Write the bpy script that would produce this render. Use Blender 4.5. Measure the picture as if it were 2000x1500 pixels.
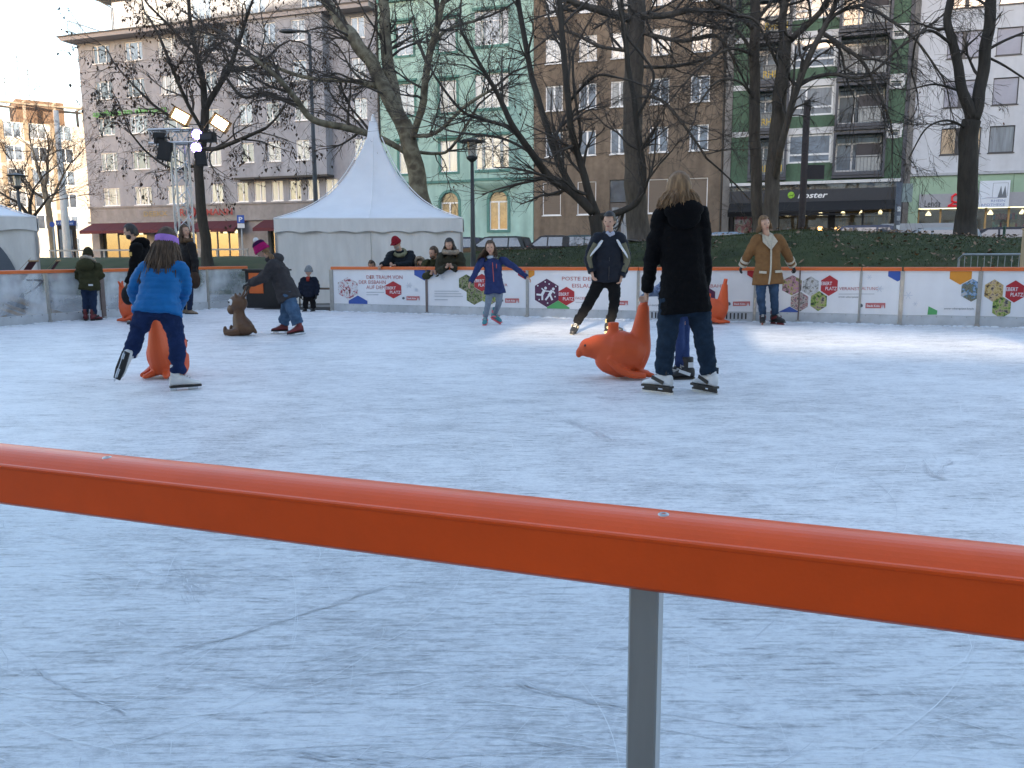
import bpy, bmesh, math, random
import numpy as np
from mathutils import Vector, Matrix, noise as mnoise
random.seed(7); np.random.seed(7)
R = math.radians
scene = bpy.context.scene
for o in list(bpy.data.objects): bpy.data.objects.remove(o)

# ---------------------------------------------------------------- camera
FPX, EYE = 1640.0, 1.1
cam_d = bpy.data.cameras.new('camera'); cam = bpy.data.objects.new('camera', cam_d)
scene.collection.objects.link(cam); scene.camera = cam
cam_d.sensor_width = 36; cam_d.sensor_fit = 'HORIZONTAL'; cam_d.lens = FPX / 2000 * 36
cam_d.clip_start = 0.05; cam_d.clip_end = 3000
CM = Matrix.Rotation(math.pi / 2 - math.atan(250 / FPX), 3, 'X') @ Matrix.Rotation(R(-0.25), 3, 'Z')
cam.matrix_world = Matrix.Translation((0, 0, EYE)) @ CM.to_4x4()

# ---------------------------------------------------------------- world, sun, exposure
SUN_EL, SUN_AZ = R(7.5), R(13.0)          # low winter sun from behind the camera, a little to the left
world = bpy.data.worlds.new('World'); scene.world = world; world.use_nodes = True
wn = world.node_tree.nodes; wl = world.node_tree.links
for n in list(wn): wn.remove(n)
wo = wn.new('ShaderNodeOutputWorld'); bg = wn.new('ShaderNodeBackground'); sky = wn.new('ShaderNodeTexSky')
sky.sky_type = 'NISHITA'; sky.sun_disc = False; sky.sun_elevation = SUN_EL; sky.sun_rotation = math.pi + SUN_AZ
sky.air_density = 1.0; sky.dust_density = 0.9; sky.ozone_density = 1.5; sky.altitude = 50
bg.inputs[1].default_value = 0.15
tint = wn.new('ShaderNodeVectorMath'); tint.operation = 'MULTIPLY'; tint.inputs[1].default_value = (1.17, 1.0, 0.955)   # camera white balance of the whole sky
wl.new(sky.outputs[0], tint.inputs[0]); wl.new(tint.outputs[0], bg.inputs[0]); wl.new(bg.outputs[0], wo.inputs[0])
sun_d = bpy.data.lights.new('sun', 'SUN'); sun_d.energy = 3.0; sun_d.angle = R(0.5); sun_d.color = (1, 0.84, 0.64)
sun = bpy.data.objects.new('sun', sun_d); scene.collection.objects.link(sun)
sd = Vector((math.sin(SUN_AZ) * math.cos(SUN_EL), math.cos(SUN_AZ) * math.cos(SUN_EL), -math.sin(SUN_EL)))
sun.rotation_euler = sd.to_track_quat('-Z', 'Y').to_euler(); sun.location = (-20, -60, 30)
scene.view_settings.view_transform = 'Standard'; scene.view_settings.look = 'None'
scene.view_settings.exposure = 2.48; scene.view_settings.gamma = 1.0
scene.render.engine = 'CYCLES'; scene.cycles.use_denoising = True
scene.cycles.max_bounces = 4; scene.cycles.diffuse_bounces = 2; scene.cycles.glossy_bounces = 2; scene.cycles.transparent_max_bounces = 12
scene.cycles.sample_clamp_indirect = 4.0

# ---------------------------------------------------------------- survey helpers
COL = scene.collection
def ray(x, y): return CM @ Vector(((x - 1000) / FPX, -(y - 750) / FPX, -1.0))
def at_y(x, y, Y):
    d = ray(x, y); return Vector((0, 0, EYE)) + d * (Y / d.y)
def at_z(x, y, z=0.0):
    d = ray(x, y); return Vector((0, 0, EYE)) + d * ((z - EYE) / d.z)

# ---------------------------------------------------------------- mesh helpers
class MB:
    def __init__(s): s.v = []; s.f = []; s.m = []; s.cur = 0; s.T = None
    def add(s, vs, fs):
        b = len(s.v)
        if s.T is not None: vs = [s.T @ Vector(p) for p in vs]
        s.v.extend([tuple(p) for p in vs]); s.f.extend([tuple(i + b for i in q) for q in fs]); s.m.extend([s.cur] * len(fs))
    def box(s, x0, x1, y0, y1, z0, z1, bev=0):
        vs = [(x0,y0,z0),(x1,y0,z0),(x1,y1,z0),(x0,y1,z0),(x0,y0,z1),(x1,y0,z1),(x1,y1,z1),(x0,y1,z1)]
        s.add(vs, [(3,2,1,0),(4,5,6,7),(0,1,5,4),(1,2,6,5),(2,3,7,6),(3,0,4,7)])
    def cbox(s, c, sz, Mx=None):
        x, y, z = sz[0]/2, sz[1]/2, sz[2]/2; c = Vector(c)
        vs = [Vector(p) for p in [(-x,-y,-z),(x,-y,-z),(x,y,-z),(-x,y,-z),(-x,-y,z),(x,-y,z),(x,y,z),(-x,y,z)]]
        if Mx is not None: vs = [Mx @ p for p in vs]
        s.add([c + p for p in vs], [(3,2,1,0),(4,5,6,7),(0,1,5,4),(1,2,6,5),(2,3,7,6),(3,0,4,7)])
    def quad(s, a, b, c, d): s.add([a, b, c, d], [(0,1,2,3)])
    def poly_xz(s, pts, y0, y1):
        """extrude an (x,z) polygon (counter-clockwise seen from -y) from y0 (front) to y1"""
        n = len(pts)
        s.add([(p[0], y0, p[1]) for p in pts] + [(p[0], y1, p[1]) for p in pts],
              [tuple(range(n)), tuple(range(2*n-1, n-1, -1))] + [((i+1) % n, i, n+i, n+(i+1) % n) for i in range(n)])
    def poly_xy(s, pts, z0, z1):
        n = len(pts)
        s.add([(p[0], p[1], z0) for p in pts] + [(p[0], p[1], z1) for p in pts],
              [tuple(range(n-1,-1,-1)), tuple(range(n, 2*n))] + [(i, (i+1) % n, n+(i+1) % n, n+i) for i in range(n)])
    def loft(s, rings, caps=True):
        n = len(rings[0]); vs = [p for r in rings for p in r]; fs = []
        for k in range(len(rings) - 1):
            for i in range(n):
                j = (i + 1) % n
                fs.append((k*n+i, k*n+j, (k+1)*n+j, (k+1)*n+i))
        if caps: fs.append(tuple(range(n-1,-1,-1))); fs.append(tuple((len(rings)-1)*n + i for i in range(n)))
        s.add(vs, fs)
    def tube(s, pts, rad, n=8, caps=True, flat=1.0):
        pts = [Vector(p) for p in pts]
        if not hasattr(rad, '__len__'): rad = [rad] * len(pts)
        up = None; rings = []
        for i, p in enumerate(pts):
            t = (pts[min(i+1, len(pts)-1)] - pts[max(i-1, 0)])
            if t.length < 1e-9: t = Vector((0,0,1))
            t.normalize()
            if up is None:
                up = Vector((0,0,1)) if abs(t.z) < 0.9 else Vector((0,1,0))
            a = t.cross(up)
            if a.length < 1e-5: a = t.orthogonal()
            a.normalize(); b = a.cross(t).normalized(); up = b
            rings.append([p + a * (rad[i] * math.cos(2*math.pi*k/n)) + b * (rad[i] * flat * math.sin(2*math.pi*k/n)) for k in range(n)])
        s.loft(rings, caps)
    def sphere(s, c, r, nu=14, nv=9, Mx=None, fn=None):
        c = Vector(c)
        if not hasattr(r, '__len__'): r = (r, r, r)
        vs = []; fs = []
        def pt(d):
            q = Vector((d[0]*r[0], d[1]*r[1], d[2]*r[2]))
            if fn: q = fn(Vector(d), q)
            return c + (Mx @ q if Mx is not None else q)
        vs.append(pt((0,0,1)))
        for j in range(1, nv):
            th = math.pi * j / nv
            for i in range(nu):
                ph = 2*math.pi*i/nu
                vs.append(pt((math.sin(th)*math.cos(ph), math.sin(th)*math.sin(ph), math.cos(th))))
        vs.append(pt((0,0,-1)))
        for i in range(nu): fs.append((0, 1+i, 1+(i+1) % nu))
        for j in range(nv-2):
            for i in range(nu):
                a = 1+j*nu+i; b = 1+j*nu+(i+1) % nu
                fs.append((a, a+nu, b+nu, b))
        L = len(vs)-1; o = 1+(nv-2)*nu
        for i in range(nu): fs.append((L, o+(i+1) % nu, o+i))
        s.add(vs, fs)
    def lathe(s, c, prof, n=16, caps=True):
        """profile list of (radius, z) bottom to top round a vertical axis at c"""
        s.loft([[(c[0]+r*math.cos(2*math.pi*k/n), c[1]+r*math.sin(2*math.pi*k/n), c[2]+z) for k in range(n)] for r, z in prof], caps)
    def cyl(s, a, b, r, n=10): s.tube([a, b], r, n)
    def mesh(s, name):
        me = bpy.data.meshes.new(name); me.from_pydata(s.v, [], s.f); me.update(); return me
    def obj(s, name, mats, parent=None, smooth=False, loc=None, rotz=None):
        me = s.mesh(name)
        return mobj(name, me, mats, parent, smooth, loc, rotz, s.m)
def mobj(name, me, mats, parent=None, smooth=False, loc=None, rotz=None, mi=None):
    if not isinstance(mats, (list, tuple)): mats = [mats]
    if len(me.materials) == 0:
        for m in mats: me.materials.append(m)
        if mi and len(mats) > 1: me.polygons.foreach_set('material_index', mi)
        if smooth: me.polygons.foreach_set('use_smooth', [True] * len(me.polygons))
    o = bpy.data.objects.new(name, me); COL.objects.link(o)
    if parent: o.parent = parent
    if loc is not None: o.location = loc
    if rotz is not None: o.rotation_euler = (0, 0, rotz)
    return o
def tag(o, label=None, cat=None, group=None, kind=None):
    if label: o['label'] = label
    if cat: o['category'] = cat
    if group: o['group'] = group
    if kind: o['kind'] = kind
    return o
def thing(name, label, cat, loc=(0,0,0), rotz=0, group=None):
    o = bpy.data.objects.new(name, None); COL.objects.link(o); o.empty_display_size = 0.2
    o.location = loc; o.rotation_euler = (0, 0, rotz)
    return tag(o, label, cat, group)
def struct(o): o['kind'] = 'structure'; return o
def kids(o): return [c for c in bpy.data.objects if c.parent == o]
def dup(root, loc=None, rotz=None, label=None, group=None, parent=None):
    c = root.copy(); COL.objects.link(c)
    if parent: c.parent = parent
    if loc is not None: c.location = loc
    if rotz is not None: c.rotation_euler = (0, 0, rotz)
    if label: c['label'] = label
    if group: c['group'] = group
    for k in kids(root): dup(k, parent=c)
    return c
def set_mat(o, m):
    o.material_slots[0].link = 'OBJECT'; o.material_slots[0].material = m

# ---------------------------------------------------------------- materials
MATS = {}
def P(name, col, rough=0.6, var=0.12, scale=6.0, bump=0.0, bscale=40.0, metal=0.0, spec=0.5, stretch=(1,1,1), stain=0.0, coat=0.0):
    if name in MATS: return MATS[name]
    m = bpy.data.materials.new(name); m.use_nodes = True; MATS[name] = m
    nt = m.node_tree; N = nt.nodes; L = nt.links; b = N['Principled BSDF']
    tc = N.new('ShaderNodeTexCoord'); mp = N.new('ShaderNodeMapping'); mp.inputs['Scale'].default_value = stretch
    L.new(tc.outputs['Object'], mp.inputs[0])
    no = N.new('ShaderNodeTexNoise'); no.inputs['Scale'].default_value = scale; no.inputs['Detail'].default_value = 6; no.inputs['Roughness'].default_value = 0.6
    L.new(mp.outputs[0], no.inputs['Vector'])
    rp = N.new('ShaderNodeMapRange'); rp.inputs[1].default_value = 0.3; rp.inputs[2].default_value = 0.7
    rp.inputs[3].default_value = 1 - var; rp.inputs[4].default_value = 1 + var * 0.6
    L.new(no.outputs[0], rp.inputs[0])
    last = rp.outputs[0]
    if stain:
        n2 = N.new('ShaderNodeTexNoise'); n2.inputs['Scale'].default_value = 0.7; n2.inputs['Detail'].default_value = 8
        m2 = N.new('ShaderNodeMapping'); m2.inputs['Scale'].default_value = (2.2, 2.2, 0.5); L.new(tc.outputs['Object'], m2.inputs[0]); L.new(m2.outputs[0], n2.inputs['Vector'])
        r2 = N.new('ShaderNodeMapRange'); r2.inputs[1].default_value = 0.35; r2.inputs[2].default_value = 0.65; r2.inputs[3].default_value = 1 - stain; r2.inputs[4].default_value = 1.0
        L.new(n2.outputs[0], r2.inputs[0])
        mu = N.new('ShaderNodeMath'); mu.operation = 'MULTIPLY'; L.new(last, mu.inputs[0]); L.new(r2.outputs[0], mu.inputs[1]); last = mu.outputs[0]
    mx = N.new('ShaderNodeVectorMath'); mx.operation = 'SCALE'; mx.inputs[0].default_value = col[:3]; L.new(last, mx.inputs['Scale'])
    L.new(mx.outputs[0], b.inputs['Base Color'])
    b.inputs['Roughness'].default_value = rough; b.inputs['Metallic'].default_value = metal; b.inputs['Specular IOR Level'].default_value = spec
    b.inputs['Coat Weight'].default_value = coat
    if bump:
        n3 = N.new('ShaderNodeTexNoise'); n3.inputs['Scale'].default_value = bscale; n3.inputs['Detail'].default_value = 5; L.new(mp.outputs[0], n3.inputs['Vector'])
        bp = N.new('ShaderNodeBump'); bp.inputs['Strength'].default_value = bump; bp.inputs['Distance'].default_value = 0.02
        L.new(n3.outputs[0], bp.inputs['Height']); L.new(bp.outputs[0], b.inputs['Normal'])
    return m
def EM(name, col, st):
    if name in MATS: return MATS[name]
    m = P(name, (0.8, 0.8, 0.8), var=0.02); b = m.node_tree.nodes['Principled BSDF']
    b.inputs['Emission Color'].default_value = (*col, 1); b.inputs['Emission Strength'].default_value = st
    return m
def GLASS(name, col, refl, rough=0.03, var=0.5, scale=1.2, fold=0.0):
    """window pane: inside tone, curtain or painted reflection, under a glossy sheet"""
    if name in MATS: return MATS[name]
    m = P(name, col, rough=0.5, var=var, scale=scale, stretch=(6, 1, 0.5) if fold else (1, 1, 1)); nt = m.node_tree; N = nt.nodes; L = nt.links
    g = N.new('ShaderNodeBsdfGlossy'); g.inputs['Roughness'].default_value = rough; g.inputs['Color'].default_value = (0.92, 0.96, 1, 1)
    mx = N.new('ShaderNodeMixShader'); mx.inputs[0].default_value = refl
    nz = N.new('ShaderNodeTexNoise'); nz.inputs['Scale'].default_value = 1.6; tc = N.new('ShaderNodeTexCoord'); L.new(tc.outputs['Object'], nz.inputs['Vector'])
    bp = N.new('ShaderNodeBump'); bp.inputs['Strength'].default_value = 0.05; L.new(nz.outputs[0], bp.inputs['Height']); L.new(bp.outputs[0], g.inputs['Normal'])
    out = N['Material Output']; L.new(N['Principled BSDF'].outputs[0], mx.inputs[1]); L.new(g.outputs[0], mx.inputs[2]); L.new(mx.outputs[0], out.inputs[0])
    return m
def RAMPMAT(name, cols, scale=6, rough=0.5, kind='noise', stretch=(1,1,1)):
    """patchy multi-colour material (printed photos, foliage prints, shelves)"""
    if name in MATS: return MATS[name]
    m = bpy.data.materials.new(name); m.use_nodes = True; MATS[name] = m
    nt = m.node_tree; N = nt.nodes; L = nt.links; b = N['Principled BSDF']
    tc = N.new('ShaderNodeTexCoord'); mp = N.new('ShaderNodeMapping'); mp.inputs['Scale'].default_value = stretch; L.new(tc.outputs['Object'], mp.inputs[0])
    if kind == 'noise':
        t = N.new('ShaderNodeTexNoise'); t.inputs['Scale'].default_value = scale; t.inputs['Detail'].default_value = 6 if name.startswith('photo') else 4; t.inputs['Roughness'].default_value = .66 if name.startswith('photo') else .5; so = t.outputs[0]
    else:
        t = N.new('ShaderNodeTexVoronoi'); t.inputs['Scale'].default_value = scale; sp = N.new('ShaderNodeSeparateColor'); L.new(t.outputs['Color'], sp.inputs[0]); so = sp.outputs[0]
    L.new(mp.outputs[0], t.inputs['Vector'])
    r = N.new('ShaderNodeValToRGB'); cr = r.color_ramp; cr.interpolation = 'LINEAR' if kind == 'noise' else 'CONSTANT'
    lo, hi = ((0.37, 0.63) if name.startswith('photo') else (0.3, 0.7)) if kind == 'noise' else (0.0, 0.9)
    while len(cr.elements) < len(cols): cr.elements.new(0.5)
    for i, c in enumerate(cols):
        cr.elements[i].position = lo + (hi - lo) * i / max(1, len(cols) - 1); cr.elements[i].color = (*c, 1)
    L.new(so, r.inputs[0]); L.new(r.outputs[0], b.inputs['Base Color']); b.inputs['Roughness'].default_value = rough
    return m

# text as a thin mesh
def text_mesh(s, size=1.0, ext=0.0, shear=0.0, sx=1.0, align='LEFT', bold=0.0):
    cu = bpy.data.curves.new('lettering', 'FONT'); cu.body = s; cu.size = size; cu.extrude = ext; cu.shear = shear; cu.align_x = align; cu.offset = bold; cu.resolution_u = 2
    o = bpy.data.objects.new('lettering', cu); COL.objects.link(o)
    dg = bpy.context.evaluated_depsgraph_get(); dg.update()
    me = bpy.data.meshes.new_from_object(o.evaluated_get(dg)); bpy.data.objects.remove(o); bpy.data.curves.remove(cu)
    # stand it up: text x -> x, text y -> z, facing -y
    n = len(me.vertices); co = np.empty(n*3); me.vertices.foreach_get('co', co); co = co.reshape(-1, 3)
    out = np.stack([co[:,0]*sx, -co[:,2], co[:,1]], 1); me.vertices.foreach_set('co', out.ravel()); me.update(); me.materials.clear()
    return me, (float(out[:,0].min()), float(out[:,0].max()), float(out[:,2].max())) if n else (0,0,0)
def text_fit(s, x0, x1, z0, y, mat, parent, h=None, shear=0.0, bold=0.0, ext=0.0):
    """lettering running from x0 to x1 with its baseline at z0 and cap height h, on plane y"""
    me, (a, b, top) = text_mesh(s, 1.0, 0, shear, 1.0, 'LEFT', bold)
    h = h or (x1 - x0) / (b - a) * 0.7
    n = len(me.vertices); co = np.empty(n*3); me.vertices.foreach_get('co', co); co = co.reshape(-1, 3)
    co[:,0] = x0 + (co[:,0] - a) / (b - a) * (x1 - x0); co[:,2] = z0 + co[:,2] / 0.729 * h; co[:,1] = y
    me.vertices.foreach_set('co', co.ravel()); me.update()
    return mobj('lettering', me, mat, parent)
def remesh(mb, voxel, smooth=3, fac=0.5):
    me = mb.mesh('tmp'); o = bpy.data.objects.new('tmp', me); COL.objects.link(o)
    m = o.modifiers.new('r', 'REMESH'); m.mode = 'VOXEL'; m.voxel_size = voxel
    if smooth: s = o.modifiers.new('s', 'SMOOTH'); s.factor = fac; s.iterations = smooth
    dg = bpy.context.evaluated_depsgraph_get(); dg.update()
    out = bpy.data.meshes.new_from_object(o.evaluated_get(dg)); bpy.data.objects.remove(o); bpy.data.meshes.remove(me)
    out.materials.clear(); out.polygons.foreach_set('use_smooth', [True] * len(out.polygons)); return out
def mesh_co(me):
    n = len(me.vertices); co = np.empty(n*3); me.vertices.foreach_get('co', co); return co.reshape(-1, 3)
def displace(me, fn):
    co = mesh_co(me); no = np.empty(len(co)*3); me.vertices.foreach_get('normal', no); no = no.reshape(-1, 3)
    d = np.array([fn(Vector(c)) for c in co]); me.vertices.foreach_set('co', (co + no * d[:,None]).ravel()); me.update()
def vnoise(p, s): return mnoise.noise(p * s)
def fbm(p, s): return mnoise.noise(p*s) + 0.5*mnoise.noise(p*s*2.1) + 0.25*mnoise.noise(p*s*4.3)
def append_mesh(me_list, name):
    """join several meshes (first keeps shape) into one"""
    v = []; f = []; mi = []
    for me, k in me_list:
        b = len(v); v.extend([tuple(c) for c in mesh_co(me)]); 
        for p in me.polygons: f.append(tuple(i + b for i in p.vertices)); mi.append(k)
    out = bpy.data.meshes.new(name); out.from_pydata(v, [], f); out.update()
    return out, mi
# ================================================================ GROUND, ICE, BANK, ROAD
TH = math.atan(0.35); FU = Vector((math.cos(TH), -math.sin(TH), 0)); FN = Vector((math.sin(TH), math.cos(TH), 0)); FP = Vector((5, 58.2, 0))
def street(u, n, z=0.0): return FP + FU * u + FN * n + Vector((0, 0, z))
def lerp_tab(tab, x):
    if x <= tab[0][0]: return tab[0][1]
    for (a, b), (c, d) in zip(tab, tab[1:]):
        if x <= c: return b + (d - b) * (x - a) / (c - a)
    return tab[-1][1]
def sstep(t): t = min(1, max(0, t)); return t*t*(3-2*t)
def bank_start(x): return lerp_tab([(-60, 26), (-1.6, 26), (0.5, 18.6), (3, 16.6), (8, 14.4), (12, 12.6), (40, 6)], x)
def bank_h(x): return lerp_tab([(-20, 1.1), (-8, 1.12), (1, 1.30), (4, 1.5), (7.5, 1.74), (11, 1.5), (16, 1.35)], x)
def bank_z(x, y):
    b = bank_start(x); h = bank_h(x)
    if y < b: return -0.03
    up = sstep((y - b) / 7.5); down = sstep((y - b - 9) / 9)
    z = -0.03 + (h + 0.03) * up + (0.68 - h) * down
    return z + 0.05 * up * (1 - down) * mnoise.noise(Vector((x*0.5, y*0.5, 3)))
m_pave = P('paving', (0.22, 0.21, 0.2), 0.85, 0.25, 1.5, 0.3, 30)
m_soil = RAMPMAT('bank_turf', [(0.018, 0.026, 0.006), (0.03, 0.042, 0.010), (0.042, 0.055, 0.014), (0.055, 0.05, 0.022)], 1.6, 0.9)
mb = MB(); mb.quad((-1500, -1500, -0.25), (1500, -1500, -0.25), (1500, 1500, -0.25), (-1500, 1500, -0.25)); struct(mb.obj('ground', m_pave))
# terrain: plaza near the rink and the grass bank beyond it
xs = list(np.arange(-62, -20, 3.0)) + list(np.arange(-20, 22, 0.6)) + list(np.arange(22, 66, 3.0)); ys = list(np.arange(-70, 9, 6.0)) + list(np.arange(9, 40, 0.6)) + list(np.arange(40, 100, 4.0))
mb = MB(); vs = [(x, y, bank_z(x, y)) for y in ys for x in xs]; nx = len(xs)
mb.add(vs, [(j*nx+i, j*nx+i+1, (j+1)*nx+i+1, (j+1)*nx+i) for j in range(len(ys)-1) for i in range(nx-1)])
bank = struct(mb.obj('grass_bank', [m_soil, m_pave], smooth=True))
mi = [1 if (ys[j] < bank_start(xs[i]) - 0.3) else 0 for j in range(len(ys)-1) for i in range(nx-1)]
bank.data.polygons.foreach_set('material_index', mi)
# road and pavement in front of the houses
m_asph = P('asphalt', (0.05, 0.05, 0.053), 0.85, 0.2, 3, 0.3, 60)
def strip(n0, n1, z, name, mat, u0=-75, u1=60, th=0.0):
    mb = MB(); a, b, c, d = street(u0, n0, z), street(u1, n0, z), street(u1, n1, z), street(u0, n1, z)
    if th: 
        lo = Vector((0, 0, -th)); mb.add([a+lo, b+lo, c+lo, d+lo, a, b, c, d], [(3,2,1,0),(4,5,6,7),(0,1,5,4),(1,2,6,5),(2,3,7,6),(3,0,4,7)])
    else: mb.quad(a, b, c, d)
    return struct(mb.obj(name, mat))
strip(-19, -5, 0.715, 'road', m_asph)
strip(-5, 14, 0.84, 'pavement', P('pavement_slabs', (0.27, 0.26, 0.25), 0.85, 0.2, 2, 0.2, 30), th=0.2)
m_paint = P('road_paint', (0.7, 0.7, 0.68), 0.7, 0.15, 8)
mb = MB()
for k in range(-20, 16): 
    a = street(k*3.5, -12.07, .72); mb.add([a, a+FU*1.6, a+FU*1.6+FN*.13, a+FN*.13], [(0,1,2,3)])
struct(mb.obj('road_marking', m_paint))

# ---- ice
WALL_R = [(-3.65, 17.17), (-1.63, 16.27), (0.29, 15.33), (2.17, 14.47), (4.05, 14.03), (4.72, 13.84), (5.56, 13.45), (6.08, 13.16), (7.13, 12.86), (8.55, 12.25)]
WALL_L = [(-8.95, 12.0), (-8.3, 13.45), (-7.98, 14.5), (-7.45, 15.35), (-6.98, 16.7), (-6.5, 18.05), (-5.95, 19.05)]
m_ice = bpy.data.materials.new('skated_ice'); m_ice.use_nodes = True
def ice_nodes():
    nt = m_ice.node_tree; N = nt.nodes; L = nt.links; b = N['Principled BSDF']
    tc = N.new('ShaderNodeTexCoord')
    def nz(scale, rot, st, det=6, rgh=0.6):
        mp = N.new('ShaderNodeMapping'); mp.inputs['Rotation'].default_value = (0, 0, R(rot)); mp.inputs['Scale'].default_value = st
        L.new(tc.outputs['Object'], mp.inputs[0]); n = N.new('ShaderNodeTexNoise'); n.inputs['Scale'].default_value = scale
        n.inputs['Detail'].default_value = det; n.inputs['Roughness'].default_value = rgh; n.inputs['Distortion'].default_value = 0.4
        L.new(mp.outputs[0], n.inputs['Vector']); return n.outputs[0]
    def rng(s, a, b_, c=0, d=1):
        m = N.new('ShaderNodeMapRange'); m.inputs[1].default_value = a; m.inputs[2].default_value = b_; m.inputs[3].default_value = c; m.inputs[4].default_value = d; L.new(s, m.inputs[0]); return m.outputs[0]
    def op(o, x, y):
        m = N.new('ShaderNodeMath'); m.operation = o
        for i, q in enumerate((x, y)):
            if isinstance(q, (int, float)): m.inputs[i].default_value = q
            else: L.new(q, m.inputs[i])
        return m.outputs[0]
    big = rng(nz(0.35, 20, (1, 1, 1), 5), 0.3, 0.7)
    mid = rng(nz(2.2, -32, (1, 2.0, 1), 8), 0.32, 0.68)
    fine = rng(nz(8, 33, (1, 2.4, 1), 9, 0.75), 0.32, 0.68)
    grain = rng(nz(38, 6, (1, 1.35, 1), 6, 0.72), 0.33, 0.67); grain2 = rng(nz(17, 27, (1, 4, 1), 6, 0.75), 0.36, 0.64)
    s1 = rng(nz(3.0, 12, (1, 26, 1), 4, 0.7), 0.56, 0.66)
    s2 = rng(nz(2.4, -34, (1, 32, 1), 4, 0.7), 0.58, 0.68)
    s3 = rng(nz(2.6, 62, (1, 34, 1), 3, 0.7), 0.59, 0.68)
    s4 = rng(nz(5.0, 17, (1, 11, 1), 7, 0.75), 0.52, 0.64)
    scr = op('MAXIMUM', op('MAXIMUM', s1, s2), s3)
    t = op('ADD', op('ADD', op('MULTIPLY', big, 0.20), op('MULTIPLY', mid, 0.20)), op('ADD', op('MULTIPLY', fine, 0.22), op('ADD', op('MULTIPLY', grain, .20), op('MULTIPLY', grain2, .16))))
    t = op('ADD', t, op('MULTIPLY', scr, 0.14)); t = op('SUBTRACT', t, op('MULTIPLY', s4, 0.26))
    rp = N.new('ShaderNodeValToRGB'); cr = rp.color_ramp
    cr.elements[0].position = 0.2; cr.elements[0].color = (0.47, 0.47, 0.49, 1); cr.elements[1].position = 0.60; cr.elements[1].color = (0.90, 0.90, 0.91, 1)
    e = cr.elements.new(0.34); e.color = (0.58, 0.59, 0.61, 1); e = cr.elements.new(0.46); e.color = (0.75, 0.75, 0.77, 1)
    L.new(t, rp.inputs[0]); L.new(rp.outputs[0], b.inputs['Base Color'])
    L.new(rng(t, 0.1, 0.7, 0.22, 0.5), b.inputs['Roughness'])
    b.inputs['Specular IOR Level'].default_value = 0.35
    h = op('ADD', op('ADD', op('MULTIPLY', fine, 0.5), op('MULTIPLY', grain, .35)), op('SUBTRACT', op('MULTIPLY', scr, 0.3), op('MULTIPLY', s4, 0.5)))
    bp = N.new('ShaderNodeBump'); bp.inputs['Strength'].default_value = 0.35; bp.inputs['Distance'].default_value = 0.012; L.new(h, bp.inputs['Height']); L.new(bp.outputs[0], b.inputs['Normal'])
ice_nodes()
RD = Vector((0.921, -0.343)).normalized()                # direction of the near rail
RP = Vector((0.115, 0.640))                               # a point under it
nl = RP - RD * 10.4; nr = RP + RD * 10.2
mb = MB(); pts = [tuple(nl)] + [(-10.2, 8.0)] + WALL_L + [(-5.0, 19.4), (-4.2, 18.0)] + WALL_R + [(10.2, 9.5), (11.2, 5.0), tuple(nr)]
pts = pts[::-1]
mb.poly_xy(pts, -0.02, 0.0); struct(mb.obj('ice', m_ice))
# skate marks: thin arcs of ice dust and cut lines, far too many to count
m_frost = P('ice_dust', (0.93, 0.93, 0.94), 0.7, 0.1, 20); m_cut = P('ice_cut', (0.62, 0.63, 0.66), 0.35, 0.1, 20)
mb = MB(); rs = random.Random(3)
def mark(x, y, a, ln, cv, w, c, n=5):
    L_ = []; px_, py_ = x, y; zz = .001 + .003 * rs.random()
    for i in range(n + 1):
        ww = w * math.sin(math.pi * (i + 0.3) / (n + 0.6)); L_.append((px_ - math.sin(a) * ww, py_ + math.cos(a) * ww, zz)); L_.append((px_ + math.sin(a) * ww, py_ - math.cos(a) * ww, zz))
        px_ += math.cos(a) * ln / n; py_ += math.sin(a) * ln / n; a += cv * ln / n
    mb.cur = c; mb.add(L_, [(2*i+1, 2*i+3, 2*i+2, 2*i) for i in range(n)])
for k in range(5200):
    y = 1.2 + 11.0 * rs.random() ** 1.6; x = (rs.random() - 0.5) * (1.6 + 1.45 * y)
    a = rs.gauss(0.1, 0.5) if rs.random() < 0.7 else rs.random() * 3.14
    mark(x, y, a, 0.03 + 0.5 * rs.random() ** 3.5, rs.gauss(0, 1.2), (0.0004 + 0.0011 * rs.random() ** 2) * (.55 + .18 * y), 0 if rs.random() < .6 else 1)
for k in range(520):          # longer single glides, straight or gently curved
    y = 1.6 + 9 * rs.random() ** 1.4; x = (rs.random() - 0.5) * (1.6 + 1.4 * y); mark(x, y, rs.gauss(.2, .7), .3 + 1.3 * rs.random(), rs.gauss(0, .9), (.0005 + .0008 * rs.random()) * (.55 + .2 * y), 0 if rs.random() < .68 else 1, 12)
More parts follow.
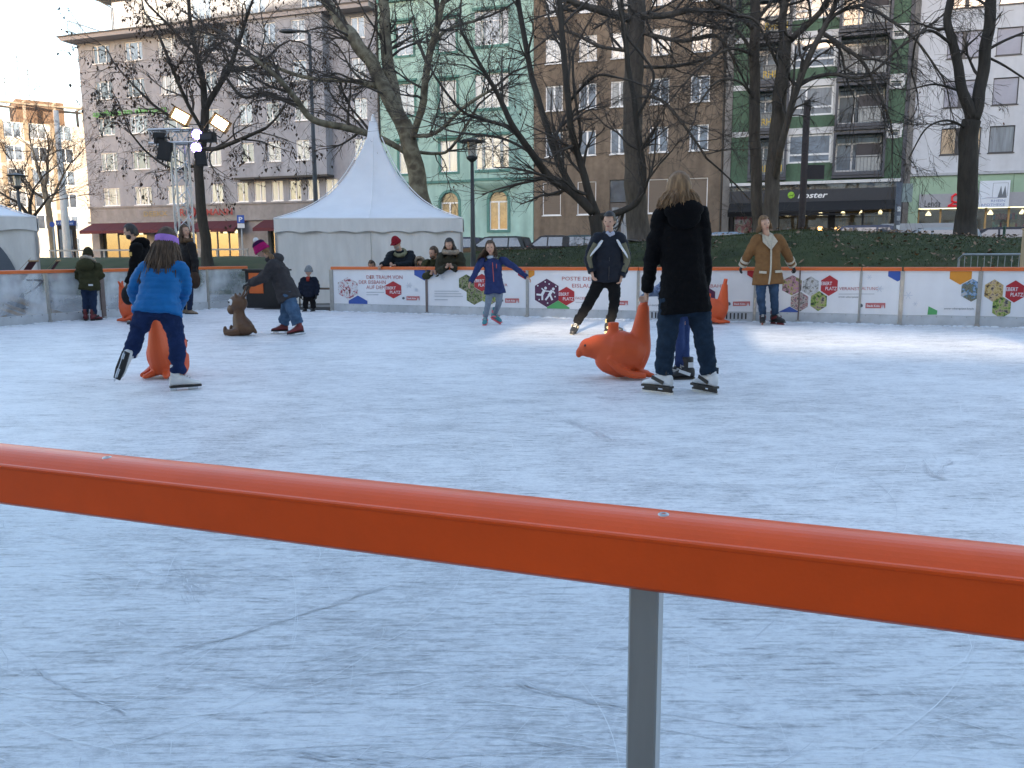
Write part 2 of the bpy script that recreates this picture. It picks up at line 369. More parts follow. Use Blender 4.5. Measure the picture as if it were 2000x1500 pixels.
# broken, scraped tracks seen in the photograph
for (pts2, w, cnt) in [([(300, 1285), (400, 1258), (470, 1240), (560, 1210), (640, 1185), (740, 1150)], .010, 150), ([(1090, 815), (1140, 835), (1200, 862)], .07, 120), ([(1805, 895), (1812, 915), (1818, 928), (1832, 932), (1845, 912), (1856, 902)], .02, 90), ([(60, 1300), (100, 1328), (150, 1355), (240, 1390)], .004, 70), ([(1000, 1330), (1080, 1355), (1150, 1370), (1230, 1385)], .02, 130), ([(350, 1110), (370, 1140), (380, 1170)], .05, 90), ([(1340, 945), (1500, 955), (1620, 942)], .05, 110), ([(560, 1470), (640, 1480), (760, 1500)], .02, 80)]:
    q = [at_z(*p) for p in pts2]
    for k in range(cnt):
        t = rs.random() * (len(q) - 1); i = min(len(q) - 2, int(t)); p = q[i].lerp(q[i+1], t - i); d = q[i+1] - q[i]; aa = math.atan2(d.y, d.x)
        mark(p.x + rs.gauss(0, w*.5), p.y + rs.gauss(0, w*.5), aa + rs.gauss(0, .15), .015 + .05 * rs.random() * p.y * .4, rs.gauss(0, 1), (.0006 + .0012 * rs.random()) * (.55 + .18 * p.y), 1 if rs.random() < .85 else 0)
tag(mb.obj('skate_marks', [m_frost, m_cut]), 'fine skate scratches and ice dust over the rink', 'scratches', kind='stuff')

# ---- grass on the bank and fallen leaves
m_grass = RAMPMAT('grass_blade', [(0.028, 0.042, 0.010), (0.046, 0.064, 0.016), (0.07, 0.085, 0.028)], 3.0, 0.8)
mb = MB(); rs = random.Random(5); V = []; Fc = []
def blades(n, x0, x1, d0, d1):
    for k in range(n):
        x = x0 + (x1 - x0) * rs.random(); y = bank_start(x) + d0 + (d1 - d0) * rs.random(); z = bank_z(x, y) - 0.01
        a = rs.random() * 6.28; h = 0.025 + 0.035 * rs.random(); w = 0.009; b = len(V); lx = rs.gauss(0, .03); ly = rs.gauss(0, .03)
        V.extend([(x - w*math.cos(a), y - w*math.sin(a), z), (x + w*math.cos(a), y + w*math.sin(a), z), (x + lx, y + ly, z + h)]); Fc.append((b, b+1, b+2))
blades(52000, -1.5, 13.5, 0.2, 10.5); blades(9000, -14, -5.5, 0, 4)
mb.add(V, Fc); tag(mb.obj('grass', m_grass), 'short dark grass covering the bank behind the rink', 'grass', kind='stuff')
m_leaf = RAMPMAT('dead_leaf', [(0.10, 0.06, 0.035), (0.20, 0.12, 0.07), (0.30, 0.21, 0.14)], 8.0, 0.8)
mb = MB(); V = []; Fc = []
for k in range(1500):
    x = rs.choice((rs.uniform(-1, 13.5), rs.gauss(9.6, 1.6))); y = bank_start(x) + 0.2 + 8.5 * rs.random(); z = bank_z(x, y) + 0.05 + .03*rs.random(); s = 0.025 + 0.04 * rs.random(); a = rs.random()*6.28; t = rs.gauss(0, .4); t2 = rs.gauss(0, .4)
    c, sn = math.cos(a), math.sin(a); b = len(V)
    for (p, q) in ((-1, 0), (0, -.6), (1, 0), (0, .6)): V.append((x + s*(p*c - q*sn), y + s*(p*sn + q*c), z + s*(p*t + q*t2)))
    Fc.append((b, b+1, b+2, b+3))
mb.add(V, Fc); tag(mb.obj('fallen_leaves', m_leaf), 'brown fallen leaves scattered on the grass bank', 'leaves', kind='stuff')
# ================================================================ HOUSES ALONG THE STREET
def wall_part(parent, u0, u1, z0, z1, mat, holes=(), y=0.0, depth=0.22, back=9.0, name='wall', arch=False):
    """wall with real openings (u0,u1,z0,z1 each), reveals, ends and flat roof"""
    mb = MB(); us = sorted({u0, u1, *[h[0] for h in holes], *[h[1] for h in holes]}); zs = sorted({z0, z1, *[h[2] for h in holes], *[h[3] for h in holes]})
    for a, b in zip(us, us[1:]):
        run = None
        for c, d in zip(zs, zs[1:]):
            mu, mz = (a+b)/2, (c+d)/2
            if any(h[0] < mu < h[1] and h[2] < mz < h[3] for h in holes): continue
            mb.quad((a, y, c), (b, y, c), (b, y, d), (a, y, d))
    for (a, b, c, d) in holes:
        e = y + depth
        mb.quad((a, y, c), (a, e, c), (b, e, c), (b, y, c)); mb.quad((a, y, d), (b, y, d), (b, e, d), (a, e, d))
        mb.quad((a, y, c), (a, y, d), (a, e, d), (a, e, c)); mb.quad((b, y, c), (b, e, c), (b, e, d), (b, y, d))
    if back:
        e = y + back
        mb.quad((u0, e, z0), (u0, y, z0), (u0, y, z1), (u0, e, z1)); mb.quad((u1, y, z0), (u1, e, z0), (u1, e, z1), (u1, y, z1)); mb.quad((u0, y, z1), (u1, y, z1), (u1, e, z1), (u0, e, z1)); mb.quad((u1, e, z0), (u0, e, z0), (u0, e, z1), (u1, e, z1))
    return mb.obj(name, mat, parent)
m_wframe = P('white_frame', (0.78, 0.79, 0.80), 0.45, 0.08, 10)
m_dframe = P('dark_frame', (0.06, 0.06, 0.065), 0.4, 0.1, 10)
PANES = [GLASS('pane_dark', (0.055, 0.068, 0.09), 0.13), GLASS('pane_sky_tint', (0.15, 0.19, 0.25), 0.15), GLASS('pane_curtain', (0.36, 0.37, 0.37), 0.08, var=0.3, fold=1), GLASS('pane_dim_curtain', (0.20, 0.22, 0.25), 0.12, var=0.35, fold=1)]  # bluish base colours: sky reflection painted into the panes and dim curtains
rw = random.Random(11)
WT = {}
def wtype(key, w, h, mull=(), trans=(), fm=None, fw=0.07, sill=0.08, mw=None):
    fm = fm or m_wframe; mw = mw or fw
    mb = MB(); y0, y1 = 0.07, 0.14
    mb.box(-w/2, -w/2+fw, y0, y1, 0, h); mb.box(w/2-fw, w/2, y0, y1, 0, h); mb.box(-w/2+fw, w/2-fw, y0, y1, 0, fw); mb.box(-w/2+fw, w/2-fw, y0, y1, h-fw, h)
    for t in mull: x = -w/2 + t*w; mb.box(x-mw/2, x+mw/2, y0-.01, y1-.01, fw, h-fw)
    for t in trans: mb.box(-w/2+fw, w/2-fw, y0-.005, y1-.005, t*h-fw/2, t*h+fw/2)
    if sill: mb.box(-w/2-.05, w/2+.05, -sill, y0-.002, -.06, -.003)
    f = mb.mesh('window'); f.materials.append(fm)
    mb = MB(); mb.box(-w/2+.02, w/2-.02, .10, .115, .02, h-.02); p = mb.mesh('pane'); p.materials.append(PANES[0])
    WT[key] = (f, p, w, h)
def win(parent, key, u, z, y=0.0, pane=None):
    f, p, w, h = WT[key]
    o = bpy.data.objects.new('window', f); COL.objects.link(o); o.parent = parent; o.location = (u, y, z)
    q = bpy.data.objects.new('pane', p); COL.objects.link(q); q.parent = o
    set_mat(q, PANES[rw.choices([0, 1, 2, 3], [3, 4, 2, 2])[0] if pane is None else pane]); return o
def hole(key, u, z): w, h = WT[key][2], WT[key][3]; return (u-w/2, u+w/2, z, z+h)
BASE = 0.84
def house(name, label): return thing(name, label, 'building', FP, -TH)

# ---- brown house
m_brown = P('brown_render', (0.20, 0.155, 0.115), 0.9, 0.18, 3, 0.15, 60, stain=0.35)
wtype('brown', 1.2, 1.62, (.5,), fw=.075, mw=.13); wtype('brown_ground', 1.3, 2.2, fw=.06, sill=0.05); wtype('brown_base', 1.1, .75, fw=.07)
H = house('brown_house', 'brown rendered house with white two-part windows between mint house and green-panel house')
cols = [-2.2, .12, 2.3, 4.93, 7.5]; rows = [7.77, 10.8, 13.85, 16.9]
holes = [hole('brown', c, z) for c in cols for z in rows] + [hole('brown_ground', c, 3.86) for c in (-2.35, .12, 4.93, 7.5)] + [hole('brown_base', c, 1.75) for c in (-2.2, .12)] + [(1.7, 3.1, BASE, 6.1)]
wall_part(H, -3.64, 9.08, BASE, 22.5, m_brown, holes)
for c in cols:
    for z in rows: win(H, 'brown', c, z, pane=1 if rw.random() < .5 else None)
m_shut = P('roller_shutter', (0.17, 0.135, 0.105), 0.8, 0.1, 4, stretch=(.2, .2, 30))
for c in (-2.35, .12, 4.93, 7.5):
    f, p, w, h = WT['brown_ground']; o = bpy.data.objects.new('window', f); COL.objects.link(o); o.parent = H; o.location = (c, 0, 3.86)
    mb = MB()
    for k in range(17): mb.box(-w/2+.06, w/2-.06, .085+.006*(k % 2), .12, .06+k*.123, .06+k*.123+.119)
    mb.obj('roller_shutter', m_shut, o)
for c in (-2.2, .12): win(H, 'brown_base', c, 1.75, pane=0)
mb = MB(); mb.box(1.72, 3.08, .1, .16, BASE, 4.6); d = mb.obj('door', P('old_door', (.10, .085, .075), .6, .2, 5), H)
mb = MB(); mb.box(1.72, 3.08, .1, .14, 4.65, 6.08); mb.obj('pane', PANES[0], d)
mb = MB(); mb.box(1.85, 2.3, .09, .1, 1.9, 4.3); mb.box(2.5, 2.95, .09, .1, 1.9, 4.3); mb.obj('pane', PANES[3], d)
mb = MB(); mb.cyl((9.0, -.06, BASE), (9.0, -.06, 22.4), .05, 8); mb.obj('downpipe', P('dark_pipe', (.04, .035, .03), .5), H)
mb = MB(); mb.poly_xz([(-3.64, 22.5), (9.08, 22.5), (9.08, 22.9), (-3.64, 22.9)], -.4, 9); mb.obj('roof', P('roof_felt', (.08, .08, .085), .8), H)

# ---- mint green house
m_mint = P('mint_render', (0.37, 0.56, 0.50), 0.85, 0.08, 2, 0.1, 60, stain=0.25); m_trim = P('dark_mint_trim', (0.085, 0.22, 0.19), 0.7, 0.12, 4); m_plinth = P('green_plinth', (0.03, 0.12, 0.085), .7, .15, 4)
wtype('mint', 1.3, 2.15, (.5,), (.68,), fw=.07, sill=0); wtype('mint_bay', 1.5, 2.2, (.5,), (.7,), fw=.07, sill=0); wtype('mint_bay_side', .62, 2.2, (), (.7,), fw=.06, sill=0)
H = house('mint_green_house', 'mint green old house with arched ground floor windows behind the white tent')
rows = [7.05, 11.15, 15.25]; cols = [-13.25, -9.98]
AW, AZ, AH = 1.36, 2.93, 2.0
arch_u = [-13.3, -9.98, -6.25]
holes = [hole('mint', c, z) for c in cols for z in rows] + [(c-AW/2, c+AW/2, AZ, AZ+AH+AW/2) for c in arch_u] + [hole('mint', -6.4, 19.4), hole('mint', -9.98, 19.4), hole('mint', -13.25, 19.4)]
wall_part(H, -15.35, -3.66, BASE+1.0, 23, m_mint, holes)
for c in cols + [-6.4]:
    for z in (rows + [19.4] if c != -6.4 else [19.4]):
        win(H, 'mint', c, z, pane=rw.choice([0, 1, 1, 3]))
        mb = MB(); t = .16; w = .65
        mb.box(c-w-t, c-w, -.05, .02, z-t, z+2.15+t); mb.box(c+w, c+w+t, -.05, .02, z-t, z+2.15+t); mb.box(c-w, c+w, -.05, .02, z-t, z-.002); mb.box(c-w, c+w, -.05, .02, z+2.152, z+2.15+t+.1)
        mb.box(c-w-t-.1, c+w+t+.1, -.2, -.052, z+2.15+t, z+2.15+t+.14)
        mb.obj('window_surround', m_trim, H)
for c in arch_u:
    r = AW/2; zt = AZ+AH; n = 14
    arc = [(c+r*math.cos(math.pi*k/n), zt+r*math.sin(math.pi*k/n)) for k in range(n+1)]
    mb = MB()   # spandrels that turn the square opening into an arch
    for k in range(n):
        a, b = arc[k], arc[k+1]
        mb.quad((b[0], 0, b[1]), (a[0], 0, a[1]), (a[0], 0, zt+r+.001), (b[0], 0, zt+r+.001)); mb.quad((a[0], 0, a[1]), (b[0], 0, b[1]), (b[0], .2, b[1]), (a[0], .2, a[1]))
    mb.obj('arch_wall', m_mint, H)
    mb = MB(); t = .19; o_ = [(c+(r+t)*math.cos(math.pi*k/n), zt+(r+t)*math.sin(math.pi*k/n)) for k in range(n+1)]
    for k in range(n):
        q = [o_[k], o_[k+1], arc[k+1], arc[k]]; mb.add([(x, -.06, z) for x, z in q] + [(x, .02, z) for x, z in q], [(0,1,2,3),(7,6,5,4),(0,4,5,1),(1,5,6,2),(2,6,7,3),(3,7,4,0)])
    mb.box(c-r-t, c-r, -.06, .02, AZ-.18, zt); mb.box(c+r, c+r+t, -.06, .02, AZ-.18, zt); mb.box(c-r, c+r, -.06, .02, AZ-.18, AZ)
    mb.obj('window_surround', m_trim, H)
    w_ = MB(); f = .07
    w_.box(c-r, c-r+f, .1, .16, AZ, zt); w_.box(c+r-f, c+r, .1, .16, AZ, zt); w_.box(c-r+f, c+r-f, .1, .16, AZ, AZ+f); w_.box(c-r+f, c+r-f, .09, .15, zt-.1, zt); w_.box(c-.06, c+.06, .085, .14, AZ+f, zt-.1)
    wo_ = w_.obj('window', m_wframe, H)
    pm = GLASS('pane_amber_reflection', (.12, .10, .06), .04, var=.9, scale=3.5)  # amber reflection painted into the pane colour
    mb = MB(); mb.poly_xz([(c-r+.01, AZ+.01), (c+r-.01, AZ+.01)] + [(c+(r-.01)*math.cos(math.pi*k/n), zt+(r-.01)*math.sin(math.pi*k/n)) for k in range(n+1)], .12, .135); mb.obj('pane', pm, wo_)
# bay with its rounded foot
BU0, BU1, BY = -8.25, -4.55, -.75
bw = [hole('mint_bay', -6.4, z) for z in rows]; 
bay = wall_part(H, BU0+.6, BU1-.6, 6.45, 18.6, m_mint, bw + [hole('mint_bay_side', -7.3, z) for z in rows] + [hole('mint_bay_side', -5.5, z) for z in rows], y=BY, back=0, name='bay_wall')
mb = MB()
for s_, (a, b) in ((1, (BU0, BU0+.6)), (-1, (BU1-.6, BU1))):
    if s_ == 1: mb.quad((a, 0, 6.45), (b, BY, 6.45), (b, BY, 18.6), (a, 0, 18.6))
    else: mb.quad((a, BY, 6.45), (b, 0, 6.45), (b, 0, 18.6), (a, BY, 18.6))
mb.poly_xy([(BU0, 0), (BU0+.6, BY), (BU1-.6, BY), (BU1, 0)][::1], 18.6, 18.75)
mb.obj('bay_side', m_mint, bay)
mb = MB(); mb.loft([[(BU0-.05, .0, 6.45), (BU0+.55, BY-.06, 6.45), (BU1-.55, BY-.06, 6.45), (BU1+.05, .0, 6.45)], [(BU0-.05, .0, 6.28), (BU0+.55, BY-.06, 6.28), (BU1-.55, BY-.06, 6.28), (BU1+.05, .0, 6.28)][:4]], True); mb.obj('bay_ledge', m_trim, bay)
mb = MB(); rr = []
for k in range(6):
    t = k/5; s2 = math.cos(t*1.45); rr.append([(-6.4-(1.85*s2), 0, 6.28-.75*t), (-6.4-(1.25*s2), BY*s2, 6.28-.75*t), (-6.4+(1.25*s2), BY*s2, 6.28-.75*t), (-6.4+1.85*s2, 0, 6.28-.75*t)])
mb.loft(rr); mb.obj('bay_foot', m_mint, bay)
for z in rows:
    win(bay, 'mint_bay', -6.4, z, BY, 1); win(bay, 'mint_bay_side', -7.3, z, BY, 3); win(bay, 'mint_bay_side', -5.5, z, BY, 3)
    mb = MB(); mb.box(BU0+.55, BU1-.55, BY-.06, BY-.003, z-.22, z-.04); mb.obj('bay_band', m_trim, bay); mb = MB(); mb.box(BU0+.5, BU1-.5, BY-.1, BY-.003, z+2.26, z+2.44); mb.obj('bay_band', m_trim, bay)
for (a, b, c, d, y_) in ((-15.35, BU0-.06, 6.28, 6.46, -.12), (BU1+.06, -3.66, 6.28, 6.46, -.12), (-15.35, -3.66, 18.9, 19.15, -.2)): mb = MB(); mb.box(a, b, y_, -.003, c, d); mb.obj('cornice', m_trim, H)
mb = MB(); mb.box(-15.35, -3.66, -.08, 9, BASE, BASE+.999); mb.obj('plinth', m_plinth, H)
mb = MB(); mb.box(-4.05, -3.68, -.08, -.003, BASE+1.0, 6.25); mb.obj('pilaster', m_mint, H)
mb = MB(); mb.cyl((-15.42, -.1, BASE), (-15.42, -.1, 22.4), .06, 8); mb.obj('downpipe', MATS['dark_pipe'], H)
mb = MB(); mb.box(-15.35, -3.66, -.4, 9, 23, 23.4); mb.obj('roof', MATS['roof_felt'], H)

# ---- long grey house with penthouse, awnings and shops
m_grey = P('lilac_grey_render', (0.31, 0.325, 0.365), 0.9, 0.10, 3, 0.12, 60, stain=0.20); m_stone = P('stone_band', (0.25, 0.245, 0.25), 0.8, 0.15, 2.5, 0.15, 20, stain=0.2)
wtype('grey', 1.72, 1.42, (.27, .76), fw=.06, mw=.1, sill=.1); wtype('grey_small', 1.15, 1.45, (.5,), fw=.07, mw=.1); wtype('grey_narrow', 1.05, 1.5, (.55,), fw=.07, mw=.1); wtype('grey_pent', 1.9, 2.0, (.33, .66), fw=.07)
H = house('grey_corner_house', 'long lilac-grey house with set-back penthouse and dark red shop awnings')
rows = [5.4, 8.25, 11.1, 13.93, 16.75]
c1 = [-40.6, -37.3, -34.0, -30.9]; c3 = [-26.3, -23.9, -21.4]; c4 = [-17.0]
holes = [hole('grey', c, z) for c in c1[:3] for z in rows] + [hole('grey_small', -30.0, z) for z in rows] + [hole('grey_small', -17.0, z) for z in rows] + [hole('grey_narrow', c, rows[0]) for c in (-27.6, -26.0, -24.4, -22.8, -21.2, -19.6)] + [(-42.2, -37.2, BASE, 3.35), (-36.4, -32.2, BASE, 3.35), (-31.6, -28.2, BASE, 3.35), (-25.4, -20.6, BASE, 3.35)]
wall_part(H, -43.0, -15.48, 5.3, 18.5, m_grey, [h for h in holes if h[2] > 5], back=12)
wall_part(H, -43.0, -15.48, BASE, 5.297, m_stone, [h for h in holes if h[2] < 5], y=-.04, depth=.6, back=12, name='ground_floor_wall')
for z in rows:
    for c in c1[:3]: win(H, 'grey', c, z, pane=2 if (z == rows[0]) else None)
    win(H, 'grey_small', -30.0, z); win(H, 'grey_small', -17.0, z)
for c in (-27.6, -26.0, -24.4, -22.8, -21.2, -19.6): win(H, 'grey_narrow', c, rows[0], pane=rw.choice([0, 2]))
b0 = [hole('grey_small', c, z) for c in c3 for z in rows[1:]]
bay = wall_part(H, -27.6, -19.4, 7.15, 18.5, m_grey, b0, y=-.9, back=.899, name='bay_wall')
for c in c3:
    for z in rows[1:]: win(bay, 'grey_small', c, z, -.9)
mb = MB(); mb.box(-27.65, -19.35, -.95, -.005, 7.0, 7.147); mb.obj('bay_soffit', P('dark_soffit', (.06, .055, .05), .8), bay)
mb = MB(); mb.box(-43.1, -15.48, -.12, -.045, 5.2, 5.34); mb.box(-43.1, -15.48, -.25, -.045, 3.95, 4.1); mb.obj('string_course', m_stone, H)
mb = MB(); mb.poly_xz([(-43.6, 18.503), (-15.48, 18.503), (-15.48, 18.8), (-43.9, 18.8)], -1.1, 12.2); mb.obj('cornice', P('cornice_grey', (.30, .28, .28), .8, .1), H)
mb = MB(); mb.box(-43.95, -15.48, -1.16, 12.3, 18.802, 18.9); mb.obj('gutter', P('gutter_dark', (.07, .065, .06), .6), H)
pw = [hole('grey_pent', c, 19.3) for c in (-36.3, -31.5, -26.5, -21.5)]
wall_part(H, -40.3, -15.6, 18.903, 22.0, m_grey, pw, y=1.2, back=9, name='penthouse_wall')
for c in (-36.3, -31.5, -26.5, -21.5): win(H, 'grey_pent', c, 19.3, 1.2)
mb = MB(); mb.poly_xz([(-40.3, 22.003), (-15.5, 22.003), (-15.5, 22.45), (-42.6, 22.45), (-42.6, 22.3)], -.9, 11); mb.obj('roof', P('roof_edge', (.26, .25, .25), .8), H)
mb = MB(); mb.box(-42.7, -15.5, -.97, 11.1, 22.452, 22.55); mb.obj('roof_covering', MATS['gutter_dark'], H)
mb = MB(); m_rail = P('railing_steel', (.30, .33, .35), .4, .1, metal=.6)
for k in range(19): x = -43.3 + k*.155; mb.box(x, x+.025, -.6, -.575, 18.9, 20.15)
for k in range(30): y = -.55 + k*.18; mb.box(-43.3, -43.275, y, y+.025, 18.9, 20.15)
mb.box(-43.32, -40.4, -.61, -.565, 20.15, 20.2); mb.box(-43.32, -43.26, -.56, 5, 20.15, 20.2); mb.obj('railing', m_rail, H)
mb = MB(); mb.cyl((-40.2, 1.0, 18.9), (-40.2, 1.0, 21.3), .05, 8); mb.tube([(-40.2, 1.0, 21.3), (-41.2, -.4, 22.0), (-41.4, -.85, 22.3)], .05, 8); mb.obj('downpipe', MATS['gutter_dark'], H)
m_green_sign = P('green_letters', (.13, .40, .10), .5, .1)
text_fit('apotheke am ebertplatz', -41.9, -34.3, 12.62, -.06, m_green_sign, H, h=.5, bold=.02)
text_fit('R', -33.5, -32.95, 4.42, -.3, P('red_letters', (.24, .02, .022), .5, .1), H, h=.55, bold=.03); text_fit('SSMANN', -31.75, -28.4, 4.42, -.3, MATS['red_letters'], H, h=.5, bold=.03)
mb = MB(); mb.tube([(-32.35+.38*math.cos(k*math.pi/8), -.3, 4.68+.38*math.sin(k*math.pi/8)) for k in range(17)], .1, 6); mb.obj('round_emblem', MATS['red_letters'], H)
text_fit('DEEKX', -37.3, -34.9, 4.45, -.1, P('brass_letters', (.30, .22, .08), .4, .1), H, h=.42)
m_awn = P('burgundy_awning', (.085, .018, .026), .85, .15, 6)
m_shopglow = EM('shop_lamp', (1, .75, .42), .6)
def shop(parent, u0, u1, z1, glow=True, items=None, back=3.0, tint=(0.4, .33, .22), lamps=3, y0=.5):
    mb = MB(); y = y0
    mb.quad((u0, y+back, BASE), (u1, y+back, BASE), (u1, y+back, z1), (u0, y+back, z1)); mb.quad((u0, y, BASE+.005), (u1, y, BASE+.005), (u1, y+back, BASE+.005), (u0, y+back, BASE+.005))
    mb.quad((u0, y, z1-.003), (u0, y+back, z1-.003), (u1, y+back, z1-.003), (u1, y, z1-.003)); mb.quad((u0, y, BASE), (u0, y, z1), (u0, y+back, z1), (u0, y+back, BASE)); mb.quad((u1, y, BASE), (u1, y+back, BASE), (u1, y+back, z1), (u1, y, z1))
    room = mb.obj('shop_interior', P('shop_wall_%d' % int(tint[0]*100), tint, .8, .15, 2), parent)
    for k in range(lamps):
        x = u0 + (u1-u0)*(k+.5)/lamps; mb = MB(); mb.lathe((x, y+back*.5, z1-.3), [(.03, .28), (.16, .08), (.16, 0)][::-1], 10); mb.obj('ceiling_lamp', m_shopglow, room)
    return room
m_clear = bpy.data.materials.new('shop_glass'); m_clear.use_nodes = True
def clear_nodes(m, refl, tint=(1,1,1), rough=.02):
    nt = m.node_tree; N = nt.nodes; L = nt.links; t = N.new('ShaderNodeBsdfTransparent'); t.inputs[0].default_value = (*tint, 1); g = N.new('ShaderNodeBsdfGlossy'); g.inputs['Roughness'].default_value = rough
    mx = N.new('ShaderNodeMixShader'); mx.inputs[0].default_value = refl; L.new(t.outputs[0], mx.inputs[1]); L.new(g.outputs[0], mx.inputs[2]); L.new(mx.outputs[0], N['Material Output'].inputs[0])
clear_nodes(m_clear, .16, (.9, .95, .95))
def shopfront(parent, u0, u1, z1, n, y=.3, fm=None):
    fm = fm or m_dframe
    for k in range(n):
        a = u0 + (u1-u0)*k/n; b = u0 + (u1-u0)*(k+1)/n; mb = MB(); f = .06
        mb.box(a, a+f, y-.04, y+.04, BASE+.02, z1); mb.box(b-f, b, y-.04, y+.04, BASE+.02, z1); mb.box(a+f, b-f, y-.04, y+.04, BASE+.02, BASE+.3); mb.box(a+f, b-f, y-.04, y+.04, z1-f, z1)
        w = mb.obj('shop_window', fm, parent); mb = MB(); mb.box(a+f, b-f, y-.006, y+.006, BASE+.3, z1-f); mb.obj('pane', m_clear, w)
for (a, b, lit) in ((-42.2, -37.2, 1), (-36.4, -32.2, 1), (-31.6, -28.2, 1), (-25.4, -20.6, 0)):
    shop(H, a, b, 3.35, tint=(.26, .21, .12) if lit else (.1, .08, .07), lamps=3 if lit else 1, y0=.57); shopfront(H, a, b, 3.35, 3, y=.35)  # lit shops: warm glow put into a lighter wall colour
for (a, b) in ((-42.6, -33.0), (-31.8, -27.2), (-25.6, -20.4)):
    n = max(2, int((b-a)/2.4)); w = (b-a)/n
    for k in range(n):
        p, q = a+w*k, a+w*(k+1)-.03; mb = MB()
        mb.add([(p, -.09, 4.0), (q, -.09, 4.0), (q, -1.7, 3.3), (p, -1.7, 3.3), (q, -1.7, 3.05), (p, -1.7, 3.05), (p, -.09, 3.94), (q, -.09, 3.94), (q, -1.67, 3.26), (p, -1.67, 3.26)], [(3,2,1,0),(5,4,2,3),(9,6,7,8),(0,6,9,3),(1,2,8,7)])
        mb.obj('awning', m_awn, H)

# ---- green-panel house with white bands and boxed balconies
m_gpan = P('green_mosaic', (.075, .14, .085), .7, .2, 8, .15, 50, stain=.2); m_wband = P('white_band', (.62, .62, .62), .6, .08, 4, stain=.08); m_conc = P('concrete_pier', (.20, .19, .18), .85, .2, 3, .2, 30, stain=.25); m_slate = P('slate_grey_metal', (.065, .07, .085), .5, .1, 6)
wtype('gw_mid', 2.5, 1.72, (.37,), (.3,), fw=.11, sill=0); wtype('gw_small', .62, .3, fw=.05, sill=0); wtype('gw_balcony', 2.3, 1.9, (.36,), (.78,), fw=.09, sill=0)
H = house('green_panel_house', 'post-war house with dark green panels white bands and boxed balconies above a black shopfront')
fl = [5.82, 8.65, 11.48, 14.31, 17.14]     # bottom of each storey (white band top of the storey below)
holes = []
for z in fl: holes += [hole('gw_mid', 14.25, z+.9), hole('gw_small', 18.95, z+2.28)]; holes += [(10.75, 12.85, z+.2, z+2.55), (15.75, 18.45, z+.2, z+2.55)]
wall_part(H, 9.55, 19.5, 5.6, 22.5, m_gpan, holes, depth=.9)
for z in fl:
    mb = MB()
    for (a, b) in ((9.56, 10.72), (10.72, 12.88), (12.88, 15.62), (15.62, 18.5)): mb.box(a+.004, b-.004, -.05, -.003, z+2.64, z+3.02 if a > 12 else z+2.95)
    mb.box(18.504, 19.46, -.05, -.003, z+2.62, z+3.02); mb.box(12.88, 13.0, -.05, -.003, z+.85, z+2.64); mb.box(15.5, 15.62, -.05, -.003, z+.85, z+2.64); mb.box(18.55, 18.63, -.05, -.003, z+2.2, z+2.62); mb.box(19.27, 19.42, -.05, -.003, z+2.2, z+2.62); mb.box(18.63, 19.27, -.05, -.003, z+2.16, z+2.27)
    mb.obj('white_band', m_wband, H)
    win(H, 'gw_mid', 14.25, z+.9, pane=rw.choice([1, 1, 3])); win(H, 'gw_small', 18.95, z+2.28, pane=0)
    for bi, (a, b) in enumerate(((10.62, 12.92), (15.62, 18.55))):
        mb = MB(); t = .14; y0, y1 = -.42, -.003      # projecting slate frame
        mb.box(a, a+t, y0, y1, z+.06, z+2.62); mb.box(b-t, b, y0, y1, z+.06, z+2.62); mb.box(a+t, b-t, y0, y1, z+2.48, z+2.62); mb.box(a+t, b-t, y0, y1, z+.06, z+.2); mb.box(a-.02, b+.02, y0+.05, y1, z-.1, z+.057)
        bal = mb.obj('balcony', m_slate, H)
        mb = MB(); mb.box(a+t, b-t, y0+.05, y0+.08, z+.2, z+.26); mb.box(a+t, b-t, y0+.05, y0+.08, z+1.1, z+1.14)
        for k in range(14): x = a+t+.06+k*((b-a-2*t-.1)/13); mb.box(x-.008, x+.008, y0+.055, y0+.075, z+.26, z+1.1)
        mb.obj('railing', m_slate, bal)
        mb = MB()
        if bi: x0, x1 = a+.45*(b-a), b-t-.12
        else: x0, x1 = a+.3*(b-a), b-t-.06
        mb.box(x0, x1, y0+.085, y0+.1, z+.3, z+1.2); mb.obj('privacy_sheet', P('balcony_sheet', (.36, .37, .36), .6, .1) if bi else P('balcony_glass_sheet', (.20, .22, .22), .4, .2), bal)
        if bi: 
            mb = MB(); mb.box(x0, x1, .2, .215, z+1.25, z+1.95); mb.obj('awning', P('grey_awning', (.075, .07, .075), .8), bal)
        else:
            text_fit('RHEIN', x0+.05, x1-.05, z+.42, y0+.078, P('yellow_letters', (.62, .42, .03), .5, .1), bal, h=.42, bold=.01)
        f, p, w, h = WT['gw_balcony']; o = bpy.data.objects.new('window', f); COL.objects.link(o); o.parent = bal; o.location = ((a+b)/2, .6, z+.35); o.scale = ((b-a-.3)/w, 1, 1.12)
        q = bpy.data.objects.new('pane', p); COL.objects.link(q); q.parent = o; set_mat(q, PANES[rw.choice([0, 1, 1, 2])])
        mb = MB(); mb.quad((a, .85, z+.1), (b, .85, z+.1), (b, .85, z+2.62), (a, .85, z+2.62)); mb.obj('balcony_back_wall', m_wband, bal)
mb = MB(); mb.box(9.1, 9.54, -.12, 9, BASE, 22.5); mb.box(19.72, 20.03, -.12, 9, BASE, 22.5); mb.obj('concrete_pier', m_conc, H)
mb = MB(); mb.box(19.503, 19.717, -.06, 9, BASE, 22.5); mb.obj('slate_joint', m_slate, H)
mb = MB(); mb.box(9.55, 19.5, -.35, .9, 5.42, 5.597); mb.obj('canopy_edge', m_wband, H)
mb = MB(); mb.box(9.55, 19.5, -.3, -.2, 4.36, 5.1); fas = mb.obj('shop_fascia', P('anthracite_fascia', (.03, .034, .042), .5, .1), H)
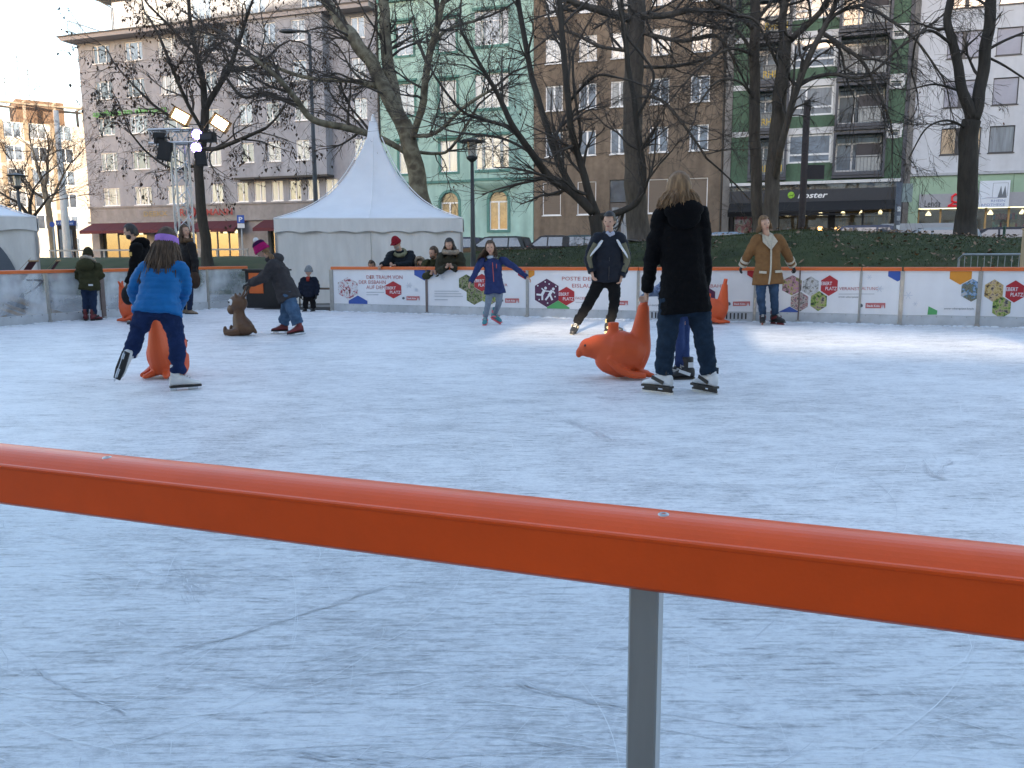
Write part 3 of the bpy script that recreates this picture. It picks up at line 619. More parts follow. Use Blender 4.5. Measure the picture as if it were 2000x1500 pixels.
mb = MB(); mb.box(9.55, 19.5, -.02, .9, 5.12, 5.4); mb.obj('clerestory', GLASS('pane_clerestory', (.12, .09, .05), .35, var=.8, scale=4), H)
text_fit('koster', 13.7, 15.45, 4.58, -.312, P('white_letters', (.75, .75, .75), .5, .05), fas, h=.36, shear=.25, bold=.02)
mb = MB(); mb.lathe((0, 0, 0), [(.24, 0), (.24, .03)], 20); lg = mb.obj('leaf_emblem', P('lime_emblem', (.25, .50, .04), .5, .1), fas); lg.location = (13.3, -.3, 4.78); lg.scale = (.85, .85, 1); lg.rotation_euler = (R(90), 0, 0)
mb = MB(); mb.tube([(13.12, -.34, 4.68), (13.26, -.34, 4.78), (13.37, -.34, 4.76), (13.49, -.34, 4.86)], [.02, .035, .035, .015], 6, flat=.4); mb.obj('emblem_stripe', MATS['anthracite_fascia'], fas)
mb = MB(); mb.add([(9.6, -.3, 4.355), (19.45, -.3, 4.355), (19.45, -1.7, 3.75), (9.6, -1.7, 3.75), (9.6, -1.7, 3.45), (19.45, -1.7, 3.45)], [(3,2,1,0),(5,4,2,3)]); mb.obj('awning', P('black_awning', (.012, .012, .014), .9), H)
wall_part(H, 9.55, 19.5, BASE, 5.11, P('black_shop_wall', (.02, .02, .022), .6), [(9.8, 12.3, BASE, 3.9), (12.6, 15.6, BASE, 3.9), (15.9, 19.2, BASE, 3.9)], y=.1, depth=.4, back=0, name='shopfront_wall')
for (a, b) in ((9.8, 12.3), (12.6, 15.6), (15.9, 19.2)):
    rm = shop(H, a, b, 3.9, tint=(.30, .24, .15), lamps=3); shopfront(H, a, b, 3.9, 2, y=.35)
mb = MB(); mb.box(9.9, 11.4, .42, .45, 1.9, 3.8); mb.obj('shop_poster', RAMPMAT('poster_print', [(.10, .05, .04), (.55, .38, .28), (.60, .10, .14), (.5, .42, .36), (.16, .2, .1)], 2.2), H)
for k in range(7):
    mb = MB(); x = 16.2+k*.42; mb.box(x, x+.2, 1.5, 1.6, 1.2, 3.7); mb.obj('display_panel', P('display_wood', (.40, .26, .10), .6, .2), H)

# ---- white house with green base and pharmacy
m_white = P('white_render', (.58, .59, .62), .85, .05, 3, .08, 60, stain=.12); m_pgreen = P('pale_green_panel', (.30, .42, .30), .6, .06, 3)
wtype('white_single', 1.3, 1.5, fm=m_dframe, fw=.05, sill=.04); wtype('white_double', 2.1, 1.5, (.42,), fm=m_dframe, fw=.05, mw=.22, sill=.04)
H = house('white_house', 'white house with dark framed square windows above a pale green pharmacy front')
rows = [6.9, 9.57, 12.3, 15.05, 17.8]; cs = [24.72, 28.6, 32.6]; cd = [22.6, 30.6]
holes = [hole('white_single', c, z) for c in cs for z in rows] + [hole('white_double', c, z) for c in cd for z in rows]
wall_part(H, 20.04, 36, 5.85, 22.5, m_white, holes)
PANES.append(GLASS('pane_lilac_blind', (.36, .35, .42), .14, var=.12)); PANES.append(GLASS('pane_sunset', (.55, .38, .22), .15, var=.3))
for z in rows:
    for c in cs: win(H, 'white_single', c, z, pane=4 if z > 7 else 3)
    for c in cd: win(H, 'white_double', c, z, pane=4 if z > 9 else (5 if z < 7 else 3))
mb = MB(); mb.box(20.04, 36, -.12, 1, 5.70, 5.847); mb.obj('base_band', P('grey_band', (.42, .43, .45), .7), H)
wall_part(H, 20.04, 36, BASE, 5.697, P('green_panel_joint', (.10, .14, .10), .7), [(20.6, 36, BASE, 3.86)], y=.03, depth=.4, back=0, name='shopfront_wall')
for (a, b, c, d) in [(20.05, 20.58, BASE, 5.69)] + [(20.6+k*2.46, 20.6+(k+1)*2.46-.025, 4.64, 5.69) for k in range(6)]:
    mb = MB(); mb.box(a, b, 0, .028, c, d); mb.obj('cladding_panel', m_pgreen, H)
mb = MB(); mb.box(20.6, 36, -.14, .02, 3.80, 4.63); fas = mb.obj('shop_fascia', P('grey_fascia', (.33, .33, .35), .5, .06), H)
text_fit('Lenda', 20.9, 21.75, 3.88, -.152, P('black_letters', (.02, .02, .02), .5), fas, h=.42)
mb = MB(); r_ = P('pharmacy_red', (.75, .02, .03), .4, .05)
mb.tube([(22.55, -.17, 4.62), (22.35, -.17, 4.45), (22.35, -.17, 4.2), (22.6, -.17, 4.1), (22.75, -.17, 4.35), (22.6, -.17, 4.62)], .07, 6); mb.box(22.15, 22.75, -.2, -.145, 3.86, 3.98); mb.tube([(22.2, -.17, 3.92), (22.5, -.17, 4.15)], .06, 6); mb.obj('pharmacy_letter', r_, fas)
mb = MB(); mb.box(23.75, 25.3, -.28, -.145, 3.78, 5.3); sg = mb.obj('pharmacy_sign', P('sign_white', (.66, .70, .76), .5, .04), H)
m_sgrey = P('sign_grey', (.14, .16, .18), .5); m_sblue = P('sign_blue', (.16, .22, .42), .5)
for x in (24.84, 25.05):
    mb = MB(); mb.poly_xz([(x-.15, 4.32), (x+.12, 4.32), (x, 5.0)], -.29, -.282); mb.obj('spire_emblem', m_sgrey, sg)
mb = MB(); mb.box(24.42, 24.435, -.288, -.281, 4.35, 5.15); mb.box(24.42, 25.2, -.288, -.281, 5.15, 5.165); mb.box(25.185, 25.2, -.288, -.281, 4.4, 5.15); mb.obj('sign_line', m_sgrey, sg)
mb = MB(); mb.tube([(23.85, -.285, 4.27), (24.2, -.285, 4.34), (24.6, -.285, 4.31), (25.15, -.285, 4.37)], [.01, .03, .03, .01], 6, flat=.3); mb.obj('wave_emblem', m_sblue, sg)
text_fit('RHEIN', 24.38, 25.1, 4.08, -.284, m_sblue, sg, h=.15); text_fit('APOTHEKE', 23.85, 25.1, 3.86, -.284, m_sblue, sg, h=.15)
room = shop(H, 20.6, 36, 3.78, tint=(.50, .40, .26), lamps=9, back=4.0)
m_wood = P('shop_wood', (.42, .27, .11), .5, .2, 4, stretch=(1, 1, .3))
for k in range(13):
    x = 20.6 + k*1.2; mb = MB(); mb.box(x, x+.1, .26, .4, BASE, 3.79); mb.obj('shop_mullion', m_wood, H)
    if k < 12:
        mb = MB(); mb.box(x+.1, x+1.2, .32, .335, BASE+.02, 3.79); mb.obj('pane', m_clear, H)
rs = random.Random(8)
for sh in range(5):
    x0 = (24.9, 26.5, 28.1, 29.7, 31.3)[sh]; mb = MB(); mb.box(x0, x0+1.4, 2.2, 2.25, BASE, 3.4); 
    for lv in range(5): mb.box(x0, x0+1.4, 1.8, 2.2, BASE+.2+lv*.52, BASE+.23+lv*.52)
    shf = mb.obj('shelf', m_wood, room)
    for lv in range(5):
        x = x0+.05
        while x < x0+1.3:
            w = .07+.08*rs.random(); h = .18+.22*rs.random(); mb = MB(); mb.box(x, x+w, 1.85, 2.05, BASE+.235+lv*.52, BASE+.235+lv*.52+h)
            mb.obj('carton', P('carton_%d' % rs.randrange(5), [(.7,.68,.62),(.5,.1,.08),(.12,.2,.4),(.6,.45,.2),(.2,.35,.2)][rs.randrange(5)], .5), shf); x += w+.03
mb = MB(); mb.box(22.6, 24.2, 2.3, 2.34, 1.2, 3.1); mb.obj('display_panel', P('pale_panel', (.6, .6, .45), .6), room)

# ---- sunlit beige block far down the side street
m_beige = P('beige_render', (.40, .37, .33), .9, .1, 1.5, .1, 30, stain=.1); m_bpan = P('beige_balcony_panel', (.46, .40, .34), .85, .1, 1.5); m_ochre = P('ochre_panel', (.22, .175, .125), .85, .15, 1.5)
wtype('far', 1.9, 1.9, (.5,), fw=.1, sill=0); wtype('far_small', 1.2, 1.5, fw=.1, sill=0); wtype('far_wide', 2.6, 2.0, (.35, .68), fw=.1, sill=0)
H = thing('beige_block', 'sunlit beige apartment block with roof pergola far down the side street', 'building', (-65.5, 107.0, 0), math.atan2(6, 7.8))
rows = [.9+2.85*k for k in range(6)]; fc = [3.6, 6.4, 9.4]
holes = [hole('far', c, z+1.0) for c in fc for z in rows] + [hole('far_small', .2, z+1.0) for z in rows] + [hole('far_small', -4.2, z+1.0) for z in rows]
wall_part(H, -14, 22, -.3, 18.0, m_beige, holes + [hole('far_wide', c, z+.8) for c in (13.2, 17.2) for z in rows], back=12, depth=.3)
for z in rows:
    for c in fc: 
        win(H, 'far', c, z+1.0)
        mb = MB(); mb.box(c-1.0-.55, c-1.02, -.05, -.003, z+.7, z+3.1); mb.obj('ochre_panel', m_ochre, H)
    win(H, 'far_small', .2, z+1.0); win(H, 'far_small', -4.2, z+1.0)
    for c in (13.2, 17.2): 
        win(H, 'far_wide', c, z+.8, pane=rw.choice([1, 2])); mb = MB(); mb.box(c-1.6, c+1.7, -1.0, -.003, z-.1, z+.85); mb.obj('balcony', m_bpan, H)
m_per = P('pergola_concrete', (.24, .20, .16), .85, .15, 2)
mb = MB()
for k in range(10): x = -12+k*3.4; mb.box(x, x+.3, .2, .5, 18.0, 20.3); mb.box(x, x+.3, 4, 4.3, 18.0, 20.3); mb.box(x+.05, x+.25, -.4, 6, 20.55, 20.75)
mb.box(-12.3, 19.5, .1, .6, 20.303, 20.55); mb.box(-12.3, 19.5, 3.9, 4.4, 20.303, 20.55); mb.obj('pergola', m_per, H)
mb = MB(); mb.box(4.5, 10, 2, 8, 18.0, 21.2); mb.obj('roof_house', P('roof_house_brown', (.14, .09, .06), .85, .2), H)
mb = MB(); mb.box(-1.2, .3, 2.5, 3.9, 20.6, 26.5); mb.obj('chimney', P('chimney_grey', (.34, .32, .30), .85, .1), H)
mb = MB(); 
for (x, h) in ((5.2, 27.0), (6.3, 25.5), (3.6, 24.2)): mb.cyl((x, 3, 20.5), (x, 3, h), .05, 5); mb.box(x-.5, x+.5, 2.97, 3.03, h-1.0, h-.94); mb.box(x-.35, x+.35, 2.97, 3.03, h-.5, h-.44)
mb.obj('aerial', m_dframe, H)
mb = MB(); mb.box(15.6, 17.6, -.6, -.2, -.3, 3.0); mb.obj('entrance_box', m_dframe, H)

# ---- unseen blocks between low sun and rink, sized for shade, pale to bounce light
m_opp = P('opposite_render', (.52, .50, .47), .9, .12, 2, stain=.15)
# ================================================================ RINK BARRIER
m_orange = P('orange_powder_coat', (.92, .105, .010), .33, .10, 9, bump=.03, bscale=300, spec=.45, coat=0, stain=.10)
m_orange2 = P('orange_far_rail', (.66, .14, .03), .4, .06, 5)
m_post = P('galvanised_post', (.36, .36, .35), .45, .2, 7, metal=.55); m_brownpost = P('brown_tint_post', (.16, .12, .11), .6, .2, 7); m_steel = P('brushed_steel', (.52, .52, .51), .38, .12, 30, metal=.85, stretch=(1, 1, .1))
m_sign = P('banner_white', (.80, .80, .83), .45, .06, 2, stain=.10); m_kick = P('kickboard', (.55, .57, .60), .5, .18, 4, .1, 20, stain=.2); m_black = P('black_clip', (.015, .015, .016), .5)
C_ = dict(red=P('print_red', (.40, .018, .028), .5, .05), red2=P('print_red_text', (.48, .12, .12), .5, .05), blue=P('print_blue', (.03, .085, .36), .5, .05), orange=P('print_orange', (.68, .27, .025), .5, .05), green=P('print_green', (.085, .36, .12), .5, .05), purple=P('print_purple', (.085, .018, .065), .5, .08), white=P('print_white', (.72, .74, .78), .5, .04), grey=P('print_grey', (.40, .42, .46), .5, .05), dark=P('print_dark', (.10, .11, .13), .5, .05), pale=P('print_pale', (.58, .61, .68), .5, .04))
PH = dict(rink=RAMPMAT('photo_skaters', [(.03,.03,.035), (.45,.06,.08), (.62,.63,.66), (.70,.71,.74), (.35,.25,.2)], 15), park=RAMPMAT('photo_garden', [(.015,.02,.012), (.04,.06,.02), (.16,.22,.04), (.30,.26,.20), (.06,.05,.04)], 22), crowd=RAMPMAT('photo_crowd', [(.04,.035,.04), (.28,.24,.22), (.50,.46,.44), (.30,.06,.06), (.16,.18,.24)], 23), bell=RAMPMAT('photo_fountain', [(.10,.09,.08), (.36,.36,.36), (.62,.63,.64), (.22,.20,.17)], 13), leaf=RAMPMAT('photo_gardener', [(.02,.03,.015), (.10,.18,.03), (.34,.42,.10), (.40,.28,.22), (.05,.06,.06)], 15), autumn=RAMPMAT('photo_autumn', [(.03,.02,.02), (.30,.18,.06), (.55,.42,.16), (.50,.36,.26), (.06,.04,.04)], 15), sky=RAMPMAT('photo_square', [(.05,.055,.04), (.20,.19,.15), (.10,.12,.06), (.18,.34,.60), (.45,.45,.45)], 11), pink=RAMPMAT('photo_woman', [(.06,.045,.03), (.18,.13,.08), (.46,.20,.36), (.42,.38,.12), (.10,.09,.05)], 13))
RZ0, RZ1, SB = .845, .905, .16
def clip(poly, x0, x1, z0, z1):
    def cut(p, f, g):
        out = []
        for i in range(len(p)):
            a, b = p[i], p[(i+1) % len(p)]
            if f(a): out.append(a)
            if f(a) != f(b): out.append(g(a, b))
        return out
    def ix(c): return lambda a, b: (c, a[1]+(b[1]-a[1])*(c-a[0])/(b[0]-a[0]))
    def iz(c): return lambda a, b: (a[0]+(b[0]-a[0])*(c-a[1])/(b[1]-a[1]), c)
    for f, g in ((lambda p: p[0] >= x0, ix(x0)), (lambda p: p[0] <= x1, ix(x1)), (lambda p: p[1] >= z0, iz(z0)), (lambda p: p[1] <= z1, iz(z1))):
        if poly: poly = cut(poly, f, g)
    return poly
class Sign:
    def __init__(s, parent, xa, xb, L, tl, bl, tr, br): s.o = parent; s.xa, s.xb, s.L = xa, xb, L; s.q = (tl, bl, tr, br); s.y = -.012
    def at(s, px, py):
        t = (px - s.xa) / (s.xb - s.xa); yt = s.q[0] + (s.q[2]-s.q[0])*t; yb = s.q[1] + (s.q[3]-s.q[1])*t
        return t * s.L, RZ0 - (py - yt) / (yb - yt) * (RZ0 - SB)
    def k(s): return s.L / abs(s.xb - s.xa)
    def hexa(s, px, py, rpx, mat, name='hexagon'):
        u, z = s.at(px, py); r = rpx * (RZ0-SB) / (s.q[1]-s.q[0]); rx = rpx * s.k()
        p = clip([(u+rx*math.cos(math.pi/6+k*math.pi/3), z+r*math.sin(math.pi/6+k*math.pi/3)) for k in range(6)], .012, s.L-.012, SB+.004, RZ0-.004)
        if len(p) < 3: return
        s.y -= .0006; mb = MB(); mb.poly_xz(p, s.y, s.y+.0005); return mb.obj(name, mat, s.o)
    def poly(s, pts, mat, name='print_shape'):
        s.y -= .0006; mb = MB(); mb.poly_xz([s.at(*p) for p in pts][::-1], s.y, s.y+.0005); return mb.obj(name, mat, s.o)
    def text(s, t, x0, x1, yb, hpx, mat, shear=0.0, bold=.0):
        a, z = s.at(x0, yb); b, _ = s.at(x1, yb)
        return text_fit(t, a, b, z, s.y-.0008, mat, s.o, h=hpx*(RZ0-SB)/(s.q[1]-s.q[0]), shear=shear, bold=bold)
    def ebert(s, px, py, r):
        s.hexa(px, py, r, C_['red'], 'red_hexagon'); s.text('EBERT', px-r*.84, px+r*.28, py-r*.06, r*.34, C_['white'], bold=.012); s.text('PLATZ', px-r*.38, px+r*.80, py+r*.44, r*.34, C_['white'], bold=.012)
    def koeln(s, x0, x1, y0, y1):
        s.poly([(x0, y0), (x1, y0), (x1, y1), (x0, y1)], C_['red2'], 'city_logo'); s.text('Stadt Köln', x0+(x1-x0)*.06, x0+(x1-x0)*.72, y1-(y1-y0)*.28, (y1-y0)*.42, C_['white'], bold=.02)
        w = x1-x0
        for c in (.84, .92): s.poly([(x0+w*(c-.035), y1), (x0+w*c, y0+(y1-y0)*.25), (x0+w*(c+.035), y1)], C_['white'], 'logo_spire')
        s.hexa(x0-5.5*w/24, (y0+y1)/2, 2.6*w/24, C_['dark'], 'eagle_emblem')
    def flake(s, px, py, r):
        for k in range(3):
            a = k*math.pi/3; dx, dy = math.cos(a)*r, math.sin(a)*r; nx_, ny_ = -math.sin(a)*r*.1, math.cos(a)*r*.1
            s.poly([(px-dx+nx_, py-dy+ny_), (px+dx+nx_, py+dy+ny_), (px+dx-nx_, py+dy-ny_), (px-dx-nx_, py-dy-ny_)], C_['pale'], 'snowflake')
    def lines(s, rows, mat):
        for (x0, x1, y) in rows: s.poly([(x0, y-1.0), (x1, y-1.0), (x1, y+.2), (x0, y+.2)], mat, 'fine_print')
def panel(p0, p1, label, post=None, last=False, clear=False, vents=False, post_w=.05, skirt=True, gap=.004, post_dark=False):
    p0 = Vector((*p0, 0)); p1 = Vector((*p1, 0)); d = p1 - p0; L = d.length
    o = thing('barrier_panel', label, 'rink barrier', p0, math.atan2(d.y, d.x), 'barrier panels round the ice')
    mb = MB(); n = 8; prof = [(-.032, RZ0), (-.032, RZ1-.012)] + [(-.032+.064*k/n, RZ1-.012+.012*math.sin(math.pi*k/n)) for k in range(1, n)] + [(.032, RZ1-.012), (.032, RZ0)]
    mb.loft([[(x, y, z) for y, z in prof] for x in (gap, L-gap)]); mb.obj('rail', m_orange2, o)
    if not clear:
        mb = MB(); mb.box(.01, L-.01, -.009, .012, SB, RZ0); mb.obj('banner_board', m_sign, o)
    else:
        mb = MB(); mb.box(.01, L-.01, -.004, .004, SB, RZ0); mb.obj('acrylic_pane', m_acryl, o)
    mb = MB(); mb.box(.01, L-.01, -.016, .02, 0.0, SB-.004); kb = mb.obj('kickboard', m_kick, o)
    for k in range(int(L/.21)):
        x = .1 + k*.21
        if x < L-.05: mb = MB(); mb.box(x-.006, x+.006, -.019, -.0165, SB-.028, SB-.012); mb.obj('rivet', m_post if not clear else m_black, kb)
    if vents:
        for k in range(int(L/.062)-3):
            x = .12+k*.062; mb = MB(); mb.box(x-.012, x+.012, -.0185, -.0162, .04, SB-.02); mb.obj('vent_slot', m_black, kb)
    mb = MB(); w = post_w; mb.box(-w/2, w/2, -.026, .03, 0, RZ0-.003); mb.obj('post', m_brownpost if post_dark else m_post, o)
    mb = MB(); mb.cbox((0, -.03, .02), (.07, .03, .04)); mb.obj('post_foot', m_post, o)
    if last:
        mb = MB(); mb.box(L-w/2, L+w/2, -.026, .03, 0, RZ0-.003); mb.obj('post', m_post, o)
    return o, L
m_acryl = bpy.data.materials.new('scuffed_acrylic'); m_acryl.use_nodes = True
def acryl():
    nt = m_acryl.node_tree; N = nt.nodes; L = nt.links; b = N['Principled BSDF']; b.inputs['Base Color'].default_value = (.86, .87, .90, 1); b.inputs['Roughness'].default_value = .4
    t = N.new('ShaderNodeBsdfTransparent'); t.inputs[0].default_value = (.86, .89, .92, 1); mx = N.new('ShaderNodeMixShader')
    tc = N.new('ShaderNodeTexCoord'); n = N.new('ShaderNodeTexNoise'); n.inputs['Scale'].default_value = 1.1; n.inputs['Detail'].default_value = 8; L.new(tc.outputs['Object'], n.inputs['Vector'])
    r = N.new('ShaderNodeMapRange'); r.inputs[1].default_value = .40; r.inputs[2].default_value = .60; r.inputs[3].default_value = .05; r.inputs[4].default_value = .55; L.new(n.outputs[0], r.inputs[0])
    L.new(r.outputs[0], mx.inputs[0]); L.new(t.outputs[0], mx.inputs[1]); L.new(b.outputs[0], mx.inputs[2]); L.new(mx.outputs[0], N['Material Output'].inputs[0])
acryl()
W = WALL_R
o, L = panel(W[0], W[1], 'white barrier panel at the gap reading DER TRAUM VON DER EISBAHN', post_w=.085)
s = Sign(o, 655, 835, L, 526, 595, 526.5, 597.5)
s.hexa(687, 564, 22.5, PH['rink'], 'photo_hexagon'); s.hexa(706, 599.5, 21, C_['blue'], 'blue_hexagon'); s.hexa(831.5, 526, 21, C_['blue'], 'blue_hexagon')
s.text('DER TRAUM VON', 724, 791.5, 544.6, 7.6, C_['red2']); s.text('DER EISBAHN', 709, 760, 554.6, 7.6, C_['red2']); s.text('AUF DEM', 723, 758.5, 565, 7.6, C_['red2'])
s.ebert(774, 566.5, 17); s.lines([(723, 757, 572), (723, 746, 577)], C_['grey']); s.koeln(798, 822, 579, 587); s.flake(803, 557, 6); s.flake(816, 566, 4)
o, L = panel(W[1], W[2], 'white barrier panel with green garden photos behind the skating girl', post_dark=True, post_w=.045)  # brown reflection on this grey post painted in through post_dark
s = Sign(o, 835, 1030, L, 526.5, 597.5, 527, 601)
s.hexa(831.5, 526, 21, C_['blue'], 'blue_hexagon'); s.hexa(915, 552.5, 17, PH['park'], 'photo_hexagon'); s.hexa(930, 578, 17, PH['park'], 'photo_hexagon'); s.hexa(960, 578, 17, PH['leaf'], 'photo_hexagon')
s.ebert(945, 551.5, 17); s.text('AUER', 969, 994, 558, 5, C_['red2']); s.lines([(851, 900, 569), (851, 905, 574), (851, 908, 579), (851, 878, 586)], C_['grey']); s.koeln(989, 1015, 582, 590.5); s.hexa(1028, 528, 17, C_['red'], 'red_hexagon'); s.flake(867, 541, 6)
o, L = panel(W[2], W[3], 'white barrier panel with purple skaters hexagon reading POSTE DEINE EISLAUFFOTOS')
s = Sign(o, 1030, 1245, L, 527, 601, 527, 604)
s.hexa(1030, 528, 17, C_['orange'], 'orange_hexagon'); s.hexa(1069.5, 571, 27.5, C_['purple'], 'purple_hexagon'); s.hexa(1092.5, 612, 26, C_['green'], 'green_hexagon'); s.ebert(1109, 577, 18)
s.text('POSTE DEINE', 1100, 1176, 546.5, 7.5, C_['red2']); s.text('EISLAUFFOTOS', 1120, 1204, 560, 7.5, C_['red2']); s.text('FACEBOOK', 1127, 1163, 583, 5, C_['red2']); s.lines([(1127, 1148, 589)], C_['grey']); s.koeln(1202, 1227, 585, 593.5)
def stick(s, pts, w):
    for a, b in zip(pts, pts[1:]):
        dx, dy = b[0]-a[0], b[1]-a[1]; l = math.hypot(dx, dy) or 1; nx_, ny_ = -dy/l*w/2, dx/l*w/2; e = .25*w/l
        s.poly([(a[0]-dx*e+nx_, a[1]-dy*e+ny_), (b[0]+dx*e+nx_, b[1]+dy*e+ny_), (b[0]+dx*e-nx_, b[1]+dy*e-ny_), (a[0]-dx*e-nx_, a[1]-dy*e-ny_)], C_['white'], 'skater_pictogram')
for (ox, pts) in ((0, 0),):
    s.hexa(1067.5, 561.5, 3.0, C_['white'], 'skater_pictogram'); s.hexa(1083, 563, 3.0, C_['white'], 'skater_pictogram')
    stick(s, [(1065, 566), (1060, 575)], 5.5); stick(s, [(1060, 575), (1050, 574)], 3.6); stick(s, [(1061, 576), (1061, 584)], 3.6); stick(s, [(1064, 567), (1060, 562)], 2.4); stick(s, [(1066, 567), (1078, 568)], 2.2)
    stick(s, [(1080, 567), (1075, 575)], 5.5); stick(s, [(1075, 575), (1068, 584)], 3.6); stick(s, [(1077, 575), (1081, 584)], 3.6); stick(s, [(1082, 567), (1086, 571)], 2.4)
for (x, y) in ((1067, 549.5), (1075, 553.5), (1052, 557), (1088.5, 558), (1087, 578), (1072, 590.5), (1055, 584)): s.hexa(x, y, 1.6, C_['white'], 'snow_dot')
o, L = panel(W[3], W[4], 'white barrier panel with vent slots behind the woman in the black coat', vents=True)
s = Sign(o, 1245, 1475, L, 527, 604, 527, 610)
s.text('DER EISBAHN', 1352, 1417, 560, 6.5, C_['red2']); s.ebert(1372, 553, 17); s.hexa(1379, 580, 22, C_['purple'], 'purple_hexagon'); s.koeln(1433, 1466, 588.5, 597.5); s.hexa(1474, 526, 18, C_['red'], 'red_hexagon'); s.text('unser-ebertplatz.koeln', 1262, 1300, 595, 4, C_['dark'], shear=.2)
o, L = panel(W[4], W[5], 'narrow white barrier panel with photo hexagons beside the tan coat', vents=False)
s = Sign(o, 1475, 1553, L, 527, 610, 527.5, 612)
s.hexa(1474, 526, 18, C_['red'], 'red_hexagon'); s.hexa(1540, 557, 20, PH['pink'], 'photo_hexagon'); s.hexa(1556, 590, 20, PH['crowd'], 'photo_hexagon'); s.hexa(1537, 621, 21, C_['blue'], 'blue_hexagon')
o, L = panel(W[5], W[6], 'white barrier panel reading VERANSTALTUNG with red hexagon and four photos', post_w=.018, post_dark=True)
s = Sign(o, 1553, 1683, L, 527.5, 612, 529, 615)
s.hexa(1540, 557, 20, PH['pink'], 'photo_hexagon'); s.hexa(1577, 559, 20, PH['bell'], 'photo_hexagon'); s.hexa(1556, 590, 20, PH['crowd'], 'photo_hexagon'); s.hexa(1596, 589, 20, PH['leaf'], 'photo_hexagon'); s.hexa(1537, 621, 21, C_['blue'], 'blue_hexagon')
s.ebert(1617, 558, 20.5); s.text('VERANST', 1638, 1681, 567, 6.3, C_['red2']); s.lines([(1638, 1680, 575.5)], C_['grey']); s.text('unser-ebertplatz', 1638, 1680, 582, 3.6, C_['dark'], shear=.2)
o, L = panel(W[6], W[7], 'short white barrier panel with blue corner hexagon and red city logo', post_w=.035, gap=.012)
s = Sign(o, 1683, 1757, L, 529, 615, 529.5, 617)
s.text('ALTUNG', 1685, 1715, 567, 6.3, C_['red2']); s.lines([(1685, 1709, 575.5)], C_['grey']); s.hexa(1749, 530, 20, C_['blue'], 'blue_hexagon'); s.koeln(1694, 1730, 593, 603.5); s.flake(1718, 565, 7); s.flake(1698, 542, 5)
o, L = panel(W[7], W[8], 'white barrier panel with orange top hexagon and green corner', post_w=.06, gap=.012)
s = Sign(o, 1757, 1900, L, 529.5, 617, 530.5, 621)
s.hexa(1864, 534, 23, C_['orange'], 'orange_hexagon'); s.hexa(1886, 569, 22, PH['sky'], 'photo_hexagon'); s.poly([(1809, 600), (1826, 609), (1825.5, 617), (1808, 617)], C_['green'], 'green_corner'); s.text('unser-ebertplatz.koeln', 1838, 1892, 606.5, 4, C_['dark'], shear=.2); s.flake(1770, 578, 8); s.flake(1784, 595, 5)
o, L = panel(W[8], W[9], 'white barrier panel at the right edge with autumn photo and red hexagon', post_w=.06, last=True)
s = Sign(o, 1900, 2145, L, 530.5, 621, 532, 629)
s.hexa(1930, 570, 22.5, PH['autumn'], 'photo_hexagon'); s.hexa(1949, 604, 22, PH['leaf'], 'photo_hexagon'); s.ebert(1974, 572, 22); s.text('RENDEZVOUS', 1996, 2070, 580, 6, C_['grey'])
panel(W[9], (10.2, 9.5), 'white barrier panel leading out of view on the right', last=True)
WL = WALL_L
labs = ['scuffed clear barrier panel nearest the left edge', 'scuffed clear barrier panel in front of the deck chairs', 'scuffed clear barrier panel beside the boy in the green parka', 'clear barrier panel behind the orange seal on the left', 'clear barrier panel behind the woman in boots', 'clear barrier panel at the left of the tent gap']
for i in range(6): panel(WL[i], WL[i+1], labs[i], clear=True, last=(i == 5), post_w=.05 if i != 3 else .09, post_dark=(i == 3))
# snow swept against the boards
m_snow = P('scraped_snow', (.80, .83, .88), .7, .08, 8, .3, 30); mb = MB(); rs = random.Random(12); sm = MB()
def snow_line(pts, dens, off):
    for a, b in zip(pts, pts[1:]):
        a = Vector((*a, 0)); b = Vector((*b, 0)); d = b-a; n = Vector((d.y, -d.x, 0)).normalized()
        for k in range(int(d.length*dens)):
            p = a + d*rs.random() + n*(off + abs(rs.gauss(0, .05))); r = .008+.03*rs.random()**3; sm.sphere(p+Vector((0,0,r*.1)), (r*1.9, r*1.2, r*.55), 6, 4, Matrix.Rotation(rs.random()*3, 3, 'Z'))
snow_line(WALL_R, 70, .03); snow_line(WALL_L, 50, .03); snow_line([(-5.95, 19.05), (-5.1, 18.7)], 30, 0); snow_line([(-4.3, 17.5), (-3.6, 17.1)], 30, 0)
tag(sm.obj('scraped_snow', m_snow, smooth=True), 'low crumbs of scraped snow along the foot of the boards', 'snow', kind='stuff')

# ---- near barrier: the orange rail right in front of the camera
yaw = math.atan2(RD.y, RD.x)
near = thing('near_barrier', 'orange hand rail on a steel post right in front of the camera', 'rink barrier', (RP.x, RP.y, 0), yaw, None)
def rail_profile():
    w = .031; top = .9; fc = .045; cr = top-.0105
    p = [(-w+.004, cr-fc), (-w, cr-fc+.004), (-w, cr-.0052), (-w-.0011, cr-.0040), (-w-.0012, cr-.0018), (-w-.0002, cr-.0004)]
    n = 14
    for k in range(n+1):
        t = k/n; y = -w+.0022 + (2*w-.0044)*t; p.append((y, cr + .0105*(1-abs(2*t-1)**2.2)))
    p += [(w-.0015, cr-.0008), (w, cr-.003), (w, cr-fc+.004), (w-.004, cr-fc)]
    return p
mb = MB(); pr = rail_profile(); mb.loft([[(x, y, z) for y, z in pr] for x in np.linspace(-3.2, 3.0, 24)]); nrail = mb.obj('rail', m_orange, near)
nrail.data.polygons.foreach_set('use_smooth', [len(p.vertices) == 4 and p.normal.z > .25 for p in nrail.data.polygons])
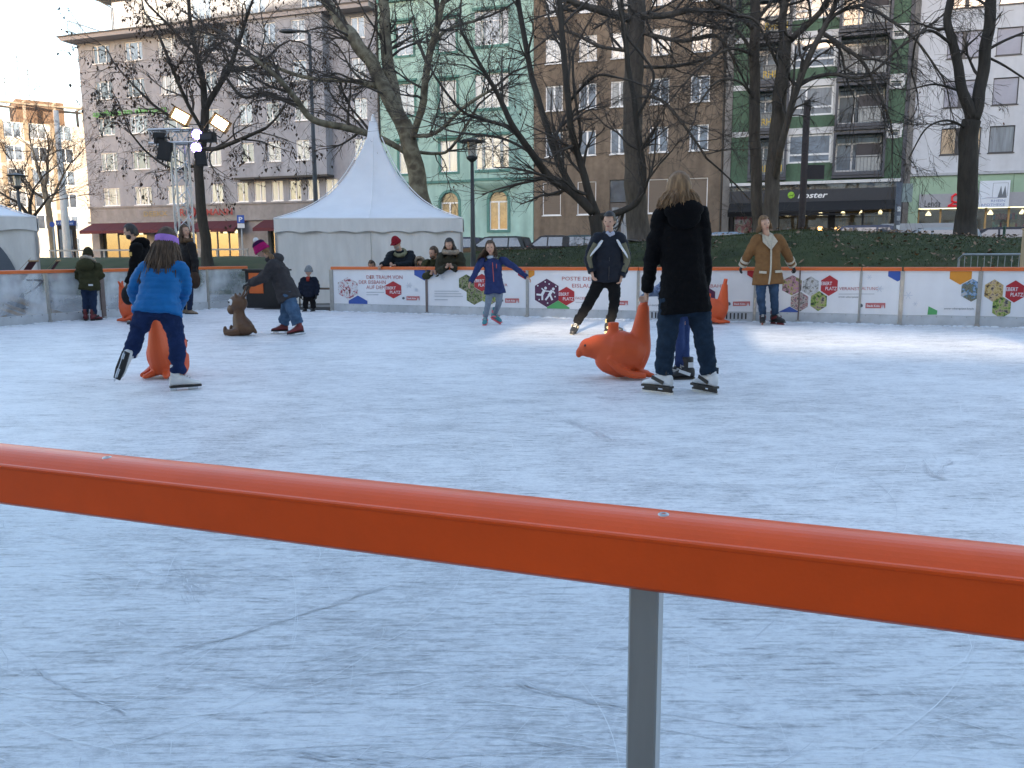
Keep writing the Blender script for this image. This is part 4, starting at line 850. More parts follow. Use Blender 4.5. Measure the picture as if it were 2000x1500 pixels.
def screw(x, y=-.004):
    mb = MB(); z = .9002; mb.lathe((x, y, z-.003), [(.0052, 0), (.0052, .002), (.0038, .0032), (.0020, .0032), (.0018, .0012)], 14); sc = mb.obj('screw', P('zinc_screw', (.5, .5, .5), .35, .1, metal=.9), near); sc.data.polygons.foreach_set('use_smooth', [True]*len(sc.data.polygons)); 
    mb = MB(); mb.lathe((x, y, z-.004), [(.0075, 0), (.0075, .0025)], 14); mb.obj('recess_shade_disc', P('recess_shadow', (.12, .02, .006), .6), sc)  # dark disc with the recess shade painted into its colour
screw(.005); screw(-.56)
mb = MB(); w = .0240
pts = [(-w/2, -w/2), (w/2, -w/2), (w/2, w/2), (-w/2, w/2)]
b_ = .0016; bp_ = []
for (x, y) in pts:
    sx, sy = (1 if x > 0 else -1), (1 if y > 0 else -1); q = [(x-sx*b_, y), (x, y-sy*b_)]; bp_ += q if sx*sy < 0 else q[::-1]
mb = MB(); ring = bp_; mb.loft([[(x-.008, y, z) for x, y in ring] for z in (0.0, .844)]); mb.obj('post', m_steel, near)
for xx in (-1.6, 1.5):
    mb = MB(); mb.loft([[(x+xx, y, z) for x, y in ring] for z in (0.0, .844)]); mb.obj('post', m_steel, near)
m_acr2 = bpy.data.materials.new('clear_acrylic'); m_acr2.use_nodes = True; clear_nodes(m_acr2, .035, (.93, .955, .97), .05)
mb = MB(); mb.box(-3.2, 3.0, .0125, .0165, .16, .843); mb.obj('acrylic_pane', m_acr2, near)
mb = MB(); mb.box(-3.2, 3.0, .011, .03, 0.001, .158); mb.obj('kickboard', m_kick, near)

# ================================================================ TENTS
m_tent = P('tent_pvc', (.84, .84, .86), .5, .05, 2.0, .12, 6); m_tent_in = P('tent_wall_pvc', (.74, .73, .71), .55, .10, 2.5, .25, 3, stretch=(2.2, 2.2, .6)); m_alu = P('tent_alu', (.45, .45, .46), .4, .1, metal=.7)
def tent(label, corner_fl, rotz, w, d, eave, val, peak, peak_off=(0, 0), arch=None, base=0.0):
    o = thing('pagoda_tent', label, 'tent', corner_fl, rotz)
    e = eave; n = 10
    cx, cy = w/2, d/2; H_ = peak - e; top = .16
    # roof: concave pagoda, 4 sides x rings
    rings = []
    per = []
    for k in range(n): per.append((w*k/n, 0))
    for k in range(n): per.append((w, d*k/n))
    for k in range(n): per.append((w-w*k/n, d))
    for k in range(n): per.append((0, d-d*k/n))
    for j in range(15):
        t = j/14; sc = (1-t)**1.0
        z = e + H_*(0.33*t + 0.67*t**3.2)
        rings.append([(cx + (x-cx)*max(sc, top/w*1.2), cy + (y-cy)*max(sc, top/w*1.2), z - .05*math.sin(math.pi*((i % n)/n))*math.sin(math.pi*t)) for i, (x, y) in enumerate(per)])
    mb = MB(); mb.loft(rings); r = mb.obj('roof', m_tent, o); r.data.polygons.foreach_set('use_smooth', [len(p.vertices) == 4 for p in r.data.polygons])
    mb = MB(); mb.lathe((cx, cy, peak), [(.09, -.25), (.07, .0), (.03, .18), (.0, .2)], 10); mb.obj('roof_cap', m_tent, r)
    # seams up each roof side
    mb = MB()
    for (x, y) in ((w, 0), (0, 0), (w, d), (0, d), (w/2, 0)):
        mb.tube([(cx+(x-cx)*(1-t*.97), cy+(y-cy)*(1-t*.97), e + H_*(0.33*t+.67*t**3.2) + .012) for t in [k/14 for k in range(14)]], .012, 5)
    mb.obj('roof_seam', m_tent, r)
    # scalloped valance
    for (a, b) in (((0, 0), (w, 0)), ((w, 0), (w, d)), ((w, d), (0, d)), ((0, d), (0, 0))):
        mb = MB(); m_ = 60; A = Vector((*a, 0)); B = Vector((*b, 0)); dr = (B-A).normalized(); nm = Vector((dr.y, -dr.x, 0))
        top_, bot = [], []
        for k in range(m_+1):
            t = k/m_; p = A+(B-A)*t + nm*(.015+.012*math.sin(t*37)+.01*math.sin(t*11)); sca = .045*abs(math.sin(t*math.pi*7))
            top_.append(p+Vector((0,0,e))); bot.append(p+nm*.01+Vector((0,0,e-val+sca)))
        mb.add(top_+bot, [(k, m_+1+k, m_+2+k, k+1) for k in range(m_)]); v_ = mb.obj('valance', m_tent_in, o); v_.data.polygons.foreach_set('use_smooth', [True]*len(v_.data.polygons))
    # walls with folds
    rs2 = random.Random(4)
    for wi, (a, b) in enumerate((((0, 0), (w, 0)), ((w, 0), (w, d)), ((w, d), (0, d)), ((0, d), (0, 0)))):
        mb = MB(); A = Vector((*a, 0)); B = Vector((*b, 0)); dr = (B-A).normalized(); nm = Vector((dr.y, -dr.x, 0)); mu, mv = 70, 14; vs = []
        for j in range(mv+1):
            z = base + .02 + (e-val*.3-base-.02)*j/mv
            for k in range(mu+1):
                t = k/mu; fold = .055*mnoise.noise(Vector((t*9, z*.5, wi*7)))+.032*mnoise.noise(Vector((t*26+z*1.5, z*.9, wi*3+5)))
                vs.append(A+(B-A)*t - nm*(.03 - fold) + Vector((0,0,z)))
        fs = [(j*(mu+1)+k, j*(mu+1)+k+1, (j+1)*(mu+1)+k+1, (j+1)*(mu+1)+k) for j in range(mv) for k in range(mu)]
        if arch and wi == 0:
            def inside(f): 
                c = sum((Vector(vs[i]) for i in f), Vector())/4; x, z = c.x, c.z; return ((x-arch[0])/arch[1])**2 + ((z-base)/(arch[2]-base))**2 < 1 
            fs = [f for f in fs if not inside(f)]
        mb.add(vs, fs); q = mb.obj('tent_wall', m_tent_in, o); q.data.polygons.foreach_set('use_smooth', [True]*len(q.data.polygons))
    for (x, y) in ((.03, .05), (w-.03, .05), (w-.03, d-.05), (.03, d-.05)):
        mb = MB(); mb.box(x-.03, x+.03, y-.03, y+.03, base, e-.01); mb.obj('pole', m_alu, o)
    return o
fl_ = Vector((-5.60, 20.15, -.03))
T1 = tent('large white pagoda tent with pointed roof behind the rink gap', fl_, R(5), 4.45, 4.6, 2.02, .33, 4.6)
mb = MB(); mb.cyl((2.26, -.05, 0), (2.26, -.05, 1.7), .014, 8); mb.obj('wall_joint', m_alu, T1)
T2 = tent('white pagoda tent with a dark round-arched opening at the left edge', Vector((-14.88, 16.5, -.03)), R(30), 5.0, 5.0, 2.02, .30, 4.72)
mb = MB(); n = 28; mb.poly_xz([(3.72+.92*math.cos(math.pi*k/n), .02+1.68*math.sin(math.pi*k/n)) for k in range(n+1)], -.035, -.02); mb.obj('arched_doorway', P('tent_dark_lining', (.11, .13, .16), .8, .1), T2)

# ================================================================ LIGHT TRUSS AND LAMPS
TX, TY = -7.18, 18.75
m_tr = P('truss_alu', (.55, .55, .56), .35, .1, 10, metal=.75); m_blk = P('black_housing', (.012, .012, .013), .55, .2, 10)
tw = thing('truss_tower', 'aluminium lattice truss tower carrying stage lamps behind the left boards', 'truss', (TX, TY, -.03), R(38))
s_ = .145; hT = 3.55
for (x, y) in ((-s_, -s_), (s_, -s_), (s_, s_), (-s_, s_)):
    mb = MB(); mb.cyl((x, y, 0), (x, y, hT), .025, 10); mb.obj('chord', m_tr, tw)
cs_ = [(-s_, -s_), (s_, -s_), (s_, s_), (-s_, s_)]
for f in range(4):
    a, b = cs_[f], cs_[(f+1) % 4]; mb = MB(); k = 0; z = .05
    while z+.29 < hT:
        p, q = (a, b) if k % 2 == 0 else (b, a); mb.cyl((p[0], p[1], z), (q[0], q[1], z+.29), .0095, 6); k += 1; z += .29
    mb.obj('brace', m_tr, tw)
mb = MB(); mb.box(-.4, .4, -.4, .4, 0, .02); mb.obj('base_plate', m_tr, tw)
# cross arm
arm = thing('lamp_crossbar', 'short horizontal truss arm on top of the lattice tower', 'truss', (TX, TY, hT-.03), R(-8))
mb = MB()
for z in (.02, .30):
    for y in (-.14, .14): mb.cyl((-.62, y, z), (.42, y, z), .025, 8)
mb.obj('chord', m_tr, arm); mb = MB()
for y in (-.14, .14):
    for k in range(4): x = -.6+k*.25; mb.cyl((x, y, .02 if k % 2 else .3), (x+.25, y, .3 if k % 2 else .02), .0095, 6); mb.cyl((x, y, .02), (x, y, .3), .0095, 6)
mb.obj('brace', m_tr, arm)
def lamp_thing(name, label, px, py, Y, aim, kind):
    p = at_y(px, py, Y); o = thing(name, label, 'lamp', p); d = Vector(aim).normalized()
    q = d.to_track_quat('-Y', 'Z')
    o.rotation_mode = 'QUATERNION'; return o, q
m_warm = EM('halogen_glow', (1.0, .62, .30), 7.0); m_led = EM('led_glow', (.34, .24, 1.0), 3.5); m_bar = P('reflector', (.6, .5, .35), .25, .1, metal=.8)
def flood(px, py, Y, label, roll):
    o, q = lamp_thing('floodlight', label, px, py, Y, (.50, -.80, -.28), 0)
    o.rotation_quaternion = q @ Matrix.Rotation(R(roll), 3, 'Y').to_quaternion(); o['group'] = 'warm floodlights on the truss'
    mb = MB(); w, h = .15, .10; mb.loft([[(-w*k_, y, -h*k_), (w*k_, y, -h*k_), (w*k_, y, h*k_), (-w*k_, y, h*k_)] for y, k_ in ((.16, .5), (.10, .9), (-.02, 1.3), (-.05, 1.42))], False); mb.quad((-w*.45, .16, -h*.45), (-w*.45, .16, h*.45), (w*.45, .16, h*.45), (w*.45, .16, -h*.45)); mb.obj('housing', m_blk, o)
    mb = MB(); mb.quad((-w, -.02, -h), (w, -.02, -h), (w, -.02, h), (-w, -.02, h)); mb.obj('glowing_front', m_warm, o)
    mb = MB(); mb.tube([(-w*1.25, .04, 0), (-w*1.28, .06, -.26), (w*1.28, .06, -.26), (w*1.25, .04, 0)], .014, 6); mb.obj('yoke', m_blk, o)
flood(352, 227, 18.6, 'tilted warm glowing floodlight above the truss tower', 26); flood(429, 240, 18.6, 'tilted warm glowing floodlight to the right of the truss tower', 30)
def par(px, py, Y, label):
    o, q = lamp_thing('led_spot', label, px, py, Y, (.35, -.9, -.2), 0); o.rotation_quaternion = q; o['group'] = 'violet led spots on the truss'
    mb = MB(); mb.tube([(0, .2, 0), (0, .12, 0), (0, .0, 0)], [.07, .11, .115], 16, caps=False); mb.obj('housing', m_blk, o)
    for k in range(19):
        r_, a_ = ((0, 0) if k == 0 else ((.045, k*math.pi/3) if k < 7 else (.088, k*math.pi/6))); mb = MB(); mb.sphere((r_*math.cos(a_), .03, r_*math.sin(a_)), (.021, .012, .021), 8, 5); mb.obj('led', m_led, o)
    mb = MB(); mb.tube([(-.14, .1, 0), (-.15, .12, .2), (.15, .12, .2), (.14, .1, 0)], .012, 6); mb.obj('yoke', m_blk, o)
par(385, 263, 18.55, 'upper glowing violet led spot on the truss'); par(383, 289, 18.55, 'lower glowing violet led spot on the truss')
def boxlamp(px, py, Y, label, tilt, w=.2, h=.34):
    p = at_y(px, py, Y); o = thing('black_speaker', label, 'speaker', p, R(15), 'black boxes hanging on the truss'); mb = MB()
    mb.cbox((0, 0, 0), (w, .2, h), Matrix.Rotation(R(tilt), 3, 'Y')); mb.obj('cabinet', m_blk, o)
    mb = MB(); mb.cbox((0, -.105, 0), (w*.86, .012, h*.9), Matrix.Rotation(R(tilt), 3, 'Y')); mb.obj('grille', P('speaker_grille', (.02, .02, .022), .7, .3, 60), o)
    mb = MB(); mb.tube([(-w*.6, 0, 0), (-w*.6, 0, h*.7), (w*.6, 0, h*.7), (w*.6, 0, 0)], .012, 6); mb.obj('bracket', m_blk, o)
boxlamp(322, 295, 18.6, 'black speaker hanging under the left end of the truss arm', 12, .26, .40); boxlamp(393, 310, 18.7, 'black speaker hanging at the right side of the truss tower', -4, .22, .30); boxlamp(312, 270, 18.7, 'black box clamped beside the left end of the truss arm', 0, .22, .22)
mb = MB(); p = at_y(405, 268, 18.7); o = thing('dimmer_box', 'small black dimmer box at the right end of the truss arm', 'dimmer', p); mb.cbox((0, 0, 0), (.34, .2, .2)); mb.obj('case', m_blk, o); mb = MB(); mb.cbox((0, -.11, 0), (.26, .02, .12)); mb.obj('front_plate', P('dark_plate', (.04, .04, .045), .4), o)

# ================================================================ STREET LAMPS, SIGNS, MASTS
m_lampost = P('lamp_post_grey', (.055, .06, .065), .5, .15, 8); m_mast = P('white_mast', (.6, .6, .58), .5, .1, 4)
def mast(name, label, cat, px, py_top, Y, z0, r0, r1, mat, n=12):
    t = at_y(px, py_top, Y); o = thing(name, label, cat, (t.x, t.y, z0)); h = t.z - z0
    mb = MB(); mb.lathe((0, 0, 0), [(r0*1.9, 0), (r0*1.9, .05), (r0*1.15, .12), (r0, .5), (r1, h)], n); mb.obj('pole', mat, o, smooth=True); return o, h
o, h = mast('street_lamp', 'tall dark street lamp with curved arm in front of the grey house', 'street lamp', 604, 66, 36, .68, .11, .06, m_lampost)
mb = MB(); mb.tube([(0, 0, h-.05), (-.1, 0, h+.08), (-.5, 0, h+.12)], .05, 8); mb.obj('arm', m_lampost, o); mb = MB(); mb.sphere((-.85, 0, h+.1), (.4, .14, .09), 12, 7); mb.obj('lamp_head', m_lampost, o)
def lantern(label, px, py, Y, z0):
    o, h = mast('lantern_post', label, 'street lamp', px, py, Y, z0, .085, .055, m_lampost)
    mb = MB(); mb.lathe((0, 0, h), [(.05, 0), (.17, .1), (.19, .16), (.13, .2)], 12); mb.obj('lantern_base', m_lampost, o); mb = MB(); mb.lathe((0, 0, h+.2), [(.12, 0), (.16, .42)], 12); mb.obj('lantern_glass', GLASS('lantern_glass', (.5, .48, .42), .25), o)
    mb = MB(); mb.lathe((0, 0, h+.63), [(.42, 0), (.44, .03), (.1, .12), (0, .16)], 16); mb.obj('lantern_roof', m_lampost, o)
    for k in range(4): mb = MB(); a = k*math.pi/2+.4; mb.cyl((.17*math.cos(a), .17*math.sin(a), h+.15), (.34*math.cos(a), .34*math.sin(a), h+.64), .012, 5); mb.obj('stay', m_lampost, o)
lantern('dark lantern post in front of the mint green house', 922, 317, 28, .6); lantern('dark lantern post above the left tent', 35, 371, 40, .6)
mast('flag_mast', 'tall white mast in front of the sunlit beige block', 'mast', 109, 216, 50, .6, .22, .13, m_mast)
o, h = mast('parking_sign', 'blue parking sign on a pole at the grey house', 'sign', 471, 432, 44, .68, .04, .035, m_post)
mb = MB(); mb.box(-.18, .18, -.07, -.045, h-.1, h+.3); pl = mb.obj('plate', P('traffic_blue', (.02, .09, .42), .4, .05), o); text_fit('P', -.1, .1, h-.02, -.075, C_['white'], pl, h=.24, bold=.03); mb = MB(); mb.box(-.18, .18, -.07, -.045, h-.35, h-.12); mb.obj('lower_plate', m_sign, o)
o, h = mast('wooden_pole', 'dark brown slanted-top pole with small board in front of the green-panel house', 'pole', 1577, 196, 34, .7, .14, .13, P('dark_wood_pole', (.035, .024, .022), .8, .25, 6, .3, 20))
mb = MB(); mb.box(.12, .78, -.05, .0, h-3.0, h-2.45); mb.obj('board', P('dark_board', (.03, .025, .03), .7), o)
o, h = mast('traffic_pole', 'grey pole with stickers beside the green-panel house', 'pole', 1757, 356, 33, .7, .11, .11, P('grey_pole', (.10, .11, .13), .5, .2, 6))
mb = MB(); mb.box(.1, .5, -.06, -.02, h-.75, h-.05); mb.obj('sign_plate', P('pale_plate', (.30, .36, .36), .5, .1), o)
for k in range(3): mb = MB(); mb.box(-.07, .06, -.118, -.112, h-1.1-k*.35, h-.92-k*.35); mb.obj('sticker', [m_sign, C_['grey'], m_sign][k], o)
o, h = mast('round_sign_post', 'thin post with round blue sign beside the left tent', 'sign', 103, 436, 36, .6, .035, .03, m_post)
mb = MB(); mb.tube([(0, -.06, h-.05), (0, -.04, h-.05)], .11, 20); mb.obj('round_plate', MATS['traffic_blue'], o)
# underground entrance with blue sign
p = at_y(132, 470, 52); o = thing('subway_entrance', 'dark subway entrance box with blue sign on top by the grey house', 'kiosk', (p.x, p.y, .6), R(15))
mb = MB(); mb.box(-.46, .46, -.3, .3, .002, 2.45); mb.obj('case', m_blk, o); mb = MB(); mb.box(-.5, .5, -.32, .32, 2.453, 2.75); sgn = mb.obj('sign_box', P('subway_blue', (.03, .10, .36), .4), o); text_fit('U Ebertplatz', -.44, .44, 2.52, -.325, C_['white'], sgn, h=.14); mb = MB(); mb.box(-.36, .36, -.32, -.303, .5, 2.2); mb.obj('poster_pane', GLASS('poster_pane', (.05, .06, .09), .3, var=.9, scale=3), o)
# white guard rail along the street on the left
p0 = at_y(95, 485, 42); o = thing('guard_rail', 'long pale guard rail along the street on the left', 'railing', (p0.x, p0.y, .62), R(-14)); m_gr = P('guard_rail_steel', (.26, .28, .31), .45, .1, metal=.4)
mb = MB(); mb.box(0, 11, -.03, .03, .80, .88); mb.obj('rail', m_gr, o)
for k in range(8): mb = MB(); mb.box(k*1.55, k*1.55+.09, .03, .1, 0, .88); mb.obj('post', m_gr, o)
# crowd barrier and timber post at the right edge
p = at_y(1990, 512, 14.2); o = thing('crowd_barrier', 'galvanised crowd barrier standing behind the boards at the right edge', 'crowd barrier', (p.x, p.y, 0), R(-55)); m_galv = P('galvanised_tube', (.30, .32, .33), .45, .15, metal=.5)
mb = MB(); mb.tube([(-1.0, 0, 0.02), (-1.0, 0, 1.02), (-.93, 0, 1.09), (.93, 0, 1.09), (1.0, 0, 1.02), (1.0, 0, .02)], .02, 8); mb.cyl((-1, 0, .2), (1, 0, .2), .018, 8); mb.obj('frame', m_galv, o)
for k in range(17): x = -.9+k*.1125; mb = MB(); mb.cyl((x, 0, .2), (x, 0, 1.09), .007, 6); mb.obj('bar', m_galv, o)
for x in (-.6, .6): mb = MB(); mb.tube([(x, -.28, 0), (x, -.2, .06), (x, .2, .06), (x, .28, 0)], .014, 6); mb.obj('foot', m_galv, o)
p = at_y(2000, 462, 13.6); o = thing('timber_post', 'pale timber post at the right edge above the boards', 'post', (p.x+.06, p.y, 0), R(20)); mb = MB(); mb.box(-.055, .055, -.055, .055, 0, p.z+.1); mb.obj('post', P('pale_timber', (.42, .32, .20), .75, .2, 5, .1, 20, stretch=(3, 3, .4)), o); mb = MB(); mb.box(-.065, .065, -.065, .065, p.z+.1, p.z+.13); mb.obj('cap', MATS['pale_timber'], o)
p = at_y(1960, 470, 22); o = thing('green_bollard', 'thin dark green sign post on the bank at the right', 'post', (p.x, p.y, 1.0)); mb = MB(); mb.cyl((0, 0, 0), (0, 0, .75), .035, 8); mb.obj('post', P('green_post', (.03, .08, .06), .5), o); mb = MB(); mb.sphere((0, 0, .77), .04, 8, 6); mb.obj('cap', MATS['green_post'], o)

# ================================================================ DECK CHAIRS, BENCH, BOX, BAG
m_beech = P('beech_wood', (.40, .25, .12), .6, .15, 6, stretch=(2, 2, .5)); m_canvas = P('burgundy_canvas', (.065, .012, .026), .85, .12, 10)
def deck_chair(x, y, rz, label, fold=1.0):
    o = thing('deck_chair', label, 'deck chair', (x, y, -.03), rz, 'wooden deck chairs behind the left boards')
    for sx in (-.29, .29): 
        mb = MB(); mb.loft([[(sx-.014, -.52, .02), (sx+.014, -.52, .02), (sx+.014, -.48, .06), (sx-.014, -.48, .06)], [(sx-.014, .50, 1.10), (sx+.014, .50, 1.10), (sx+.014, .54, 1.14), (sx-.014, .54, 1.14)]]); mb.obj('long_rail', m_beech, o)
        s2 = sx*.9; mb = MB(); mb.loft([[(s2-.013, .50, .02), (s2+.013, .50, .02), (s2+.013, .54, .06), (s2-.013, .54, .06)], [(s2-.013, -.45, .42), (s2+.013, -.45, .42), (s2+.013, -.42, .47), (s2-.013, -.42, .47)]]); mb.obj('seat_rail', m_beech, o)
    for (y_, z_) in ((.50, 1.08), (-.43, .43), (.5, .05), (-.49, .05)): mb = MB(); mb.cyl((-.29, y_, z_), (.29, y_, z_), .016, 8); mb.obj('cross_bar', m_beech, o)
    mb = MB(); n = 12; vs = []
    for k in range(n+1):
        t = k/n; yy = -.43+.93*t; zz = .43+.65*t - .22*math.sin(math.pi*t); vs += [(-.25, yy, zz), (.25, yy, zz)]
    mb.add(vs, [(2*k, 2*k+1, 2*k+3, 2*k+2) for k in range(n)]); mb.obj('canvas', m_canvas, o, smooth=True); return o
deck_chair(-9.0, 15.0, R(-75), 'deck chair with burgundy canvas seen through the clear boards, leftmost'); deck_chair(-9.05, 15.9, R(-68), 'deck chair with burgundy canvas right behind the boards left of the boy'); deck_chair(-8.0, 20.5, R(10), 'deck chair with burgundy canvas back by the truss tower')
p = Vector((-8.9, 16.3, -.03)); o = thing('round_table', 'dark round table among the deck chairs behind the clear boards', 'table', p); mb = MB(); mb.lathe((0, 0, 0), [(.25, 0), (.25, .03), (.04, .05), (.035, .68), (.38, .70), (.4, .73)], 20); mb.obj('table', P('dark_table', (.03, .02, .025), .6), o); mb = MB(); mb.lathe((.1, 0, .73), [(.05, 0), (.07, .12)], 12); mb.obj('cup', m_orange2, o)
p = Vector((-4.05, 18.6, -.03)); o = thing('folding_bench', 'folding bench with steel legs beside the tent in the gap', 'bench', p, R(-8)); mb = MB(); mb.box(-.75, .75, -.13, .13, .42, .455); mb.obj('seat', P('bench_wood', (.16, .11, .08), .7, .2), o)
for x in (-.6, .6): mb = MB(); mb.tube([(x, -.12, .42), (x, -.14, .02), (x, .14, .02), (x, .12, .42)], .016, 6); mb.cyl((x, 0, .42), (x*.55, 0, .40), .012, 6); mb.obj('leg', m_blk, o)
p = Vector((-5.35, 18.55, 0)); o = thing('entrance_counter', 'black counter box with orange panel at the rink entrance', 'counter', p, R(-12)); mb = MB(); mb.box(-.42, .42, -.2, .2, 0, .80); mb.obj('body', m_blk, o); mb = MB(); mb.box(-.33, .0, -.215, -.202, .32, .76); mb.obj('orange_panel', m_orange2, o); mb = MB(); mb.box(-.46, .46, -.24, .24, .802, .84); mb.obj('top', P('black_top', (.02, .02, .02), .5), o)
mb = MB(); p = Vector((-4.45, 18.2, -.025)); o = thing('rubber_mat', 'dark rubber mat on the floor of the rink entrance', 'mat', p, R(-15)); mb.box(-.9, .9, -.45, .45, 0, .03); mb.obj('mat', P('rubber', (.02, .02, .02), .8, .2, 20), o); mb = MB(); mb.box(-.95, .95, -.5, -.452, 0, .035); mb.obj('edge', m_blk, o)
# backpack on the bank
p = at_y(1108, 516, 17.2); o = thing('backpack', 'blue and black backpack lying on the bank behind the boards', 'bag', (p.x, p.y, bank_z(p.x, p.y)), R(15)); mb = MB(); mb.sphere((0, 0, .17), (.30, .17, .19), 14, 9); mb.sphere((-.22, -.03, .12), (.2, .14, .14), 12, 8); mb.obj('body', P('backpack_blue', (.02, .055, .13), .8, .3, 6, .3, 15), o, smooth=True); mb = MB(); mb.sphere((-.1, -.06, .20), (.24, .12, .1), 12, 8); mb.obj('flap', P('backpack_black', (.012, .014, .018), .8), o, smooth=True); mb = MB(); mb.tube([(-.2, -.1, .3), (0, -.16, .36), (.2, -.1, .3)], .02, 6); mb.obj('strap', m_blk, o)
p = at_y(1130, 501, 17.4); o = thing('thermos', 'small pale bottle standing by the backpack', 'bottle', (p.x, p.y, bank_z(p.x, p.y))); mb = MB(); mb.lathe((0, 0, 0), [(.04, 0), (.045, .02), (.045, .22), (.025, .27), (.025, .3)], 12); mb.obj('flask', P('pale_flask', (.5, .56, .66), .35), o, smooth=True); mb = MB(); mb.lathe((0, 0, .3), [(.028, 0), (.028, .05)], 10); mb.obj('cap', m_blk, o)

# ================================================================ PARKED CARS
m_tyre = P('tyre', (.02, .02, .02), .8); m_rim = P('alloy_rim', (.4, .41, .42), .35, metal=.8); m_cglass = GLASS('car_glass', (.03, .042, .055), .12, var=.6, scale=1.5)
def car(pos, rz, label, col, kind='estate'):
    o = thing('parked_car', label, 'car', pos, rz, 'cars parked along the street'); pt = P('car_paint_%d' % int(col[0]*1000+col[2]*77777), col, .4, .06, 3, spec=.3, coat=.1)
    L_, W_, Hh = (4.3, 1.76, 1.62) if kind == 'van' else ((4.4, 1.74, 1.46) if kind == 'estate' else (3.9, 1.68, 1.45))
    bz = .92 if kind == 'van' else .86
    low = [(-L_/2, .35), (-L_/2+.05, .62), (-L_/2+.12, .74), (-.28*L_, bz), (L_/2-.18, bz), (L_/2-.02, .7), (L_/2, .4), (L_/2-.1, .22), (-L_/2+.1, .22)]
    roof0, roof1 = -.10*L_, (.40 if kind != 'small' else .30)*L_; ws = -.27*L_
    mb = MB()
    def sect(k, inset, zs=1.0): return [(x*(1-.01*k), inset, z*zs) for x, z in low]
    hw = W_/2
    rings = [[(x*.97, -hw+.0, .22+(z-.22)*.97) for x, z in low], [(x, -hw+.05, z) for x, z in low], [(x, hw-.05, z) for x, z in low], [(x*.97, hw, .22+(z-.22)*.97) for x, z in low]]
    mb.loft(rings); body = mb.obj('body', pt, o)
    gh = [(ws, bz-.02), (roof0, Hh-.05), (roof0+.3, Hh), (roof1-.35, Hh), (roof1, Hh-.07), (L_/2-.22, bz-.02)]
    mb = MB(); hw2 = W_/2-.06
    def pz(z): return hw2 - (z-bz)/(Hh-bz)*.16
    mb.loft([[(x, -pz(z), z) for x, z in gh], [(x, pz(z), z) for x, z in gh]]); cab = mb.obj('cabin', pt, o)
    def sidewin(a, b, s):
        mb = MB(); z0, z1 = bz+.03, Hh-.1
        def xl(t0, z): return t0
        pts = [(a[0], z0), (b[0], z0), (b[1], z1), (a[1], z1)]
        mb.add([(x, s*(pz(z)+.006), z) for x, z in pts], [(0,1,2,3) if s < 0 else (3,2,1,0)]); mb.obj('side_window', m_cglass, cab)
    for s in (-1, 1):
        sidewin((ws+.16, roof0+.1), (.02, .02), s); sidewin((.10, .10), (.22*L_, .22*L_), s)
        if kind != 'small': sidewin((.24*L_, .24*L_), (.40*L_, .34*L_), s)
    mb = MB(); mb.add([(ws+.05, -hw2+.12, bz+.05), (roof0-.02, -pz(Hh)+.1, Hh-.08), (roof0-.02, pz(Hh)-.1, Hh-.08), (ws+.05, hw2-.12, bz+.05)], [(0,3,2,1)]); 
    for v in range(4): x, y, z = mb.v[v]; mb.v[v] = (x-.03, y, z+.01)
    mb.obj('windscreen', m_cglass, cab)
    mb = MB(); mb.add([(L_/2-.2, -hw2+.12, bz+.05), (roof1+.03, -pz(Hh)+.1, Hh-.12), (roof1+.03, pz(Hh)-.1, Hh-.12), (L_/2-.2, hw2-.12, bz+.05)], [(0,1,2,3)]); mb.obj('rear_window', m_cglass, cab)
    for x in (-.31*L_, .31*L_):
        for s in (-1, 1):
            w_ = MB(); w_.tube([(x, s*(hw-.2), .31), (x, s*(hw+.005), .31)], .31, 20); wo = w_.obj('wheel', m_tyre, o); w_ = MB(); w_.tube([(x, s*(hw-.1), .31), (x, s*(hw+.012), .31)], .2, 16); w_.obj('rim', m_rim, wo)
    for s in (-1, 1):
        mb = MB(); mb.cbox((-L_/2+.06, s*(hw-.3), .66), (.1, .36, .13)); mb.obj('headlight', P('headlight', (.6, .62, .64), .15), o); mb = MB(); mb.cbox((L_/2-.06, s*(hw-.16), .78), (.1, .18, .24)); mb.obj('taillight', P('taillight', (.35, .02, .02), .3), o)
    mb = MB(); mb.cbox((-.2*L_, -hw-.08, bz+.08), (.12, .16, .11)); mb.obj('mirror', pt, o); return o
def carp(px, off): 
    # position on the street at the pixel column px and the given distance in front of the facades
    d = ray(px, 470); q = FP + FN*off; t = ((q - Vector((0,0,EYE))).dot(FN)) / d.dot(FN); p = Vector((0,0,EYE)) + d*t; return Vector((p.x, p.y, .72))
car(carp(1662, -16.5), -TH, 'blue-grey people carrier parked behind the bank right of the brown pole', (.07, .085, .14), 'van')
car(carp(1812, -17.0), -TH, 'silver estate car parked behind the bank left of the dark forked tree', (.36, .40, .44), 'estate'); car(carp(1940, -16.6), -TH, 'dark blue car parked behind the bank at the right edge', (.025, .03, .045), 'estate')
car(carp(1075, -13), -TH, 'black car parked in front of the brown house, left one', (.02, .022, .026), 'small'); car(carp(1150, -13), -TH+math.pi, 'dark teal car parked in front of the brown house, right one', (.03, .06, .07), 'small'); car(carp(968, -12), -TH, 'dark car parked in front of the mint green house', (.012, .02, .022), 'estate'); car(carp(905, -11.5), -TH, 'navy car parked just right of the tent before the mint house', (.012, .018, .045), 'small'); car(carp(1405, -15), -TH, 'pale blue car half hidden behind the bank by the concrete pier', (.22, .30, .40), 'small')
p = carp(1800, -7.5); o = thing('delivery_trailer', 'pale grey van box parked before the pharmacy', 'van', (p.x, p.y, .72), -TH); mb = MB(); mb.box(-2.0, 2.0, -.9, .9, .5, 1.95); mb.obj('box_body', P('pale_van', (.36, .38, .41), .5, .06), o); mb = MB(); mb.box(-.3, 1.4, -.915, -.903, 1.1, 1.7); mb.obj('side_window', m_cglass, o)
